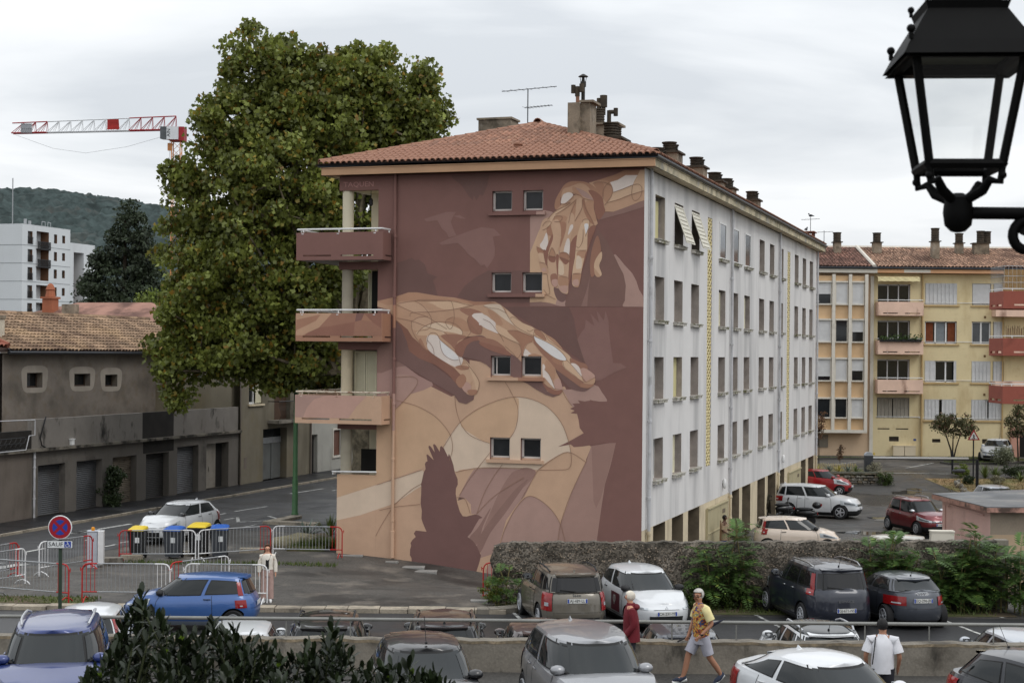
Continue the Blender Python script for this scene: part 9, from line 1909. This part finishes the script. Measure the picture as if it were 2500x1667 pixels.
def shoes(o, legs, k, m, sole=None):
    for hp,kn,an,to in legs:
        a,t = Vector(an)*k,Vector(to)*k; d = (t-a); d = d.normalized(); b = MB(); up = Vector((0,0,1)); b.tube([a-d*.07-up*.01,a-d*.03+up*.0,a+d*.06-up*.02,t,t+d*.07],[.03,.047,.05,.045,.022],10,0); s_ = b.build('shoe', m, o, 60)
        q = MB(); q.tube([a-d*.085-up*.05,t+d*.08-up*.035],[.036,.034],8); q.build('sole', sole or WHITE, s_)
LEG0 = [((0,.09,.88),(.01,.09,.5),(0,.09,.09),(.12,.10,.04)),((0,-.09,.88),(.01,-.09,.5),(0,-.09,.09),(.12,-.10,.04))]
# woman with a white cardigan beside the blue hatchback
A = [((0,.185,1.37),(-.01,.24,1.12),(.03,.245,.9)),((0,-.185,1.37),(-.01,-.235,1.12),(.02,-.24,.9))]
p = G(652,1468,.1); o,k = person('woman in a white cardigan and dusty pink trousers standing behind the blue hatchback', (p.x,p.y,gz(p.x,p.y)), R(-82), A, LEG0, 0, 1.60, hair=(86,58,42), hl=.16, slim=.88)
b = MB(); eloft(b,[(0,0,.98*k,.125,.17),(0,0,1.1*k,.115,.155),(0,0,1.28*k,.13,.175),(0,0,1.40*k,.105,.17),(0,0,1.46*k,.065,.09)]); [sleeve(b,a,k,.066,1,0,.058,.055) for a in A]; b.build('cardigan', mat('white_knit', srgb(214,208,196), .9, .1, 8), o, 60)
MB().box(.118,.128,-.045,.045,1.0*k,1.28*k).build('black_top', SEAL, o); MB().tube([(.07,.1,1.43*k),(.145,.02,1.2*k),(.13,-.14,.98*k)],.01,5).build('bag_strap', PLAS, o)
b = MB(); eloft(b,[(0,0,.78*k,.115,.165),(0,0,.9*k,.12,.17),(0,0,1.0*k,.11,.15)])
for s in (1,-1): b.tube([(0,s*.085,.9*k),(0.01,s*.09,.5*k),(0,s*.095,.1*k)],[.095,.088,.085],12)
b.build('trousers', mat('dusty_pink_cloth', srgb(172,144,136), .9, .12, 8), o, 60); shoes(o,LEG0,k,WHITE)
# walking man, colourful shirt and shorts
A = [((0,.20,1.38),(-.10,.27,1.13),(.10,.25,.94)),((.0,-.20,1.38),(.05,-.26,1.12),(.16,-.2,.9))]
LW = [((0,.09,.88),(-.12,.09,.5),(-.36,.09,.15),(-.26,.1,.06)),((.02,-.09,.88),(.22,-.09,.52),(.33,-.09,.10),(.45,-.1,.07))]
p = G(1709,1664,.9); o,k = person('grey haired man walking in a colourful patterned T-shirt and pale shorts', (p.x,30.4,DK), R(196), A, LW, .04, 1.78, TAN, (176,172,166), 0, R(38), 1.08, True)
SHIRT = bpy.data.materials.new('patterned_shirt'); SHIRT.use_nodes = True
def shirt_nodes():
    nt = SHIRT.node_tree; N = nt.nodes.new; L = nt.links.new; tc = N('ShaderNodeTexCoord'); n = N('ShaderNodeTexNoise'); n.inputs['Scale'].default_value = 7; n.inputs['Detail'].default_value = 3; n.inputs['Distortion'].default_value = 1.5; L(tc.outputs['Object'],n.inputs[0]); r_ = N('ShaderNodeValToRGB'); L(n.outputs[0],r_.inputs[0]); e = r_.color_ramp.elements
    e[0].position = .36; e[0].color = (*srgb(60,96,150),1); e[1].position = .66; e[1].color = (*srgb(222,212,160),1)
    for q,c_ in ((.43,(44,40,48)),(.48,(176,84,48)),(.53,(214,176,74)),(.58,(104,112,92))): x = e.new(q); x.color = (*srgb(*c_),1)
    L(r_.outputs[0],nt.nodes['Principled BSDF'].inputs['Base Color']); nt.nodes['Principled BSDF'].inputs['Roughness'].default_value = .9
shirt_nodes(); b = MB(); eloft(b,[(.0,0,.86*k,.15,.19),(.01,0,1.0*k,.155,.19),(.03,0,1.25*k,.145,.195),(.04,0,1.38*k,.12,.195),(.045,0,1.46*k,.07,.10),(.05,0,1.485*k,.06,.07)]); b.build('shirt', SHIRT, o, 60)
b = MB(); [sleeve(b,a,k,.085,.75) for a in A]; b.build('sleeves', mat('pale_yellow_cloth', srgb(216,204,150), .9, .1, 8), o, 60)
b = MB(); eloft(b,[(0,0,.74*k,.15,.185),(0,0,.88*k,.15,.185),(0,0,.95*k,.14,.18)])
for (hp,kn,an,to),s in zip(LW,(1,-1)): h_,n_ = Vector(hp)*k,Vector(kn)*k; b.tube([h_,h_.lerp(n_,.5),h_.lerp(n_,.88)],[.115,.11,.105],12)
b.build('shorts', mat('pale_grey_cloth', srgb(168,168,178), .9, .1, 8), o, 60); shoes(o,LW,k,mat('navy_shoe', srgb(40,48,66), .7, .2, 8))
w = Vector(A[0][2])*k; MB().lathe([(.036,-.015),(.04,0),(.036,.015)],12,0,tuple(w)).build('watch', SEAL, o, 60)
# his folded umbrella, held low behind him
hp_ = o.matrix_world if False else None
M_ = Matrix.Translation((p.x,30.4,DK)) @ Matrix.Rotation(R(196),4,'Z'); h0 = M_ @ Vector((.2,-.2,.86)); u = empty('umbrella', h0, R(196), 'folded dark navy umbrella held by the walking man', 'umbrella'); b = MB(); d = Vector((-.94,-.05,.36)).normalized()
b.tube([d*.05,d*.12,d*.5,d*.72,d*.84],[.012,.03,.04,.02,.008],10); b.build('canopy', mat('navy_cloth', srgb(26,28,44), .8, .1, 6), u, 60); MB().tube([d*-.22,d*.05],.017,8).build('handle', PLAS, u)
# older woman in a maroon jacket seen from the side
A = [((0,.18,1.36),(-.05,.22,1.1),(.1,.2,.92)),((0,-.18,1.36),(-.04,-.22,1.1),(.1,-.2,.92))]
p = P(1541,1600,30.7); o,k = person('older woman with short white hair in a maroon jacket walking by the low wall', (p.x,30.7,DK), R(176), A, LEG0, .02, 1.68, SKIN, (206,198,184), .03, 0, .95, True)
MRJ = mat('maroon_jacket', srgb(104,26,36), .75, .15, 6); b = MB(); eloft(b,[(0,0,.76*k,.17,.20),(0,0,.95*k,.16,.19),(.01,0,1.2*k,.15,.185),(.02,0,1.37*k,.125,.185),(.02,0,1.46*k,.085,.10),(.015,0,1.51*k,.08,.085)]); [sleeve(b,a,k,.082,1,0,.07,.06) for a in A]; b.ball((-.09,0,1.43*k),.09,10,0,.8,1.3,.7); b.build('jacket', MRJ, o, 60)
b = MB()
for s in (1,-1): b.tube([(0,s*.085,.9*k),(0.01,s*.09,.5*k),(0,s*.09,.1*k)],[.1,.08,.07],12)
b.build('trousers', mat('dark_cloth', srgb(40,40,46), .9, .1, 6), o, 60); shoes(o,LEG0,k,PLAS)
# man in white T-shirt seen from behind
A = [((0,.205,1.38),(-.03,.28,1.12),(.1,.26,.92)),((0,-.205,1.38),(-.03,-.28,1.12),(.1,-.26,.92))]
p = P(2155,1560,27.3); o,k = person('man with short black hair in a white T-shirt walking away, dark strap across his back', (p.x,27.3,DK), R(78), A, LEG0, .02, 1.74, TAN, (22,20,20), 0, R(-20), 1.1)
b = MB(); eloft(b,[(0,0,.84*k,.15,.19),(0,0,1.05*k,.15,.195),(.01,0,1.27*k,.15,.205),(.02,0,1.39*k,.125,.205),(.02,0,1.46*k,.075,.10),(.02,0,1.49*k,.06,.07)]); [sleeve(b,a,k,.088,.75) for a in A]; b.build('tshirt', mat('white_cotton', srgb(212,212,216), .9, .06, 8), o, 60)
MB().tube([(.05,.09,1.47*k),(-.06,.12,1.44*k),(-.155,.14,1.25*k),(-.16,.17,1.0*k)],.011,5).build('bag_strap', PLAS, o); b = MB()
for s in (1,-1): b.tube([(0,s*.09,.92*k),(0.01,s*.09,.5*k),(0,s*.09,.1*k)],[.12,.09,.07],12)
b.build('trousers', bpy.data.materials['dark_cloth'], o, 60); shoes(o,LEG0,k,PLAS)
# figure by the garages with a broom
A = [((0,.18,1.36),(.06,.22,1.12),(.3,.14,1.1)),((0,-.18,1.36),(.02,-.22,1.12),(.22,-.16,1.0))]
p = P(1767,1300,64.4); o,k = person('person in a tan top holding a pink cloth near the garage piers', (p.x,64.4,-.97), R(-30), A, LEG0, .02, 1.66, mat('dark_skin', srgb(88,60,46), .6, .05), (24,20,18), .06)
b = MB(); eloft(b,[(0,0,.7*k,.15,.19),(0,0,1.0*k,.13,.17),(0,0,1.3*k,.14,.18),(0,0,1.46*k,.07,.1)]); [sleeve(b,a,k,.07,.9) for a in A]; b.build('tunic', mat('tan_cloth', srgb(150,128,104), .9, .15, 6), o, 60); MB().tube([(.0,-.34,1.55*k),(-.02,-.36,.3)],.02,6).build('stick', mat('wood_stick', srgb(110,80,56), .8, .1), o); MB().ball((.36,.12,1.02),.1,8,0,.6,1,1.3).build('pink_cloth', mat('pink_cloth', srgb(196,96,140), .8, .1), o, 60)
b = MB()
for s in (1,-1): b.tube([(0,s*.085,.8*k),(0,s*.09,.1*k)],[.1,.08],10)
b.build('trousers', mat('blue_cloth', srgb(52,72,120), .9, .1), o, 60); shoes(o,LEG0,k,PLAS)
